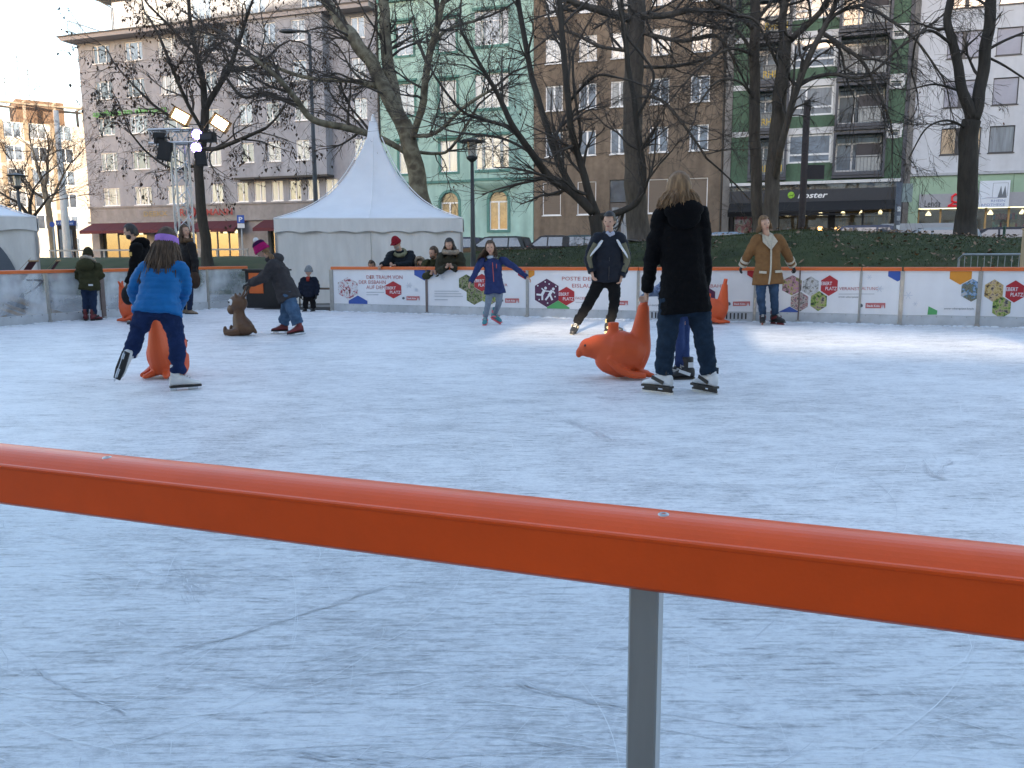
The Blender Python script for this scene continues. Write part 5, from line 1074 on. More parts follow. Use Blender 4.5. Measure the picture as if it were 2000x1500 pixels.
for x in (-1.3, 1.3): w_ = MB(); w_.tube([(x, -.92, .32), (x, -.7, .32)], .32, 18); w_.obj('wheel', m_tyre, o)
# ================================================================ TREES
m_bark = P('dark_bark', (.048, .041, .034), .9, .35, 4, .5, 12, stretch=(3, 3, .7)); m_plane = RAMPMAT('plane_bark', [(.075, .06, .042), (.14, .118, .08), (.24, .215, .15), (.11, .088, .06)], 3.0, .85); m_grey_bark = P('grey_brown_bark', (.11, .09, .072), .9, .35, 4, .5, 12, stretch=(3, 3, .7)); m_birch = P('pale_bark', (.34, .27, .19), .85, .3, 4)
m_twig = P('twig_brown', (.075, .063, .054), .9, .2, 6); m_twig_l = P('twig_light', (.12, .085, .065), .9, .2, 6)
m_dry = RAMPMAT('dry_leaf', [(.022, .016, .013), (.045, .03, .022), (.10, .055, .03)], 5.0, .85)
def tree(label, Y, trunk, limbs, barkm, twigm, seed, base_z=None, dens=1.6, tl=1.9, leaves=0, droop=0.0, max_lvl=3, name='bare_tree', twig_r=.0065, leaf_s=.06, spread=1.0):
    rs = random.Random(seed)
    def W3(q): p = at_y(q[0], q[1], Y + (q[3] if len(q) > 3 else 0)); return p, q[2]/2/FPX*Y
    base = W3(trunk[0])[0]; bz = bank_z(base.x, base.y) - .1 if base_z is None else base_z
    o = thing(name, label, 'tree', (base.x, base.y, bz)); O = Vector((base.x, base.y, bz))
    tb = MB(); tw = MB(); lf = MB(); ends = []
    def smooth(pts):
        P_ = [W3(q) for q in pts]; out = []; 
        for i in range(len(P_)-1):
            p0 = P_[max(0, i-1)][0]; p1, r1 = P_[i]; p2, r2 = P_[i+1]; p3 = P_[min(len(P_)-1, i+2)][0]; n = 5
            for k in range(n):
                t = k/n; q = .5*((2*p1)+(p2-p0)*t+(2*p0-5*p1+4*p2-p3)*t*t+(3*p1-p0-3*p2+p3)*t**3); out.append((q-O, r1+(r2-r1)*t))
        out.append((P_[-1][0]-O, P_[-1][1])); return out
    tr = smooth(trunk); r0 = tr[0][1]; first = tr[0][0]
    tr = [(Vector((first.x, first.y, 0)), r0*1.6), (Vector((first.x, first.y, .12)), r0*1.25), (Vector((first.x, first.y, min(.5, max(.2, first.z)))), r0*1.05)] + [q for q in tr if q[0].z > .55]
    def wob(pts, a): return [(p + Vector((mnoise.noise(p*1.3+Vector((seed, 0, 0))), mnoise.noise(p*1.3+Vector((0, seed, 0))), 0))*a*r, r) for p, r in pts]
    tr = wob(tr, .35); tb.tube([p for p, r in tr], [r for p, r in tr], 14, caps=False)
    allp = []
    for lb in limbs:
        s_ = wob(smooth(lb), .5); tb.tube([p for p, r in s_], [r for p, r in s_], 9, caps=True); allp.append(s_)
    def branch(p, d, L, r, lvl):
        n = 5 if lvl == 0 else (4 if lvl == 1 else 3); pts = [p]; rad = [r]; dd = d
        for i in range(n):
            dd = (dd + Vector((rs.gauss(0, .22), rs.gauss(0, .22), rs.gauss(.03-droop*(1 if lvl else .4), .18)))).normalized(); p = p + dd*(L/n); pts.append(p); rad.append(max(twig_r*.6, r*(1-.72*(i+1)/n)))
        tw.tube(pts, rad, 5 if lvl == 0 else (4 if lvl == 1 else 3), caps=False)
        if lvl < max_lvl:
            for k in range((5, 5, 4)[lvl]):
                t = .2+.8*rs.random(); i = min(n-1, int(t*n)); q = pts[i].lerp(pts[i+1], t*n-i); ax = Vector((rs.gauss(0, 1), rs.gauss(0, 1), rs.gauss(0, 1))).normalized()
                nd = (Matrix.Rotation(R(rs.uniform(22, 62)), 3, ax) @ dd).normalized(); branch(q, nd, L*rs.uniform(.4, .68), max(twig_r, rad[i]*.6), lvl+1)
        ends.extend(pts[1:])
    for s_ in allp:
        Ltot = sum((s_[i+1][0]-s_[i][0]).length for i in range(len(s_)-1)); n = int(Ltot*dens)
        for k in range(n):
            t = .15+.85*rs.random(); i = min(len(s_)-2, int(t*(len(s_)-1))); p, r = s_[i]; d = (s_[i+1][0]-p).normalized(); ax = Vector((rs.gauss(0, 1), rs.gauss(0, 1), rs.gauss(0, 1))).normalized()
            nd = (Matrix.Rotation(R(rs.uniform(25, 75)), 3, ax) @ d).normalized(); branch(p, nd, tl*rs.uniform(.5, 1.15)*spread, max(twig_r*2, min(r*.5, .045)), 1 if rs.random() < .45 else 0)
        p, r = s_[-1]; branch(p, (s_[-1][0]-s_[-3][0]).normalized(), tl*1.2, max(r, .02), 0)
    tb.obj('trunk', barkm, o, smooth=True); cr = tw.obj('crown', twigm, o)
    if leaves:
        V = []; Fc = []
        for k in range(leaves):
            p = rs.choice(ends) + Vector((rs.gauss(0, .05), rs.gauss(0, .05), rs.gauss(-.05, .05))); s2 = leaf_s*rs.uniform(.5, 1.3); a = Vector((rs.gauss(0, 1), rs.gauss(0, 1), rs.gauss(0, .5))).normalized(); b = Vector((rs.gauss(0, .4), rs.gauss(0, .4), -1)).normalized(); i = len(V)
            V += [p, p+a*s2*.5+b*s2*.6, p+b*s2*1.5, p-a*s2*.5+b*s2*.6]; Fc.append((i, i+1, i+2, i+3))
        lf.add(V, Fc); q = lf.obj('dry_leaves', m_dry, cr); q['kind'] = 'stuff'
    return o
tree('plane tree with patchy pale bark rising behind the large tent', 27.5, [(842, 495, 40), (836, 440, 38), (820, 380, 36), (802, 290, 32), (786, 240, 32)],
     [[(790, 250, 30), (762, 190, 28), (728, 130, 26), (690, 75, 24), (650, 25, 20, 1), (610, -40, 16, 1.5)], [(786, 240, 24), (762, 150, 24, .5), (752, 70, 22, .8), (745, -40, 18, 1)], [(800, 285, 12), (822, 215, 14, -.6), (838, 110, 13, -1), (855, 45, 11, -1.2), (880, -40, 9, -1.2)], [(797, 300, 10), (740, 268, 12, -.5), (680, 250, 13, -1), (610, 233, 12, -1.5), (575, 190, 10, -2), (540, 150, 8, -2.5), (490, 110, 6, -2.5)], [(735, 168, 14), (690, 158, 9, .5), (620, 155, 8, 1), (560, 140, 7, 1.2), (500, 112, 5, 1.2)], [(800, 265, 8), (850, 260, 7, -1), (905, 210, 6, -1.4), (960, 175, 5, -2)], [(800, 295, 8), (850, 300, 6, 1), (880, 290, 6, 1), (920, 230, 5, 1)], [(838, 105, 8), (870, 60, 6), (930, 40, 5)]],
     m_plane, m_twig, 21, dens=2.6, tl=2.0, leaves=700, twig_r=.005, droop=.05)
tree('slender tree with dry dark leaves still hanging behind the light truss', 31, [(404, 490, 20), (396, 430, 19), (388, 340, 17), (396, 270, 16), (402, 215, 15)],
     [[(402, 215, 13), (395, 150, 11), (382, 100, 9), (372, 40, 7), (365, -30, 5)], [(402, 215, 12), (420, 180, 11), (448, 130, 9), (470, 70, 7), (490, 10, 5)], [(392, 290, 8), (425, 290, 8, -.5), (470, 272, 7, -1), (520, 250, 5, -1.3)], [(398, 260, 7), (360, 190, 7, -.5), (335, 130, 6, -.8), (310, 70, 5, -1)], [(396, 270, 6), (345, 235, 6, .6), (300, 205, 5, 1), (255, 160, 4, 1)], [(440, 140, 6), (500, 130, 5, .6), (545, 90, 4, .8)], [(392, 320, 6), (340, 330, 5, .5), (290, 300, 4, .8), (255, 260, 3)], [(385, 110, 6), (330, 50, 5), (290, 10, 4)], [(440, 150, 6), (475, 190, 5), (520, 180, 4), (560, 200, 3)]],
     m_bark, m_twig, 22, dens=2.3, tl=1.9, leaves=3600, twig_r=.0055, droop=.12, leaf_s=.085)
tree('dark many-stemmed tree spreading behind the boy in the dark jacket', 21.5, [(1172, 505, 26), (1165, 450, 24), (1160, 420, 24)],
     [[(1160, 415, 20), (1120, 375, 18), (1075, 345, 15), (1040, 300, 13, -.4), (1005, 250, 11, -.8), (975, 190, 9, -1), (940, 130, 7, -1.3), (900, 60, 5, -1.5)], [(1130, 385, 14), (1105, 345, 13), (1080, 290, 13, .4), (1060, 225, 12, .6), (1035, 130, 11, 1), (1012, 0, 10, 1), (1005, -60, 8, 1)], [(1165, 420, 16), (1150, 370, 15), (1130, 305, 13), (1115, 240, 12, -.4), (1102, 110, 11, -.5), (1090, -20, 9, -.5)], [(1168, 425, 14), (1215, 412, 13), (1248, 390, 12), (1257, 345, 11), (1250, 280, 11), (1238, 200, 10), (1222, 90, 9), (1210, -30, 8)], [(1125, 300, 6), (1135, 265, 5, -.3), (1122, 180, 5, -.4), (1118, 110, 4)], [(1240, 240, 6), (1265, 185, 5), (1275, 140, 5), (1230, 80, 4)], [(1005, 250, 7), (950, 235, 6, -.6), (900, 215, 5, -1), (850, 150, 4, -1)], [(1040, 300, 6), (980, 270, 5, .5), (900, 260, 4, .8)], [(1110, 200, 6), (1160, 150, 5, -1), (1200, 150, 4, -1)]],
     m_bark, m_twig, 23, dens=2.3, tl=1.7, leaves=80, twig_r=.0042)
tree('thick upright trunk standing on the bank in front of the brown house', 27, [(1250, 480, 52), (1246, 450, 46), (1240, 380, 40), (1236, 250, 37), (1238, 120, 36), (1240, 20, 34), (1242, -60, 30)],
     [[(1236, 40, 16), (1190, 25, 14, -.6), (1120, 5, 11, -1), (1060, -20, 9, -1.5)], [(1242, 30, 14), (1300, 30, 11, -.8), (1360, 20, 9, -1), (1440, 30, 6, -1.3)], [(1240, 60, 8), (1330, 80, 7, -.8), (1400, 70, 6, -1), (1440, 130, 4, -1)], [(1240, 190, 6), (1290, 195, 6, -.7), (1340, 250, 5, -1), (1380, 310, 4, -1.2)], [(1238, 100, 8), (1170, 90, 6, .8), (1100, 60, 5, 1), (1050, 90, 4, 1)], [(1240, 130, 7), (1310, 130, 6, .8), (1390, 110, 5, 1), (1420, 70, 4, 1)]],
     m_grey_bark, m_twig, 24, dens=3.0, tl=2.0, leaves=80, twig_r=.005)
tree('straight brown tree left of the pair in front of the green-panel house', 25.5, [(1482, 470, 24), (1480, 420, 22), (1476, 300, 21), (1474, 150, 20), (1474, 0, 18), (1474, -60, 16)],
     [[(1474, 60, 9), (1430, 20, 8, -.5), (1370, -10, 6, -1)], [(1474, 110, 7), (1440, 60, 6, .5), (1400, 55, 5, .8), (1330, 40, 4, 1)], [(1475, 110, 6), (1430, 95, 5, -.6), (1380, 120, 4, -1), (1330, 170, 3, -1)], [(1476, 40, 8), (1510, 0, 6)], [(1476, 200, 5), (1445, 160, 4, -.5), (1400, 160, 4, -.8), (1360, 210, 3, -1)]],
     m_grey_bark, m_twig, 25, dens=3.2, tl=1.7, leaves=60, twig_r=.0045)
tree('brown forked tree right of the pair in front of the green-panel house', 25.0, [(1502, 470, 32), (1505, 420, 29), (1513, 300, 27), (1522, 200, 26), (1530, 110, 24), (1534, 80, 22)],
     [[(1534, 80, 17), (1528, 40, 15), (1540, -30, 13)], [(1536, 85, 13), (1570, 55, 12, -.4), (1605, 20, 10, -.5), (1630, -30, 8, -.5)], [(1512, 360, 13), (1525, 290, 13, -.6), (1550, 190, 12, -.8), (1590, 90, 11, -1), (1625, 25, 9, -1), (1640, -40, 8, -1)], [(1600, 60, 8), (1660, 100, 7, -1.2), (1690, 130, 6, -1.4), (1720, 190, 4, -1.5), (1740, 240, 3, -1.5)], [(1552, 165, 8), (1620, 145, 7, -1), (1690, 150, 5, -1.4), (1760, 90, 4, -1.6), (1830, 40, 3, -1.7)], [(1570, 95, 7), (1610, 80, 6, .5), (1640, 95, 5, .6), (1650, 140, 4, .6)], [(1610, 40, 7), (1680, 10, 6, -1), (1740, 40, 5, -1.4), (1790, 80, 4, -1.6), (1840, 150, 3, -1.8)], [(1520, 130, 6), (1480, 45, 5, -.5), (1440, 30, 4, -.6)]],
     m_grey_bark, m_twig, 26, dens=2.8, tl=1.7, leaves=120, droop=.16, twig_r=.0045)
tree('dark forked tree at the right before the pharmacy', 22.5, [(1884, 478, 42), (1886, 440, 38), (1889, 350, 35), (1892, 280, 34), (1896, 235, 33)],
     [[(1894, 230, 22), (1880, 180, 19), (1868, 120, 17), (1856, 70, 15), (1852, 30, 14), (1864, -40, 13)], [(1898, 235, 24), (1912, 180, 22), (1924, 110, 21), (1932, 40, 20), (1938, -50, 18)], [(1862, 90, 6), (1820, 60, 5, -.4), (1790, 75, 4, -.6), (1780, 140, 3)], [(1880, 180, 5), (1830, 165, 4, .5), (1795, 170, 3)], [(1925, 100, 6), (1960, 80, 5), (2010, 60, 4)], [(1886, 250, 5), (1850, 235, 4, -.5), (1810, 250, 3, -.6), (1785, 290, 2.5)], [(1925, 110, 5), (1965, 130, 4), (2010, 160, 3)]],
     m_bark, m_twig, 27, dens=1.1, tl=1.4, leaves=30, droop=.08, max_lvl=2)
tree('small sunlit bare tree with pale stem beside the left tent', 46, [(105, 500, 11), (98, 430, 11), (90, 385, 10), (84, 360, 9)],
     [[(84, 360, 8), (74, 330, 6), (66, 300, 4), (60, 280, 3)], [(86, 365, 7), (92, 340, 6), (94, 310, 4), (96, 285, 3)], [(90, 390, 5), (60, 370, 4), (40, 345, 3)], [(95, 400, 5), (115, 360, 4), (130, 330, 3)]],
     m_birch, m_twig_l, 28, base_z=.5, dens=3.2, tl=1.9, leaves=150, spread=1.1)
tree('low dark bushy tree above the left tent', 44, [(62, 500, 12), (58, 450, 11), (55, 420, 10)],
     [[(55, 425, 8), (40, 400, 6), (15, 385, 4), (0, 375, 3)], [(57, 425, 8), (60, 395, 6), (65, 370, 4)], [(58, 430, 7), (80, 405, 5), (95, 385, 3)], [(55, 430, 6), (30, 415, 4), (10, 410, 3)]],
     m_bark, m_twig, 29, base_z=.5, dens=3.5, tl=2.0, leaves=500, spread=.9)

# ================================================================ UNSEEN BLOCKS BEHIND THE CAMERA (placed and sized to shade the rink)
def opposite(x0, x1, y, h, label, z0=-.1, depth=12.0):
    o = thing('apartment_building', label, 'building', (x0, y, 0)); w = x1-x0
    hl = []; n = max(1, int(w/3.4)); st = int((h-3)/3.0)
    for i in range(n):
        for k in range(st): u = w*(i+.5)/n; hl.append((u-.6, u+.6, 1.2+3*k, 2.8+3*k))
    mb = MB(); us = sorted({0, w, *[a[0] for a in hl], *[a[1] for a in hl]}); zs = sorted({z0, h, *[a[2] for a in hl], *[a[3] for a in hl]})
    # front faces +y (towards the rink)
    for a, b in zip(us, us[1:]):
        for c, d in zip(zs, zs[1:]):
            if not any(q[0] < (a+b)/2 < q[1] and q[2] < (c+d)/2 < q[3] for q in hl): mb.quad((b, 0, c), (a, 0, c), (a, 0, d), (b, 0, d))
    mb.quad((0, 0, z0), (0, -depth, z0), (0, -depth, h), (0, 0, h)); mb.quad((w, -depth, z0), (w, 0, z0), (w, 0, h), (w, -depth, h)); mb.quad((0, -depth, z0), (w, -depth, z0), (w, -depth, h), (0, -depth, h)); mb.quad((0, 0, h), (0, -depth, h), (w, -depth, h), (w, 0, h)); mb.quad((0, 0, z0), (w, 0, z0), (w, -depth, z0), (0, -depth, z0))
    wal = mb.obj('wall', m_opp, o)
    mb = MB(); mb.box(-.3, w+.3, -depth-.3, .4, h+.003, h+.5); mb.obj('roof', MATS['roof_felt'], o)
    f, p, ww, hh = WT['brown']
    me = MB(); me.box(-.58, .58, -.16, -.145, .02, 1.58); pm = me.mesh('pane'); pm.materials.append(PANES[1])
    for q in hl: r = bpy.data.objects.new('pane', pm); COL.objects.link(r); r.parent = o; r.location = ((q[0]+q[1])/2, 0, q[2])
    return o
LX = -11.2
opposite(-64, LX, -24, 32, 'unseen apartment block behind the camera, sized to shade the rink, left of the slot'); opposite(LX+9.6, 62, -24, 32, 'unseen apartment block behind the camera, sized to shade the rink, right of the slot')
# added for the sun patches: sloping garage below, upper block above, slot between
o = thing('slot_lower_blocker', 'low garage added unseen to bound the sun slot from below', 'blocker', (LX, -24, 0)); mb = MB(); mb.poly_xz([(0.02, -.1), (9.58, -.1), (9.58, 4.432), (0.02, 4.904)], -3, 0); mb.obj('wall', m_opp, o); mb = MB(); mb.box(2, 5, .003, .05, 0, 2.4); mb.obj('door', m_dframe, o)
o = thing('slot_upper_blocker', 'unseen wall added above the lane to bound the sun slot', 'occluder', (LX, -24, 0)); mb = MB(); mb.poly_xz([(0.02, 5.472), (9.58, 4.891), (9.58, 31.5), (0.02, 31.5)], -1.2, 0); mb.obj('wall', m_opp, o)
for x, w in ((2.1, .3), (4.6, 1.5)): mb = MB(); mb.box(x, x+w, -.9, -.3, 3, 6.6); mb.obj('beam_stop', m_conc, o)  # added stops that break up the sun beam
# ================================================================ PEOPLE
m_skin = P('skin', (.52, .31, .22), .5, .1, 12, .05, 60); m_lip = P('lips', (.38, .12, .10), .5, .05); m_eye = P('eye_dark', (.03, .02, .018), .3); m_blade = P('skate_blade', (.62, .64, .66), .2, .05, metal=.9); m_sole = P('black_sole', (.015, .015, .016), .5)
def cloth(name, col, rough=.85, var=.2, scale=14, bump=.35, bscale=70): return P(name, col, rough, var, scale, bump, bscale, spec=.15)
def cat(pts, rad, n=5):
    out = []; rr = []
    for i in range(len(pts)-1):
        p0 = pts[max(0, i-1)]; p1 = pts[i]; p2 = pts[i+1]; p3 = pts[min(len(pts)-1, i+2)]
        for k in range(n):
            t = k/n; out.append(.5*((2*p1)+(p2-p0)*t+(2*p0-5*p1+4*p2-p3)*t*t+(3*p1-p0-3*p2+p3)*t**3)); rr.append(rad[i]+(rad[i+1]-rad[i])*t)
    return out+[pts[-1]], rr+[rad[-1]]
def ell(c, a, b, rx, ry, n=18, e=2.3):
    r = []
    for k in range(n):
        t = 2*math.pi*k/n; cs, sn = math.cos(t), math.sin(t)
        r.append(c + a*(rx*math.copysign(abs(cs)**(2/e), cs)) + b*(ry*math.copysign(abs(sn)**(2/e), sn)))
    return r
class Fig:
    def __init__(s, label, foot, k, J, face=(0, -1, 0), feet='skates', up=None, voxel=None, name='person', Y=None, grp=None):
        s.base = at_z(*foot) if Y is None else Vector((at_y(foot[0], foot[1], Y).x, Y, 0)); s.k = k
        if s.base.z < .001 and s.base.y > 99: pass
        s.o = thing(name, label, 'person', s.base, 0, grp); s.Y = s.base.y
        s.j = {n: at_y(q[0], q[1], s.Y + (q[2] if len(q) > 2 else 0)) - s.base for n, q in J.items()}
        j = s.j; ah = (.155 if feet == 'skates' else .085)*k
        for n in ('anL', 'anR'):
            if J[n][-1] != 'free': j[n].z = ah
        s.face = Vector(face).normalized(); s.pel = (j['hipL']+j['hipR'])/2; s.ch = (j['shL']+j['shR'])/2
        s.spine = (s.ch-s.pel).normalized(); lat = (j['shR']-j['shL']); lat = lat - s.spine*lat.dot(s.spine); s.lat = lat.normalized(); s.fwd = s.lat.cross(s.spine).normalized()
        if s.fwd.dot(s.face) < 0: s.fwd = -s.fwd
        s.neck = j['neck']; s.head = j['head']; s.vx = voxel or (.016 if s.Y > 10 else .011)
        up_ = (s.head - s.neck).normalized() if up is None else Vector(up).normalized()
        f = s.face - up_*s.face.dot(up_); s.hf = f.normalized(); s.hu = up_; s.hl = s.hf.cross(up_).normalized(); s.HM = Matrix((s.hl, s.hf, s.hu)).transposed()
        s.hr = Vector((.076, .094, .116))*(.55+.45*k if k < 1 else k)*1.02
    def tors(s, mb, rings):
        """rings: (distance along spine from pelvis as a fraction, half width, half depth)"""
        L = (s.ch-s.pel).length; R_ = []
        for t, w, d in rings:
            c = s.pel + s.spine*(L*t); R_.append(ell(c, s.lat, s.fwd, w*s.k, d*s.k))
        mb.loft(R_)
    def body(s, skin=None, hands=(1, 1), glove=None, curl=.5):
        mb = MB(); k = s.k; j = s.j
        s.tors(mb, [(-.08, .09, .07), (.02, .135, .095), (.15, .14, .10), (.4, .13, .095), (.75, .155, .11), (.95, .15, .09), (1.02, .10, .07)])
        mb.tube([s.ch - s.spine*.04*k, s.neck, s.head - s.hu*.04], [.075*k, .055*k, .052*k], 12)
        for S in 'LR':
            p, r = cat([j['sh'+S], j['el'+S], j['wr'+S]], [.056*k, .044*k, .03*k]); mb.tube(p, r, 10)
            p, r = cat([j['hip'+S], j['kn'+S], j['an'+S]], [.085*k, .055*k, .04*k]); mb.tube(p, r, 12)
        me = remesh(mb, max(s.vx, .014), 3); parts = [(me, 0)]
        # head with brow, nose, chin, sockets and ears
        hb = MB()
        def fn(d, q):
            x, y, z = d
            if z < 0: q.x *= 1-.30*(-z)**1.3; q.y *= (1-.10*(-z)) if y > 0 else (1-.35*(-z))
            if y > .3:
                q.y += .022*math.exp(-(x/.16)**2)*math.exp(-((z+.12)/.22)**2)*(1+.5*(z < -.1)); q.y += .012*math.exp(-(x/.3)**2)*math.exp(-((z+.78)/.2)**2)
                for sx in (-1, 1): q.y -= .011*math.exp(-((x-sx*.36)/.17)**2)*math.exp(-((z-.06)/.13)**2)
                q.y += .006*math.exp(-((z-.22)/.1)**2)
            return q
        hb.sphere(s.head, s.hr, 26, 20, s.HM, fn)
        for sx in (-1, 1): hb.sphere(s.head + s.HM @ Vector((sx*s.hr.x*.98, -.008, -.01)), (.012, .022, .034), 8, 6, s.HM)
        for S, h in zip('LR', hands):
            if h: s.hand(hb, S, curl)
        m2 = hb.mesh('tmp'); parts.append((m2, 0)); out, mi = append_mesh(parts, 'body')
        bo = mobj('body', out, skin or m_skin, s.o, True)
        for sx in (-1, 1):
            e = MB(); e.sphere(s.head + s.HM @ Vector((sx*s.hr.x*.40, s.hr.y*.88, s.hr.z*.06)), (.011, .008, .007), 8, 6, s.HM); e.obj('eye', m_eye, s.o, True)
        e = MB(); e.sphere(s.head + s.HM @ Vector((0, s.hr.y*.93, -s.hr.z*.48)), (.022, .008, .007), 10, 6, s.HM); e.obj('mouth', m_lip, s.o, True)
        return bo
    def hand(s, mb, S, curl=.5, grow=1.0):
        w = s.j['wr'+S]; d = (w - s.j['el'+S]).normalized(); k = s.k*grow; a = d.cross(s.fwd)
        if a.length < .2: a = d.cross(Vector((0, 0, 1)))
        a.normalize(); b = a.cross(d).normalized(); sg = 1 if S == 'L' else -1
        mb.loft([ell(w + d*(t*k), b, a, rx*k, ry*k, 10, 2.4) for t, rx, ry in ((-.02, .026, .022), (.01, .028, .02), (.045, .04, .017), (.085, .042, .015))])
        for f, (off, ln) in enumerate(((-.030, .062), (-.010, .072), (.010, .068), (.030, .054))):
            p0 = w + d*(.078*k) + b*(off*k); dd = d; pts = [p0]
            for q in range(3): dd = (Matrix.Rotation(R(curl*42)*sg, 3, b) @ dd); pts.append(pts[-1] + dd*(ln*k/3))
            mb.tube(pts, [.0095*k, .009*k, .0085*k, .006*k], 7)
        t0 = w + d*(.025*k) - b*(.032*k); td = (d*.7 - b*.75).normalized(); mb.tube([t0, t0+td*(.03*k), t0+(td*.6+d*.4).normalized()*(.058*k)], [.012*k, .0105*k, .007*k], 7)
    def gloves(s, m, which='LR', grow=1.18):
        for S in which: mb = MB(); s.hand(mb, S, .6, grow); mb.obj('glove', m, s.o, True)
    def jacket(s, mat, hem=.14, w=(.20, .185, .165, .185, .165), d=(.14, .13, .115, .13, .10), sl=(.075, .062, .05), cuff=True, quilt=0, wr=.010, name='jacket', seed=0, sleeve_end=.96, collar=True):
        mb = MB(); k = s.k; j = s.j; L = (s.ch-s.pel).length
        rr = [(-hem*k/L, w[0], d[0]), (-hem*k/L*.45, (w[0]+w[1])/2, (d[0]+d[1])/2), (0.02, w[1], d[1]), (.40, w[2], d[2]), (.75, w[3], d[3]), (.96, w[4], d[4]), (1.08, .085, .08)]
        s.tors(mb, rr)
        if collar: mb.tube([s.ch, s.neck + (s.head-s.neck)*.12], [.095*k, .082*k], 14)
        for S in 'LR':
            e = j['wr'+S].lerp(j['el'+S], 1-sleeve_end); ins = (s.ch - j['sh'+S])*.25
            p, r = cat([j['sh'+S]+ins, j['sh'+S], j['el'+S], e], [sl[0]*k, sl[0]*k*1.02, sl[1]*k, sl[2]*k]); mb.tube(p, r, 14)
        me = remesh(mb, s.vx, 2)
        off = Vector((seed*3.1, seed, 0))
        def dsp(p):
            q = p+off; v = 1.5*wr*fbm(Vector((q.x*1.0, q.y*1.0, q.z*1.7)), 7.0/max(k, .5)) + wr*(abs(mnoise.noise(Vector((q.x*5, q.y*5, q.z*15))))*-1.6+.3)
            if quilt: v += quilt*(abs(math.sin(p.z*math.pi/.045))**.5-.6) + .3*quilt*mnoise.noise(q*40)
            return v
        displace(me, dsp); jk = mobj(name, me, mat, s.o, True); s.jk = jk
        if cuff:
            for S in 'LR':
                e = j['wr'+S].lerp(j['el'+S], 1-sleeve_end); d_ = (j['wr'+S]-j['el'+S]).normalized(); c = MB(); c.tube([e-d_*.025*k, e+d_*.012*k], [sl[2]*k*1.06, sl[2]*k*1.03], 14); c.obj('cuff', mat, jk, True)
        return jk
    def trousers(s, mat, r=(.10, .072, .058), wr=.007, seat=True, name='trousers', end=.93, seed=1):
        mb = MB(); k = s.k; j = s.j
        if seat: s.tors(mb, [(-.20, .10, .09), (-.12, .15, .115), (-.04, .168, .128), (.14, .16, .12), (.3, .14, .11)])
        for S in 'LR':
            e = j['kn'+S].lerp(j['an'+S], end); p, rr = cat([j['hip'+S]+s.spine*.04*k, j['hip'+S], j['kn'+S], e], [r[0]*k, r[0]*k, r[1]*k, r[2]*k]); mb.tube(p, rr, 14)
        me = remesh(mb, s.vx, 2); off = Vector((seed*2.3, 0, seed))
        displace(me, lambda p: 1.4*wr*fbm(Vector((p.x, p.y, p.z*2.0))+off, 8.0) - 1.5*wr*abs(mnoise.noise(Vector((p.x*4, p.y*4, p.z*17))+off))); return mobj(name, me, mat, s.o, True)
    def skate(s, S, toe, upv=(0, 0, 1), boot=None, sole=None, accent=None, kind='figure', size=1.0):
        k = s.k*size; A = s.j['an'+S]; y = Vector(toe).normalized(); z = Vector(upv); z = (z - y*z.dot(y)).normalized(); x = y.cross(z); T = Matrix((x, y, z)).transposed().to_4x4(); T.translation = A
        sk = MB(); sk.T = T
        fr = [(-.078, .026, -.01, .0), (-.068, .036, .0, .0), (-.03, .039, .02, 0), (.02, .041, .02, 0), (.07, .043, -.02, 0), (.12, .045, -.043, 0), (.165, .040, -.056, 0), (.19, .026, -.066, 0), (.198, .012, -.075, 0)]
        zb = -.095
        rings = []
        for (yy, hw, zt, _) in fr:
            zt = zt*1.0; rings.append([Vector((hw*math.copysign(abs(math.cos(t))**.8, math.cos(t)), yy, (zb+zt)/2 + (zt-zb)/2*math.sin(t)))*k for t in [2*math.pi*i/14 for i in range(14)]])
        sk.loft(rings)
        sk.loft([[Vector((rx*math.cos(t), oy+ry*math.sin(t), zz))*k for t in [2*math.pi*i/14 for i in range(14)]] for zz, rx, ry, oy in ((-.05, .038, .06, -.012), (.0, .038, .05, -.018), (.05, .041, .05, -.018), (.095, .046, .055, -.012), (.105, .040, .048, -.012))])
        b = sk.obj('skate', boot, s.o, True)
        q = MB(); q.T = T; kk = k
        q.poly_xy([(-.034*kk, -.08*kk), (.034*kk, -.08*kk), (.042*kk, .1*kk), (.03*kk, .2*kk), (-.03*kk, .2*kk), (-.042*kk, .1*kk)], -.112*kk, -.094*kk); q.obj('sole', sole or m_sole, b)
        q = MB(); q.T = T
        if kind == 'figure': q.box(-.012*kk, .012*kk, -.075*kk, -.02*kk, -.145*kk, -.112*kk); q.box(-.012*kk, .012*kk, .08*kk, .17*kk, -.145*kk, -.112*kk); q.obj('blade_mount', m_blade, b)
        else: q.box(-.014*kk, .014*kk, -.08*kk, .0, -.14*kk, -.112*kk); q.box(-.014*kk, .014*kk, .06*kk, .18*kk, -.14*kk, -.112*kk); q.box(-.009*kk, .009*kk, -.09*kk, .2*kk, -.146*kk, -.132*kk); q.obj('blade_mount', accent or m_blade, b)
        q = MB(); q.T = T; q.box(-.0028, .0028, -.10*kk, .21*kk, -.158*kk, -.138*kk); q.obj('blade', m_blade, b)
        if accent:
            q = MB(); q.T = T
            for sx in (-1, 1): q.cbox((sx*.043*kk, .03*kk, -.045*kk), (.006*kk, .12*kk, .03*kk), Matrix.Rotation(R(20), 3, 'X')); q.cbox((sx*.041*kk, -.03*kk, .03*kk), (.008*kk, .05*kk, .05*kk))
            q.obj('side_trim', accent, b)
        q = MB(); q.T = T
        for n in range(5): t = n/4; q.tube([(-.02*kk, (.10-.09*t)*kk, (-.028+.05*t)*kk), (.0, (.108-.09*t)*kk, (-.020+.05*t)*kk), (.02*kk, (.10-.09*t)*kk, (-.028+.05*t)*kk)], .0042*kk, 5)
        q.obj('lace', P('lace', (.55, .55, .55), .8), b)
        return b
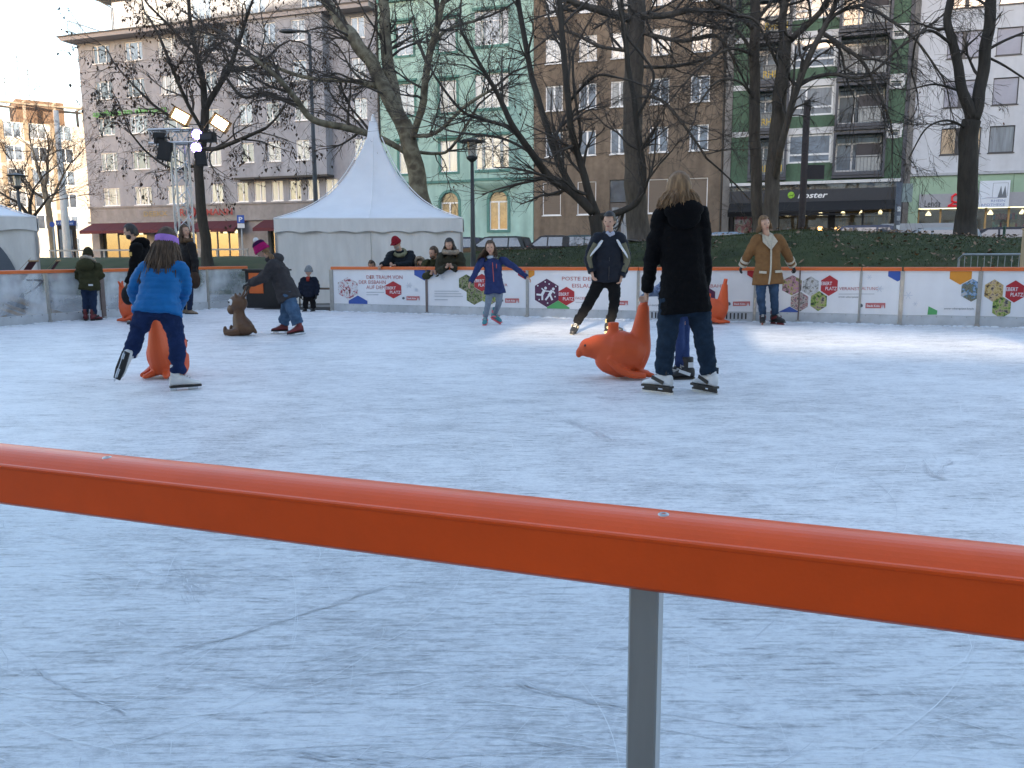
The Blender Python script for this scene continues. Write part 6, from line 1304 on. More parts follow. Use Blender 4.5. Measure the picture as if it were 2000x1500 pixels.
    def shoe(s, S, toe, mat, h=.12):
        k = s.k; A = s.j['an'+S]; y = Vector(toe).normalized(); z = Vector((0, 0, 1)); x = y.cross(z).normalized(); T = Matrix((x, y, z)).transposed().to_4x4(); T.translation = Vector((A.x, A.y, .085*k)); q = MB(); q.T = T
        q.loft([[Vector((hw*math.cos(t), yy, (-.085+zt)/2+(zt+.085)/2*math.sin(t)))*k for t in [2*math.pi*i/12 for i in range(12)]] for yy, hw, zt in ((-.085, .02, -.02), (-.07, .04, .02), (0, .042, .03), (.08, .045, -.02), (.15, .04, -.035), (.19, .02, -.05))])
        q.tube([(0, -.015*k, -.03*k), (0, -.01*k, h*k)], [.05*k, .055*k], 12); b = q.obj('boot', mat, s.o, True)
        q = MB(); q.T = T; q.poly_xy([(-.04*k, -.085*k), (.04*k, -.085*k), (.046*k, .09*k), (.025*k, .19*k), (-.025*k, .19*k), (-.046*k, .09*k)], -.086*k, -.068*k); q.obj('sole', m_sole, b)
    def cap_hair(s, mat, grow=1.1, front=.45, low=-.55, name='hair', noise_=.006):
        mb = MB(); vs = []; nu, nv = 28, 20
        mb.sphere((0, 0, 0), (1, 1, 1), nu, nv)
        keep = []; V = [Vector(v) for v in mb.v]
        def ok(p): return not (p.y > front and p.z < .50) and p.z > low - .25*(p.y < -.2) and not (p.y > .15 and p.z < -.1)
        fs = [f for f in mb.f if all(ok(V[i]) for i in f)]
        m2 = MB(); m2.add([s.head + s.HM @ Vector((p.x*s.hr.x*grow, p.y*s.hr.y*grow - .004, p.z*s.hr.z*grow)) * (1 + 0) for p in V], fs)
        me = m2.mesh('hair'); me.polygons.foreach_set('use_smooth', [True]*len(me.polygons)); displace(me, lambda p: noise_*fbm(p, 30)+.003)
        me.materials.append(mat); o = bpy.data.objects.new(name, me); COL.objects.link(o); o.parent = s.o; return o
    def strands(s, mat, n, length, back=1.0, seed=1, spread=.10, w=.010, frm=(-1.0, .25), target=None, push=.0, parent=None, name='hair_strands'):
        rs = random.Random(seed); mb = MB()
        for i in range(n):
            a = rs.uniform(-1, 1)*math.pi*.62; top = rs.uniform(.55, 1.25)      # angle round the head measured from the back
            dirv = Vector((math.sin(a), -math.cos(a), 0)); pts = []; g = 1.08+.10*rs.random()
            for q in range(7):
                th = top*.35 + (1.55-top*.35)*q/6; pts.append(s.head + s.HM @ Vector((dirv.x*s.hr.x*g*math.sin(th), dirv.y*s.hr.y*g*math.sin(th), s.hr.z*g*math.cos(th))))
            p = pts[-1]; out = (s.HM @ dirv); L = length*rs.uniform(.75, 1.05); m = 6; dn = Vector((0, 0, -1)) if target is None else Vector(target).normalized()
            for q in range(m): p = p + dn*(L/m) + out*(push*L/m*(1-q/m)) + Vector((rs.gauss(0, .006), rs.gauss(0, .006), 0)) + s.hl*(dirv.x*spread*L/m*.5); pts.append(p)
            mb.tube(pts, [w*.9]*6 + [w]*5 + [w*.7, w*.25], 5, flat=.6)
        return mb.obj(name, mat, parent or s.o, True)
    def beanie(s, mat, grow=1.16, low=.02, pom=None, brim=None):
        mb = MB()
        def fn(d, q): return q
        V = MB(); V.sphere((0, 0, 0), (1, 1, 1), 24, 18); P_ = [Vector(v) for v in V.v]; fs = [f for f in V.f if all(P_[i].z > low-.12 for i in f)]
        mb.add([s.head + s.HM @ Vector((p.x*s.hr.x*grow, p.y*s.hr.y*grow, p.z*s.hr.z*grow*1.06)) for p in P_], fs); h = mb.obj('hat', mat, s.o, True)
        c = s.head + s.hu*(low*s.hr.z*grow); b = MB(); b.loft([ell(c + s.hu*z, s.hl, s.hf, s.hr.x*g, s.hr.y*g, 22, 2) for z, g in ((-.022, grow*1.0), (-.02, grow*1.07), (.018, grow*1.07), (.02, grow*1.0))], False); b.obj('hat_band', brim or mat, h, True)
        if pom: q = MB(); q.sphere(s.head + s.hu*(s.hr.z*grow*1.12), .045*s.k, 12, 8, fn=lambda d, p: p*(1+.15*mnoise.noise(d*6))); q.obj('pompom', pom, h, True)
        return h
    def collar_roll(s, mat, r=.03, rad=.10, lift=.0, name='hood_trim', back=True, tilt=.0):
        mb = MB(); c = s.neck + s.spine*lift; n = 26; pts = []
        for i in range(n+1):
            a = 2*math.pi*i/n; pts.append(c + s.lat*(rad*s.k*math.cos(a)) + s.fwd*(rad*.85*s.k*math.sin(a)) + s.spine*(-tilt*math.sin(a)))
        mb.tube(pts, [r*s.k*(1+.25*mnoise.noise(p*25)) for p in pts], 9); me = mb.mesh(name); me.polygons.foreach_set('use_smooth', [True]*len(me.polygons)); displace(me, lambda p: .008*mnoise.noise(p*60)); return mobj(name, me, mat, s.jk if hasattr(s, 'jk') else s.o)

m_blackcoat = cloth('black_wool', (.004, .004, .005), .95, .25, 20, .4, 90); m_jeans_d = cloth('dark_jeans', (.014, .028, .050), .85, .3, 18); m_jeans = cloth('blue_jeans', (.055, .10, .19), .85, .35, 10); m_hair_blond = RAMPMAT('dark_blond_hair', [(.075, .038, .016), (.17, .095, .042), (.30, .18, .085)], 30, .65, stretch=(1, 1, .15)); m_hair_brown = RAMPMAT('brown_hair', [(.035, .020, .011), (.075, .044, .025), (.13, .08, .045)], 30, .7, stretch=(1, 1, .15)); m_hair_dark = RAMPMAT('near_black_hair', [(.008, .006, .006), (.02, .015, .013), (.035, .025, .02)], 30, .5, stretch=(1, 1, .15))
m_fur = P('fur_trim', (.30, .24, .18), .95, .4, 40, .6, 90); m_white_boot = P('white_leather', (.62, .62, .62), .45, .1, 8); m_black_boot = P('black_boot', (.018, .018, .02), .5, .3, 10); m_red_boot = P('dark_red_boot', (.16, .022, .025), .5, .3, 10); m_trim_w = P('white_trim', (.65, .66, .68), .5, .08); m_gold = P('gold_trim', (.42, .34, .18), .45, .3, 20)
STEP = 'people on the ice'

# --- woman in the long black coat (back view)
f = Fig('woman in long black coat seen from behind, pushing the large orange seal', (1335, 768), 1.0, dict(head=(1326, 371), neck=(1330, 408), shL=(1292, 424), shR=(1366, 421), elL=(1274, 500, .04), wrL=(1264, 566, .22), elR=(1375, 505, .03), wrR=(1372, 568, .22), hipL=(1310, 586), hipR=(1362, 586), knL=(1302, 665, -.02), knR=(1374, 660, -.02), anL=(1296, 735), anR=(1386, 735)), face=(-.25, 1, 0), up=(-.04, .05, 1))
f.body(curl=.9); f.jacket(m_blackcoat, hem=.10, w=(.215, .20, .168, .172, .155), d=(.165, .155, .13, .125, .10), sl=(.076, .062, .05), wr=.009, name='coat'); f.trousers(m_jeans_d, r=(.105, .082, .072), wr=.008, end=1.0)
f.cap_hair(m_hair_blond, 1.20, low=-.8); hs = f.strands(m_hair_blond, 900, .15, seed=5, spread=.55, w=.0048, push=.32)
mb = MB(); mb.sphere(f.neck - f.fwd*.10 - f.spine*.015, (.155, .075, .085), 18, 10, Matrix((f.lat, f.fwd, f.spine)).transposed()); mb.sphere(f.neck - f.fwd*.11 - f.spine*.07, (.13, .05, .09), 16, 10, Matrix((f.lat, f.fwd, f.spine)).transposed()); hd = mb.obj('hood', m_blackcoat, f.jk, True)
f.collar_roll(m_fur, .034, .115, lift=.01, tilt=.02)
for S, t in (('L', (-.66, .62, 0)), ('R', (-.45, .80, 0))): f.skate(S, t, boot=m_trim_w, sole=m_sole, accent=m_sole, kind='hockey', size=.98)
# --- child in front of her
f = Fig('child in blue leggings half hidden in front of the woman in the black coat', (1328, 740), .68, dict(head=(1332, 505, .05), neck=(1332, 530, .05), shL=(1312, 540, .05), shR=(1352, 540, .05), elL=(1290, 562, 0), wrL=(1268, 572, -.12), elR=(1330, 570, -.10), wrR=(1285, 574, -.10), hipL=(1322, 602), hipR=(1340, 602), knL=(1328, 650, -.02), knR=(1338, 650, .06), anL=(1325, 708, .05), anR=(1341, 708, -.02)), face=(-1, -.1, -.1))
f.body(hands=(0, 0)); m_pat = RAMPMAT('patterned_blue_cloth', [(.05, .07, .14), (.16, .20, .32), (.30, .34, .44)], 40, .9); f.jacket(m_pat, hem=.10, w=(.24, .21, .17, .19, .16), d=(.2, .17, .13, .14, .10), wr=.008); f.gloves(P('grey_blue_mitten', (.17, .21, .30), .95, .2, 20, .4, 60), grow=1.5)
f.trousers(cloth('blue_leggings', (.035, .06, .17), .8), r=(.085, .062, .05), wr=.003, end=1.0); f.cap_hair(m_hair_brown); f.strands(m_hair_brown, 60, .1, seed=2)
for S in 'LR': f.skate(S, (-.93, -.1, 0), boot=m_black_boot, accent=m_trim_w, kind='hockey', size=1.35)

# --- girl in blue quilted jacket (back view, bent forward)
f = Fig('girl in bright blue quilted jacket and lilac headband seen from behind, pushing an orange seal', (330, 762), .80, dict(head=(326, 472, .16), neck=(322, 505, .10), shL=(283, 527, .08), shR=(352, 527, .08), elL=(263, 568, .16), wrL=(276, 602, .34), elR=(359, 568, .16), wrR=(346, 602, .34), hipL=(285, 606, -.04), hipR=(329, 606, -.04), knL=(270, 650, .02), knR=(343, 656, .0), anL=(251, 697, -.06, 'free'), anR=(347, 718)), face=(.05, 1, -.25), up=(0, .25, 1))
f.body(hands=(1, 1), curl=.8); f.jacket(cloth('blue_quilt', (.008, .12, .34), .55, .12, 10, .15, 40), hem=.05, w=(.255, .245, .20, .205, .18), d=(.18, .18, .15, .15, .12), sl=(.084, .074, .058), quilt=.0065, wr=.006); f.trousers(cloth('navy_trousers', (.012, .026, .085), .9, .25, 14), r=(.125, .090, .078), wr=.012, end=.97)
f.cap_hair(m_hair_brown, 1.12, low=-.9, front=.4); f.strands(m_hair_brown, 900, .36, seed=9, spread=.40, w=.0052, push=.10, target=(-.12, -.22, -1))
b = MB(); c = f.head + f.hu*.005; b.loft([ell(c + f.hu*z + f.hf*(-z*.2), f.hl, f.hf, f.hr.x*g, f.hr.y*g, 26, 2) for z, g in ((-.040, 1.22), (-.036, 1.27), (0, 1.29), (.030, 1.25), (.034, 1.20))], False); b.obj('headband', cloth('lilac_knit', (.36, .19, .56), .95, .15, 25), f.o, True)
f.skate('L', (-.42, .12, -.90), (0, 1, .12), boot=m_white_boot, kind='figure', size=1.12); f.skate('R', (.70, .42, 0), boot=m_white_boot, kind='figure', size=1.12)

# --- teenager in dark sports jacket
f = Fig('teenager in dark sports jacket with white and khaki panels skating on black trousers', (1156, 652), 1.0, dict(head=(1190, 431, -.05), neck=(1190, 455, 0), shL=(1166, 467, 0), shR=(1211, 466, .02), elL=(1150, 503, -.03), wrL=(1156, 532, -.12), elR=(1223, 505, 0), wrR=(1214, 540, -.08), hipL=(1172, 546), hipR=(1198, 546), knL=(1151, 590, -.10), knR=(1200, 590, -.10), anL=(1126, 627, .04), anR=(1192, 630, 0)), face=(-.35, -1, -.05))
f.body(curl=.6); jk = f.jacket(cloth('dark_navy_shell', (.014, .017, .026), .6, .2, 12, .2, 40), hem=.04, w=(.215, .215, .205, .225, .185), d=(.15, .15, .14, .14, .11), sl=(.082, .072, .054), wr=.010); f.trousers(cloth('black_trousers', (.008, .008, .009), .9), r=(.105, .078, .066), wr=.008, end=1.0)
m_khaki = cloth('khaki_panel', (.15, .14, .095), .8)
for S, sg in (('L', 1), ('R', 1)):
    q = MB(); a = f.j['sh'+S]; ce = f.j['el'+S]; n = 7; inn = 1 if S == 'L' else -1
    pts = [a + f.fwd*.085 + f.lat*(.055*inn) - f.spine*.02, a.lerp(ce, .35) + f.fwd*.098 + f.lat*(.045*inn), a.lerp(ce, .75) + f.fwd*.094 + f.lat*(.005*inn), ce + f.fwd*.076 - f.lat*(.015*inn)]
    p, r = cat(pts, [.032, .044, .036, .012]); q.tube(p, r, 8, flat=.35); q.obj('white_panel', m_trim_w, jk, True)
    q = MB(); p, r = cat([a.lerp(ce, .25) + f.fwd*.070, ce + f.fwd*.052, f.j['el'+S].lerp(f.j['wr'+S], .75) + f.fwd*.035], [.05, .050, .034]); q.tube(p, r, 10, flat=.8); q.obj('khaki_panel', m_khaki, jk, True)
q = MB(); q.tube([f.neck + f.fwd*.075 - f.spine*.03, f.ch + f.fwd*.12 - f.spine*.15, f.pel + f.fwd*.155], .007, 6); q.obj('zip', P('dark_zip', (.03, .03, .035), .4), jk)
q = MB(); q.tube([f.neck - f.lat*.04 + f.fwd*.04, f.neck + f.fwd*.08 - f.spine*.03, f.neck + f.lat*.05 + f.fwd*.05], .03, 8); q.obj('scarf', cloth('pale_scarf', (.45, .47, .58), .9), f.o, True)
f.cap_hair(m_hair_dark, 1.13, front=.5); f.skate('L', (-.28, -.95, -.18), (.25, 0, 1), boot=m_black_boot, accent=m_gold, kind='hockey', size=1.05); f.skate('R', (.72, -.62, 0), boot=m_black_boot, accent=m_gold, kind='hockey', size=1.05)

# --- skating girl with arms spread
f = Fig('girl in navy coat and grey leggings skating towards us with arms spread', (960, 634), .79, dict(head=(958, 484, -.05), neck=(961, 502), shL=(940, 511), shR=(984, 509), elL=(929, 532, -.08), wrL=(919, 551, -.14), elR=(1007, 524, -.05), wrR=(1029, 541, -.10), hipL=(957, 568), hipR=(975, 568), knL=(953, 594, -.10), knR=(974, 592, -.06), anL=(948, 618, -.05), anR=(967, 612, .12, 'free')), face=(-.1, -1, -.05), up=(-.1, 0, 1))
f.body(curl=.6); jk = f.jacket(cloth('navy_softshell', (.028, .042, .13), .8, .18, 12), hem=.06, w=(.235, .215, .175, .19, .165), d=(.17, .16, .13, .13, .10), sl=(.080, .066, .052), wr=.007, name='coat'); f.trousers(cloth('grey_leggings', (.20, .24, .30), .85, .2, 16), r=(.088, .066, .052), wr=.003, end=1.0)
q = MB(); q.tube([f.ch + f.fwd*.12 - f.spine*.02, f.pel + f.fwd*.15 + f.spine*.15], .006, 6); q.obj('zip', P('red_zip', (.42, .08, .06), .5), jk); q = MB(); q.cbox(f.ch+f.fwd*.125+f.lat*.06-f.spine*.08, (.012, .01, .07)); q.obj('chest_zip', MATS['red_zip'], jk)
f.collar_roll(cloth('pale_blue_scarf', (.42, .50, .60), .95), .034, .075, lift=.0, name='scarf')
f.cap_hair(m_hair_brown, 1.12); f.strands(m_hair_brown, 110, .22, seed=4, w=.009, push=.3, target=(-.35, .1, -1), spread=.4)
m_pink = P('pink_shell', (.75, .12, .16), .5, .1); m_teal = P('teal_liner', (.06, .25, .28), .7, .15)
f.skate('L', (-.10, -.97, -.12), boot=m_teal, accent=m_pink, sole=m_pink, kind='hockey', size=1.12); f.skate('R', (.62, -.72, -.32), (.1, -.3, 1), boot=m_teal, accent=m_pink, sole=m_pink, kind='hockey', size=1.12)

# --- woman in tan shearling coat leaning on the boards
f = Fig('woman in tan shearling coat leaning with both hands on the boards', (1500, 633), 1.0, dict(head=(1493, 437, -.02), neck=(1497, 459), shL=(1477, 469), shR=(1521, 468), elL=(1463, 495, .06), wrL=(1450, 519, .22), elR=(1536, 494, .06), wrR=(1548, 519, .22), hipL=(1488, 543), hipR=(1511, 543), knL=(1486, 577, -.08), knR=(1512, 577, -.08), anL=(1490, 614), anR=(1514, 614)), face=(.12, -1, 0))
m_tan = cloth('tan_suede', (.20, .105, .045), .9, .2, 10); m_wool = P('cream_wool', (.52, .47, .38), .95, .15, 40, .5, 80)
f.body(hands=(0, 0)); jk = f.jacket(m_tan, hem=.10, w=(.255, .235, .195, .20, .172), d=(.17, .165, .14, .13, .10), sl=(.085, .074, .064), wr=.007, name='coat', sleeve_end=.92, collar=False); f.gloves(m_sole, grow=1.1); f.trousers(cloth('washed_jeans', (.035, .065, .12), .85, .5, 6), r=(.096, .072, .058), wr=.008, end=1.0)
for S in 'LR':
    d_ = (f.j['wr'+S]-f.j['el'+S]).normalized()
    for t, rr in ((.90, .070), (.58, .078)): e = f.j['el'+S].lerp(f.j['wr'+S], t); q = MB(); q.tube([e-d_*.022, e+d_*.022], [rr, rr*.98], 14); q.obj('cuff', m_wool, jk, True)
for sg in (-1, 1):
    q = MB(); n0 = f.neck + f.spine*.02 + f.lat*(.075*sg) + f.fwd*.02; tip = f.ch + f.fwd*.135 + f.lat*(.115*sg) - f.spine*.03; bot = f.ch + f.fwd*.150 - f.spine*.16 + f.lat*.01; inn = f.neck + f.fwd*.085 - f.spine*.03
    q.add([n0, tip, bot, inn, n0+f.fwd*.03, tip+f.fwd*.02, bot+f.fwd*.015, inn+f.fwd*.03], [(4,5,6,7),(0,1,5,4),(1,2,6,5),(2,3,7,6),(3,0,4,7)]); q.obj('lapel', m_wool, jk)
    q = MB(); c = f.pel + f.fwd*.165 + f.lat*(.125*sg) + f.spine*.10; q.cbox(c, (.11, .03, .038), Matrix.Rotation(R(-4*sg), 3, 'Y')); q.obj('pocket_trim', m_wool, jk)
q = MB(); p, r = cat([f.ch + f.fwd*.140 - f.spine*.14 + f.lat*.015, f.pel + f.fwd*.168 + f.spine*.18 + f.lat*.0, f.pel + f.fwd*.175 + f.lat*-.02, f.pel + f.fwd*.165 - f.spine*.09 - f.lat*.035], [.014, .014, .015, .015]); q.tube(p, r, 7); q.obj('front_edge', m_wool, jk, True)
q = MB(); q.sphere(f.neck - f.fwd*.06 + f.spine*.0, (.13, .06, .05), 14, 8); q.obj('collar', m_wool, jk, True)
f.cap_hair(m_hair_blond, 1.12); f.strands(m_hair_blond, 80, .12, seed=6, w=.009, spread=.4)
f.skate('L', (-.30, -.95, 0), boot=m_black_boot, accent=m_red_boot, kind='hockey', size=1.08); f.skate('R', (.40, -.92, 0), boot=m_black_boot, accent=m_red_boot, kind='hockey', size=1.08)

# --- skater bent over the reindeer
f = Fig('skater in grey jacket and magenta hat bending over the brown reindeer', (567, 653), .86, dict(head=(511, 487, 0), neck=(527, 502, 0), shL=(534, 517, -.15), shR=(540, 512, .17), elL=(512, 543, -.17), wrL=(489, 553, -.09), elR=(514, 540, .15), wrR=(492, 551, .10), hipL=(561, 575, -.09), hipR=(563, 574, .09), knL=(573, 605, -.10), knR=(560, 605, .09), anL=(582, 633, -.12), anR=(553, 634, .10)), face=(-1, -.05, -.55), up=(-.5, 0, .85))
f.body(hands=(0, 0)); f.jacket(cloth('charcoal_parka', (.045, .042, .046), .85, .25, 12), hem=.10, w=(.235, .215, .19, .21, .18), d=(.20, .19, .165, .165, .125), sl=(.095, .08, .062), wr=.010); f.gloves(m_sole, grow=1.35); f.trousers(cloth('faded_jeans', (.065, .12, .21), .85, .45, 8), r=(.125, .108, .098), wr=.012, end=.95)
f.cap_hair(m_hair_blond, 1.08); q = MB(); 
for i in range(26): rr = random.Random(i); p0 = f.head + Vector((.06, -.05, -.03)) + Vector((rr.gauss(0, .015), rr.gauss(0, .015), 0)); q.tube([p0, p0+Vector((.09, -.05, -.05)), p0+Vector((.14+rr.gauss(0, .01), -.07, -.16)), p0+Vector((.16+rr.gauss(0, .015), -.08, -.27))], [.008, .010, .009, .003], 5)
q.obj('ponytail', m_hair_blond, f.o, True)
m_mag = cloth('magenta_knit', (.32, .012, .11), .95, .15, 25); f.beanie(m_mag, 1.2, low=-.05, pom=P('white_pompom', (.68, .70, .72), .95, .2, 30, .5, 60), brim=m_mag)
b = MB(); b.loft([ell(f.head + f.hu*z, f.hl, f.hf, f.hr.x*g, f.hr.y*g, 22, 2) for z, g in ((.075, 1.08), (.10, .98), (.125, .72))], False); b.obj('hat_stripe', cloth('plum_knit', (.035, .008, .045), .95), f.o, True)
q = MB(); q.sphere(f.neck - f.fwd*.085 - f.spine*.05, (.10, .13, .075), 14, 9); q.obj('hood', MATS['charcoal_parka'], f.jk, True)
f.skate('R', (-.96, -.12, 0), boot=m_red_boot, kind='figure', size=1.0); f.skate('L', (-.90, -.35, -.14), (.2, 0, 1), boot=m_red_boot, kind='figure', size=1.0)

# --- man in black parka at the left
f = Fig('man in black parka and dark beard standing by the left boards', (277, 632), 1.02, dict(head=(255, 452), neck=(263, 472), shL=(266, 487, -.18), shR=(280, 483, .2), elL=(262, 524, -.22), wrL=(251, 553, -.22), elR=(282, 524, .22), wrR=(262, 553, .2), hipL=(274, 548, -.09), hipR=(279, 548, .09), knL=(272, 588, -.1), knR=(282, 588, .1), anL=(272, 622, -.1), anR=(285, 622, .1)), face=(-1, -.25, -.25), feet='shoes')
f.body(curl=.7); f.jacket(m_blackcoat, hem=.26, w=(.25, .24, .215, .22, .18), d=(.19, .18, .16, .15, .12), sl=(.10, .085, .065), wr=.009, name='parka', seed=3); f.trousers(cloth('black_trousers', (.008, .008, .009)), end=1.0); f.cap_hair(m_hair_dark, 1.11, front=.5)
b = MB(); b.sphere(f.head + f.HM @ Vector((0, f.hr.y*.48, -f.hr.z*.62)), (.066, .055, .05), 14, 9, f.HM); b.obj('beard', m_hair_dark, f.o, True)
q = MB(); q.sphere(f.neck - f.fwd*.10 - f.spine*.02, (.15, .09, .1), 14, 9); q.obj('hood', m_blackcoat, f.jk, True); q = MB(); q.cbox(f.j['shL'].lerp(f.j['elL'], .25) + Vector((-.04, -.105, 0)), (.045, .012, .06)); q.obj('arm_badge', P('yellow_badge', (.55, .36, .10), .6), f.jk)
for S, t in (('L', (-1, -.2, 0)), ('R', (-1, .1, 0))): f.shoe(S, t, m_black_boot)
mb = MB(); p = f.base + f.j['wrL'] + Vector((-.02, 0, -.28)); bg_ = thing('black_bag', 'black shoulder bag held by the man in the black parka', 'bag', p, R(10)); mb.sphere((0, 0, .08), (.10, .17, .16), 14, 9); mb.obj('body', cloth('bag_nylon', (.012, .012, .014), .7), bg_, True); mb = MB(); mb.tube([(0, -.1, .2), (.01, -.04, .30), (.01, .04, .30), (0, .1, .2)], .012, 6); mb.obj('strap', m_sole, bg_)

# --- woman in dark jacket and tan boots behind the girl
f = Fig('woman in dark jacket jeans and tan boots walking behind the girl in blue', (370, 613), .98, dict(head=(361, 452), neck=(365, 471), shL=(350, 482, .1), shR=(374, 481, -.08), elL=(346, 512, .12), wrL=(352, 540, .0), elR=(381, 512, -.1), wrR=(381, 542, -.15), hipL=(358, 547, .05), hipR=(368, 547, -.05), knL=(361, 577, .1), knR=(371, 577, -.08), anL=(360, 604, .15), anR=(370, 604, -.05)), face=(.8, -.5, 0), feet='shoes')
f.body(); f.jacket(cloth('black_down', (.013, .012, .014), .6), hem=.02, w=(.20, .20, .175, .195, .17), d=(.15, .15, .13, .13, .10), sl=(.085, .075, .058), seed=5); f.trousers(cloth('dark_jeans2', (.018, .028, .06)), r=(.095, .068, .056), end=1.0)
f.cap_hair(m_hair_brown); f.strands(m_hair_brown, 70, .22, seed=8, w=.010, spread=.4); f.collar_roll(cloth('brown_scarf', (.12, .075, .045), .95), .05, .085, lift=.01, name='scarf')
for S, t in (('L', (.9, -.2, 0)), ('R', (.93, -.35, 0))): f.shoe(S, t, cloth('tan_boot_suede', (.26, .20, .14), .85), .16)
q = MB(); p = f.base + f.j['wrR'] + Vector((0, -.02, -.1)); bg_ = thing('brown_bag', 'dark brown bag on the arm of the woman in tan boots', 'bag', p); q.sphere((0, 0, .05), (.11, .08, .17), 12, 8); q.obj('body', cloth('brown_leather', (.045, .026, .018), .6), bg_, True); q = MB(); q.tube([(-.05, 0, .18), (-.06, .02, .32), (.04, .02, .32), (.05, 0, .18)], .012, 6); q.obj('strap', MATS['brown_leather'], bg_)

# --- boy in green parka at the left boards (back view)
f = Fig('boy in olive parka with fur hood leaning over the left boards', (173, 626), .70, dict(head=(172, 496, .06), neck=(172, 511, .02), shL=(157, 521, .02), shR=(191, 521, .02), elL=(151, 543, .10), wrL=(160, 524, .28), elR=(197, 541, .10), wrR=(190, 524, .28), hipL=(166, 562), hipR=(182, 562), knL=(167, 587), knR=(182, 587), anL=(167, 610), anR=(183, 610)), face=(0, 1, -.2))
m_olive = cloth('olive_parka', (.045, .046, .022), .85, .25, 10); f.body(curl=.6); jk = f.jacket(m_olive, hem=.06, w=(.275, .265, .24, .245, .20), d=(.19, .19, .17, .16, .12), sl=(.105, .09, .07), wr=.012); f.trousers(cloth('boy_jeans', (.02, .035, .075)), r=(.115, .088, .078), wr=.010, end=.97)
f.collar_roll(P('pale_fur', (.40, .35, .28), .95, .4, 40, .6, 90), .042, .16, lift=.02, tilt=.06); q = MB(); q.sphere(f.neck - f.fwd*.10 - f.spine*.06, (.16, .075, .11), 14, 9); q.obj('hood', m_olive, jk, True); f.beanie(cloth('olive_knit', (.035, .033, .018), .95), 1.2, low=-.15)
q = MB(); q.cbox(f.pel - f.fwd*.145 + f.lat*.10 + f.spine*.05, (.075, .012, .03)); q.obj('back_label', m_trim_w, jk)
for S, t in (('L', (-.35, .93, 0)), ('R', (.30, .95, 0))): f.skate(S, t, boot=m_red_boot, accent=m_sole, kind='hockey', size=1.3)

# --- child in navy standing in the gap
f = Fig('small child in navy snow suit and grey hat standing in the tent gap', (603, 608), .54, dict(head=(603, 529), neck=(603, 541), shL=(592, 547), shR=(615, 547), elL=(587, 562), wrL=(588, 576, -.05), elR=(620, 562), wrR=(618, 576, -.05), hipL=(598, 577), hipR=(610, 577), knL=(597, 590), knR=(611, 590), anL=(596, 602), anR=(612, 602)), face=(-.6, -.8, 0), feet='shoes')
f.body(hands=(0, 0)); f.jacket(cloth('navy_snow', (.012, .016, .030), .8), hem=.05, w=(.27, .26, .24, .24, .20), d=(.2, .19, .18, .17, .13), sl=(.11, .095, .08)); f.trousers(cloth('black_snow', (.010, .010, .012), .8), r=(.13, .11, .10)); f.gloves(m_sole, grow=1.6); f.beanie(cloth('grey_knit', (.22, .23, .24), .95), 1.16, low=.0)
q = MB(); q.tube([f.neck + f.fwd*.06, f.neck + f.fwd*.09 - f.spine*.08], [.04, .03], 8); q.obj('scarf', cloth('red_scarf', (.30, .04, .03), .9), f.o, True)
for S in 'LR': f.shoe(S, (-.3, -.9, 0), m_black_boot, .1)

# --- spectators behind the boards
def stand(px, Y, kh): 
    s_ = FPX/Y*kh; y0 = 500+1.1*FPX/Y
    return dict(hipL=(px-9*s_/93, y0-.86*s_), hipR=(px+9*s_/93, y0-.86*s_), knL=(px-9*s_/93, y0-.47*s_), knR=(px+9*s_/93, y0-.47*s_), anL=(px-9*s_/93, y0-.08*s_), anR=(px+9*s_/93, y0-.08*s_))
Y = 17.05; J = stand(788, Y, 1.0); J.update(head=(774, 474, -.12), neck=(781, 491, -.05), shL=(764, 500, -.05), shR=(802, 500, .02), elL=(756, 513, -.22), wrL=(746, 518, -.34), elR=(797, 517, -.22), wrR=(772, 518, -.42))
f = Fig('older man in red cap and dark jacket leaning on the boards before the tent', (788, 600), 1.02, J, face=(-.5, -1, -.1), feet='shoes', Y=Y)
f.body(curl=.9); f.jacket(cloth('dark_jacket', (.010, .013, .018), .7), hem=.06, w=(.24, .235, .215, .23, .19), d=(.18, .18, .165, .15, .12), sl=(.10, .085, .062), seed=7); f.trousers(MATS['black_trousers']); f.collar_roll(cloth('grey_green_hood', (.20, .20, .13), .95), .045, .095, lift=-.03, name='hood', tilt=.05)
h = f.beanie(cloth('red_cap', (.22, .014, .025), .85), 1.13, low=.1); q = MB(); q.sphere(f.head + f.HM @ Vector((0, f.hr.y*1.1, f.hr.z*.22)), (.065, .075, .012), 14, 7, f.HM); q.obj('cap_peak', MATS['red_cap'], h, True); text_fit('USA', 0, 0.1, 0, 0, m_trim_w, h) if False else None
b = MB(); b.sphere(f.head + f.HM @ Vector((0, f.hr.y*.50, -f.hr.z*.62)), (.058, .05, .05), 12, 8, f.HM); b.obj('beard', P('grey_beard', (.36, .32, .28), .95, .2, 40, .4, 80), f.o, True)
for S in 'LR': f.shoe(S, (-.4, -.9, 0), m_black_boot)
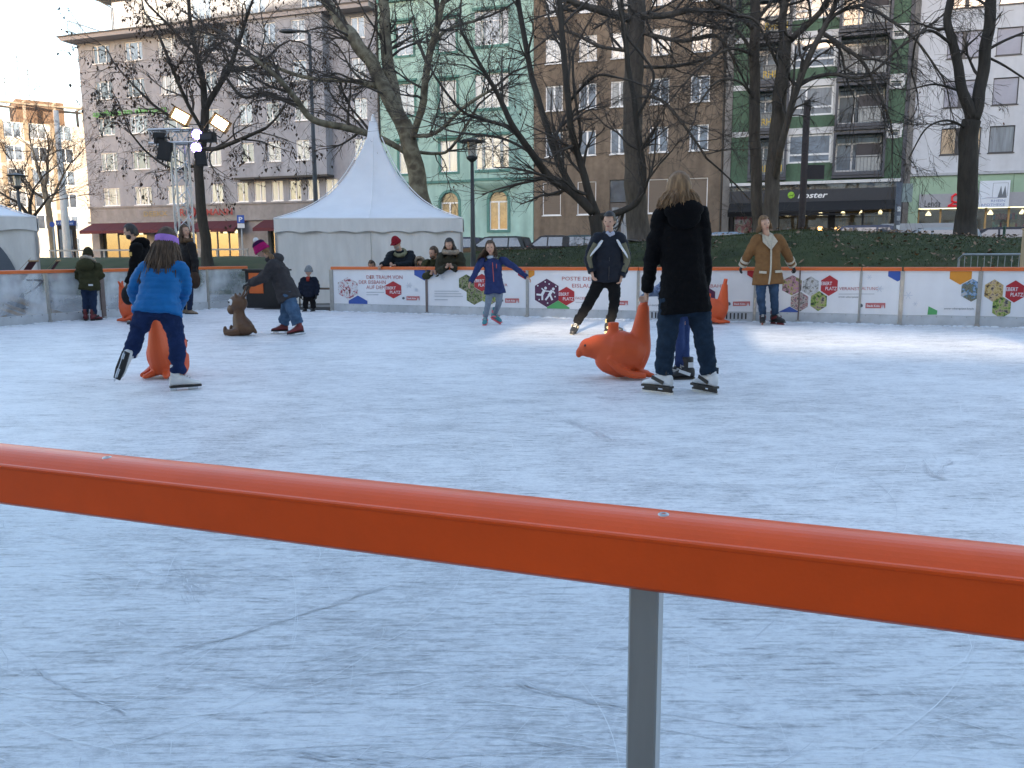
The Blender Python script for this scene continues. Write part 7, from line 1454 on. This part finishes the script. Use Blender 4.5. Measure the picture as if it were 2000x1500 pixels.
def spect(label, px, Y, top_py, k, jm, hairm, kind, face, hunch=.0, extra=None):
    s_ = FPX/Y; hz = 500; hc = top_py + .125*s_*(.55+.45*k if k < 1 else k); J = stand(px, Y, k)
    sh = hc + .24*s_*k*1.0; J.update(head=(px-2, hc, -.1-hunch), neck=(px, hc+.15*s_*k, -.06-hunch), shL=(px-17*k*s_/93, sh, -.04-hunch), shR=(px+17*k*s_/93, sh, -.04-hunch), elL=(px-21*k*s_/93, sh+.26*s_*k, -.15-hunch), elR=(px+21*k*s_/93, sh+.26*s_*k, -.15-hunch), wrL=(px-8*k*s_/93, sh+.20*s_*k, -.38-hunch), wrR=(px+4*k*s_/93, sh+.20*s_*k, -.38-hunch))
    f = Fig(label, (px, 600), k, J, face=face, feet='shoes', Y=Y); f.body(curl=.9); f.jacket(jm, hem=.08, w=(.24, .23, .205, .21, .18), d=(.18, .175, .16, .15, .12), sl=(.095, .082, .064), seed=px); f.trousers(MATS['dark_jeans'])
    if kind == 'long': f.cap_hair(hairm, 1.16, front=.35); f.strands(hairm, 130, .20, seed=px, w=.012, spread=.5)
    elif kind == 'short': f.cap_hair(hairm, 1.1, front=.5)
    for S in 'LR': f.shoe(S, (0, -1, 0), m_black_boot)
    return f
f = spect('woman with dark wavy hair in khaki parka leaning on the boards', 880, 16.35, 466, .98, cloth('khaki_parka', (.040, .038, .026), .85), m_hair_dark, 'long', (-.2, -1, 0), .05); f.collar_roll(m_fur, .05, .13, lift=.02, tilt=-.02)
f = spect('bearded man in olive jacket bending down behind the boards', 849, 16.6, 481, .95, m_olive, m_hair_brown, 'short', (-.7, -.7, -.3), .05); b = MB(); b.sphere(f.head + f.HM @ Vector((0, f.hr.y*.5, -f.hr.z*.62)), (.058, .05, .045), 12, 8, f.HM); b.obj('beard', m_hair_brown, f.o, True)
f = spect('child in fur-trimmed hood peeking over the boards', 823, 16.95, 503, .66, cloth('beige_snow', (.12, .10, .07), .9), m_hair_brown, 'short', (0, -1, 0), -.12); mb = MB(); n = 24; pts = [f.head + f.HM @ Vector((f.hr.x*1.35*math.cos(2*math.pi*i/n), f.hr.y*.35, f.hr.z*1.25*math.sin(2*math.pi*i/n))) for i in range(n+1)]; mb.tube(pts, [.034*(1+.3*mnoise.noise(p*30)) for p in pts], 8); mb.obj('fur_hood', m_fur, f.o, True)
mb = MB(); mb.sphere(f.head - f.hf*.02, (f.hr.x*1.3, f.hr.y*1.2, f.hr.z*1.2), 16, 10, f.HM, lambda d, q: Vector((q.x, min(q.y, .02), q.z))); mb.obj('hood', MATS['beige_snow'], f.o, True)
f = spect('small child with brown hair barely showing above the boards left of the red cap', 728, 17.2, 508, .60, cloth('grey_snow', (.08, .08, .09), .9), m_hair_brown, 'short', (0, -1, 0))
# customer in yellow at the pharmacy
Y = 47.5; J = stand(1987, Y, 1.0); 
for n_ in J: J[n_] = (J[n_][0], J[n_][1] - .84*FPX/Y)
s_ = FPX/Y; yb = 500+1.1*s_-.84*s_
J.update(head=(1985, yb-1.62*s_), neck=(1986, yb-1.45*s_), shL=(1980, yb-1.38*s_), shR=(1993, yb-1.38*s_), elL=(1978, yb-1.1*s_), elR=(1995, yb-1.1*s_), wrL=(1980, yb-.9*s_, -.1), wrR=(1994, yb-.9*s_, -.1)); J = {a: ((*b, 0, 'free') if len(b) == 2 else (*b, 'free')) for a, b in J.items()}
f = Fig('customer in yellow jacket in front of the pharmacy at the right edge', (1987, 500), 1.0, J, face=(.2, 1, 0), feet='shoes', Y=Y, voxel=.03); f.body(hands=(0, 0)); f.jacket(cloth('yellow_jacket', (.55, .33, .02), .7), hem=.05); f.trousers(MATS['black_trousers']); f.cap_hair(m_hair_dark)

# ================================================================ SKATING AIDS
m_seal = P('orange_plastic', (.62, .085, .016), .52, .06, 4, .05, 40)
def seal_mesh():
    mb = MB()
    # side view: nose towards -x, tail column rising at +x
    p, r = cat([Vector(q) for q in ((-.34, 0, .27), (-.25, 0, .275), (-.15, 0, .235), (-.03, 0, .215), (.10, 0, .20), (.18, 0, .17))], [.085, .12, .185, .212, .19, .14]); mb.tube(p, r, 20)
    mb.sphere((-.335, 0, .275), (.105, .095, .088), 16, 10); p, r = cat([Vector((-.36, 0, .275)), Vector((-.425, 0, .235)), Vector((-.44, 0, .215))], [.06, .045, .03]); mb.tube(p, r, 12); mb.sphere((-.44, 0, .215), .03, 10, 8)
    p, r = cat([Vector(q) for q in ((.06, 0, .14), (.145, 0, .26), (.175, 0, .42), (.19, 0, .56), (.20, 0, .645))], [.17, .135, .092, .066, .052]); mb.tube(p, r, 16)
    for s in (-1, 1):                       # tail flukes = handles
        p, r = cat([Vector((.195, s*.01, .62)), Vector((.205, s*.055, .69)), Vector((.215, s*.10, .735))], [.04, .030, .018]); mb.tube(p, r, 10, flat=.8)
        p, r = cat([Vector((-.16, s*.15, .19)), Vector((-.06, s*.20, .095)), Vector((.06, s*.215, .05)), Vector((.19, s*.21, .038))], [.055, .055, .052, .036]); mb.tube(p, r, 12, flat=.62)
        p, r = cat([Vector((.10, s*.06, .06)), Vector((.20, s*.10, .045)), Vector((.29, s*.14, .03))], [.06, .05, .028]); mb.tube(p, r, 10, flat=.6)
    mb.lathe((-.10, 0, .38), [(.075, 0), (.052, .06), (.055, .10), (.055, .118)], 16)
    me = remesh(mb, .0095, 5); co = mesh_co(me); co[:, 1] *= .74; co[:, 0] *= .90; co[:, 2] = np.maximum(co[:, 2], 0.004); me.vertices.foreach_set('co', co.ravel()); me.update(); return me
sealm = seal_mesh(); sealm.materials.append(m_seal)
def seal(px, py, rz, label, sc=1.0, nudge=(0, 0)):
    p = at_z(px, py); o = thing('seal_skating_aid', label, 'skating aid', (p.x+nudge[0], p.y+nudge[1], 0), rz, 'orange seal skating aids')
    b = bpy.data.objects.new('body', sealm); COL.objects.link(b); b.parent = o; o.scale = (sc, sc, sc)
    for s in (-1, 1): mb = MB(); mb.sphere((-.348, s*.055, .30), .011, 8, 6); mb.obj('eye', m_sole, o, True)
    return o
seal(1216, 738, R(4), 'orange seal skating aid pushed by the woman in the black coat', 1.02); seal(308, 742, R(-92), 'orange seal skating aid in front of the girl in blue', 1.0, (0, .22)); seal(255, 628, R(176), 'orange seal skating aid by the left boards beside the man in black', .95, (0.05, 0)); seal(1392, 632, R(-2), 'orange seal skating aid parked at the far boards behind the woman in black', .98)
# brown reindeer
m_deer = P('brown_plastic', (.10, .045, .018), .45, .08, 4, .05, 40); p = at_z(470, 655); o = thing('reindeer_skating_aid', 'brown sitting reindeer skating aid with big white eye', 'skating aid', (p.x, p.y, 0), R(-4)); mb = MB()
p_, r_ = cat([Vector(q) for q in ((.06, 0, .08), (.03, 0, .15), (.0, 0, .24), (-.005, 0, .32), (-.01, 0, .42), (.0, 0, .50))], [.14, .135, .10, .075, .085, .07]); mb.tube(p_, r_, 18)
mb.sphere((.05, 0, .10), (.155, .145, .105), 18, 12); mb.sphere((-.015, 0, .455), (.135, .11, .125), 18, 12); p_, r_ = cat([Vector((-.05, 0, .41)), Vector((-.12, 0, .36)), Vector((-.155, 0, .345))], [.085, .065, .05]); mb.tube(p_, r_, 14)
for s in (-1, 1):
    p_, r_ = cat([Vector((.02, s*.10, .07)), Vector((-.08, s*.12, .05)), Vector((-.165, s*.11, .055))], [.06, .05, .045]); mb.tube(p_, r_, 12); mb.sphere((-.175, s*.11, .075), (.028, .045, .07), 12, 8)
    p_, r_ = cat([Vector((.0, s*.06, .52)), Vector((-.01, s*.075, .575)), Vector((-.012, s*.08, .605))], [.024, .02, .008]); mb.tube(p_, r_, 8)
    p_, r_ = cat([Vector((.03, s*.04, .50)), Vector((.10, s*.06, .60)), Vector((.15, s*.08, .70))], [.02, .016, .014]); mb.tube(p_, r_, 8)
p_, r_ = cat([Vector((.16, 0, .10)), Vector((.21, 0, .06)), Vector((.235, 0, .03))], [.05, .03, .014]); mb.tube(p_, r_, 10)
me = remesh(mb, .0085, 4); co = mesh_co(me); co[:, 2] = np.maximum(co[:, 2], 0.004); me.vertices.foreach_set('co', co.ravel()); me.update(); mobj('body', me, m_deer, o, True)
for s in (-1, 1):
    mb = MB(); mb.sphere((-.085, s*.086, .475), (.038, .026, .046), 12, 8); e = mb.obj('eye', P('eye_white', (.7, .7, .7), .4, .05), o, True); mb = MB(); mb.sphere((-.100, s*.108, .475), (.014, .007, .018), 8, 6); mb.obj('pupil', m_sole, e, True)
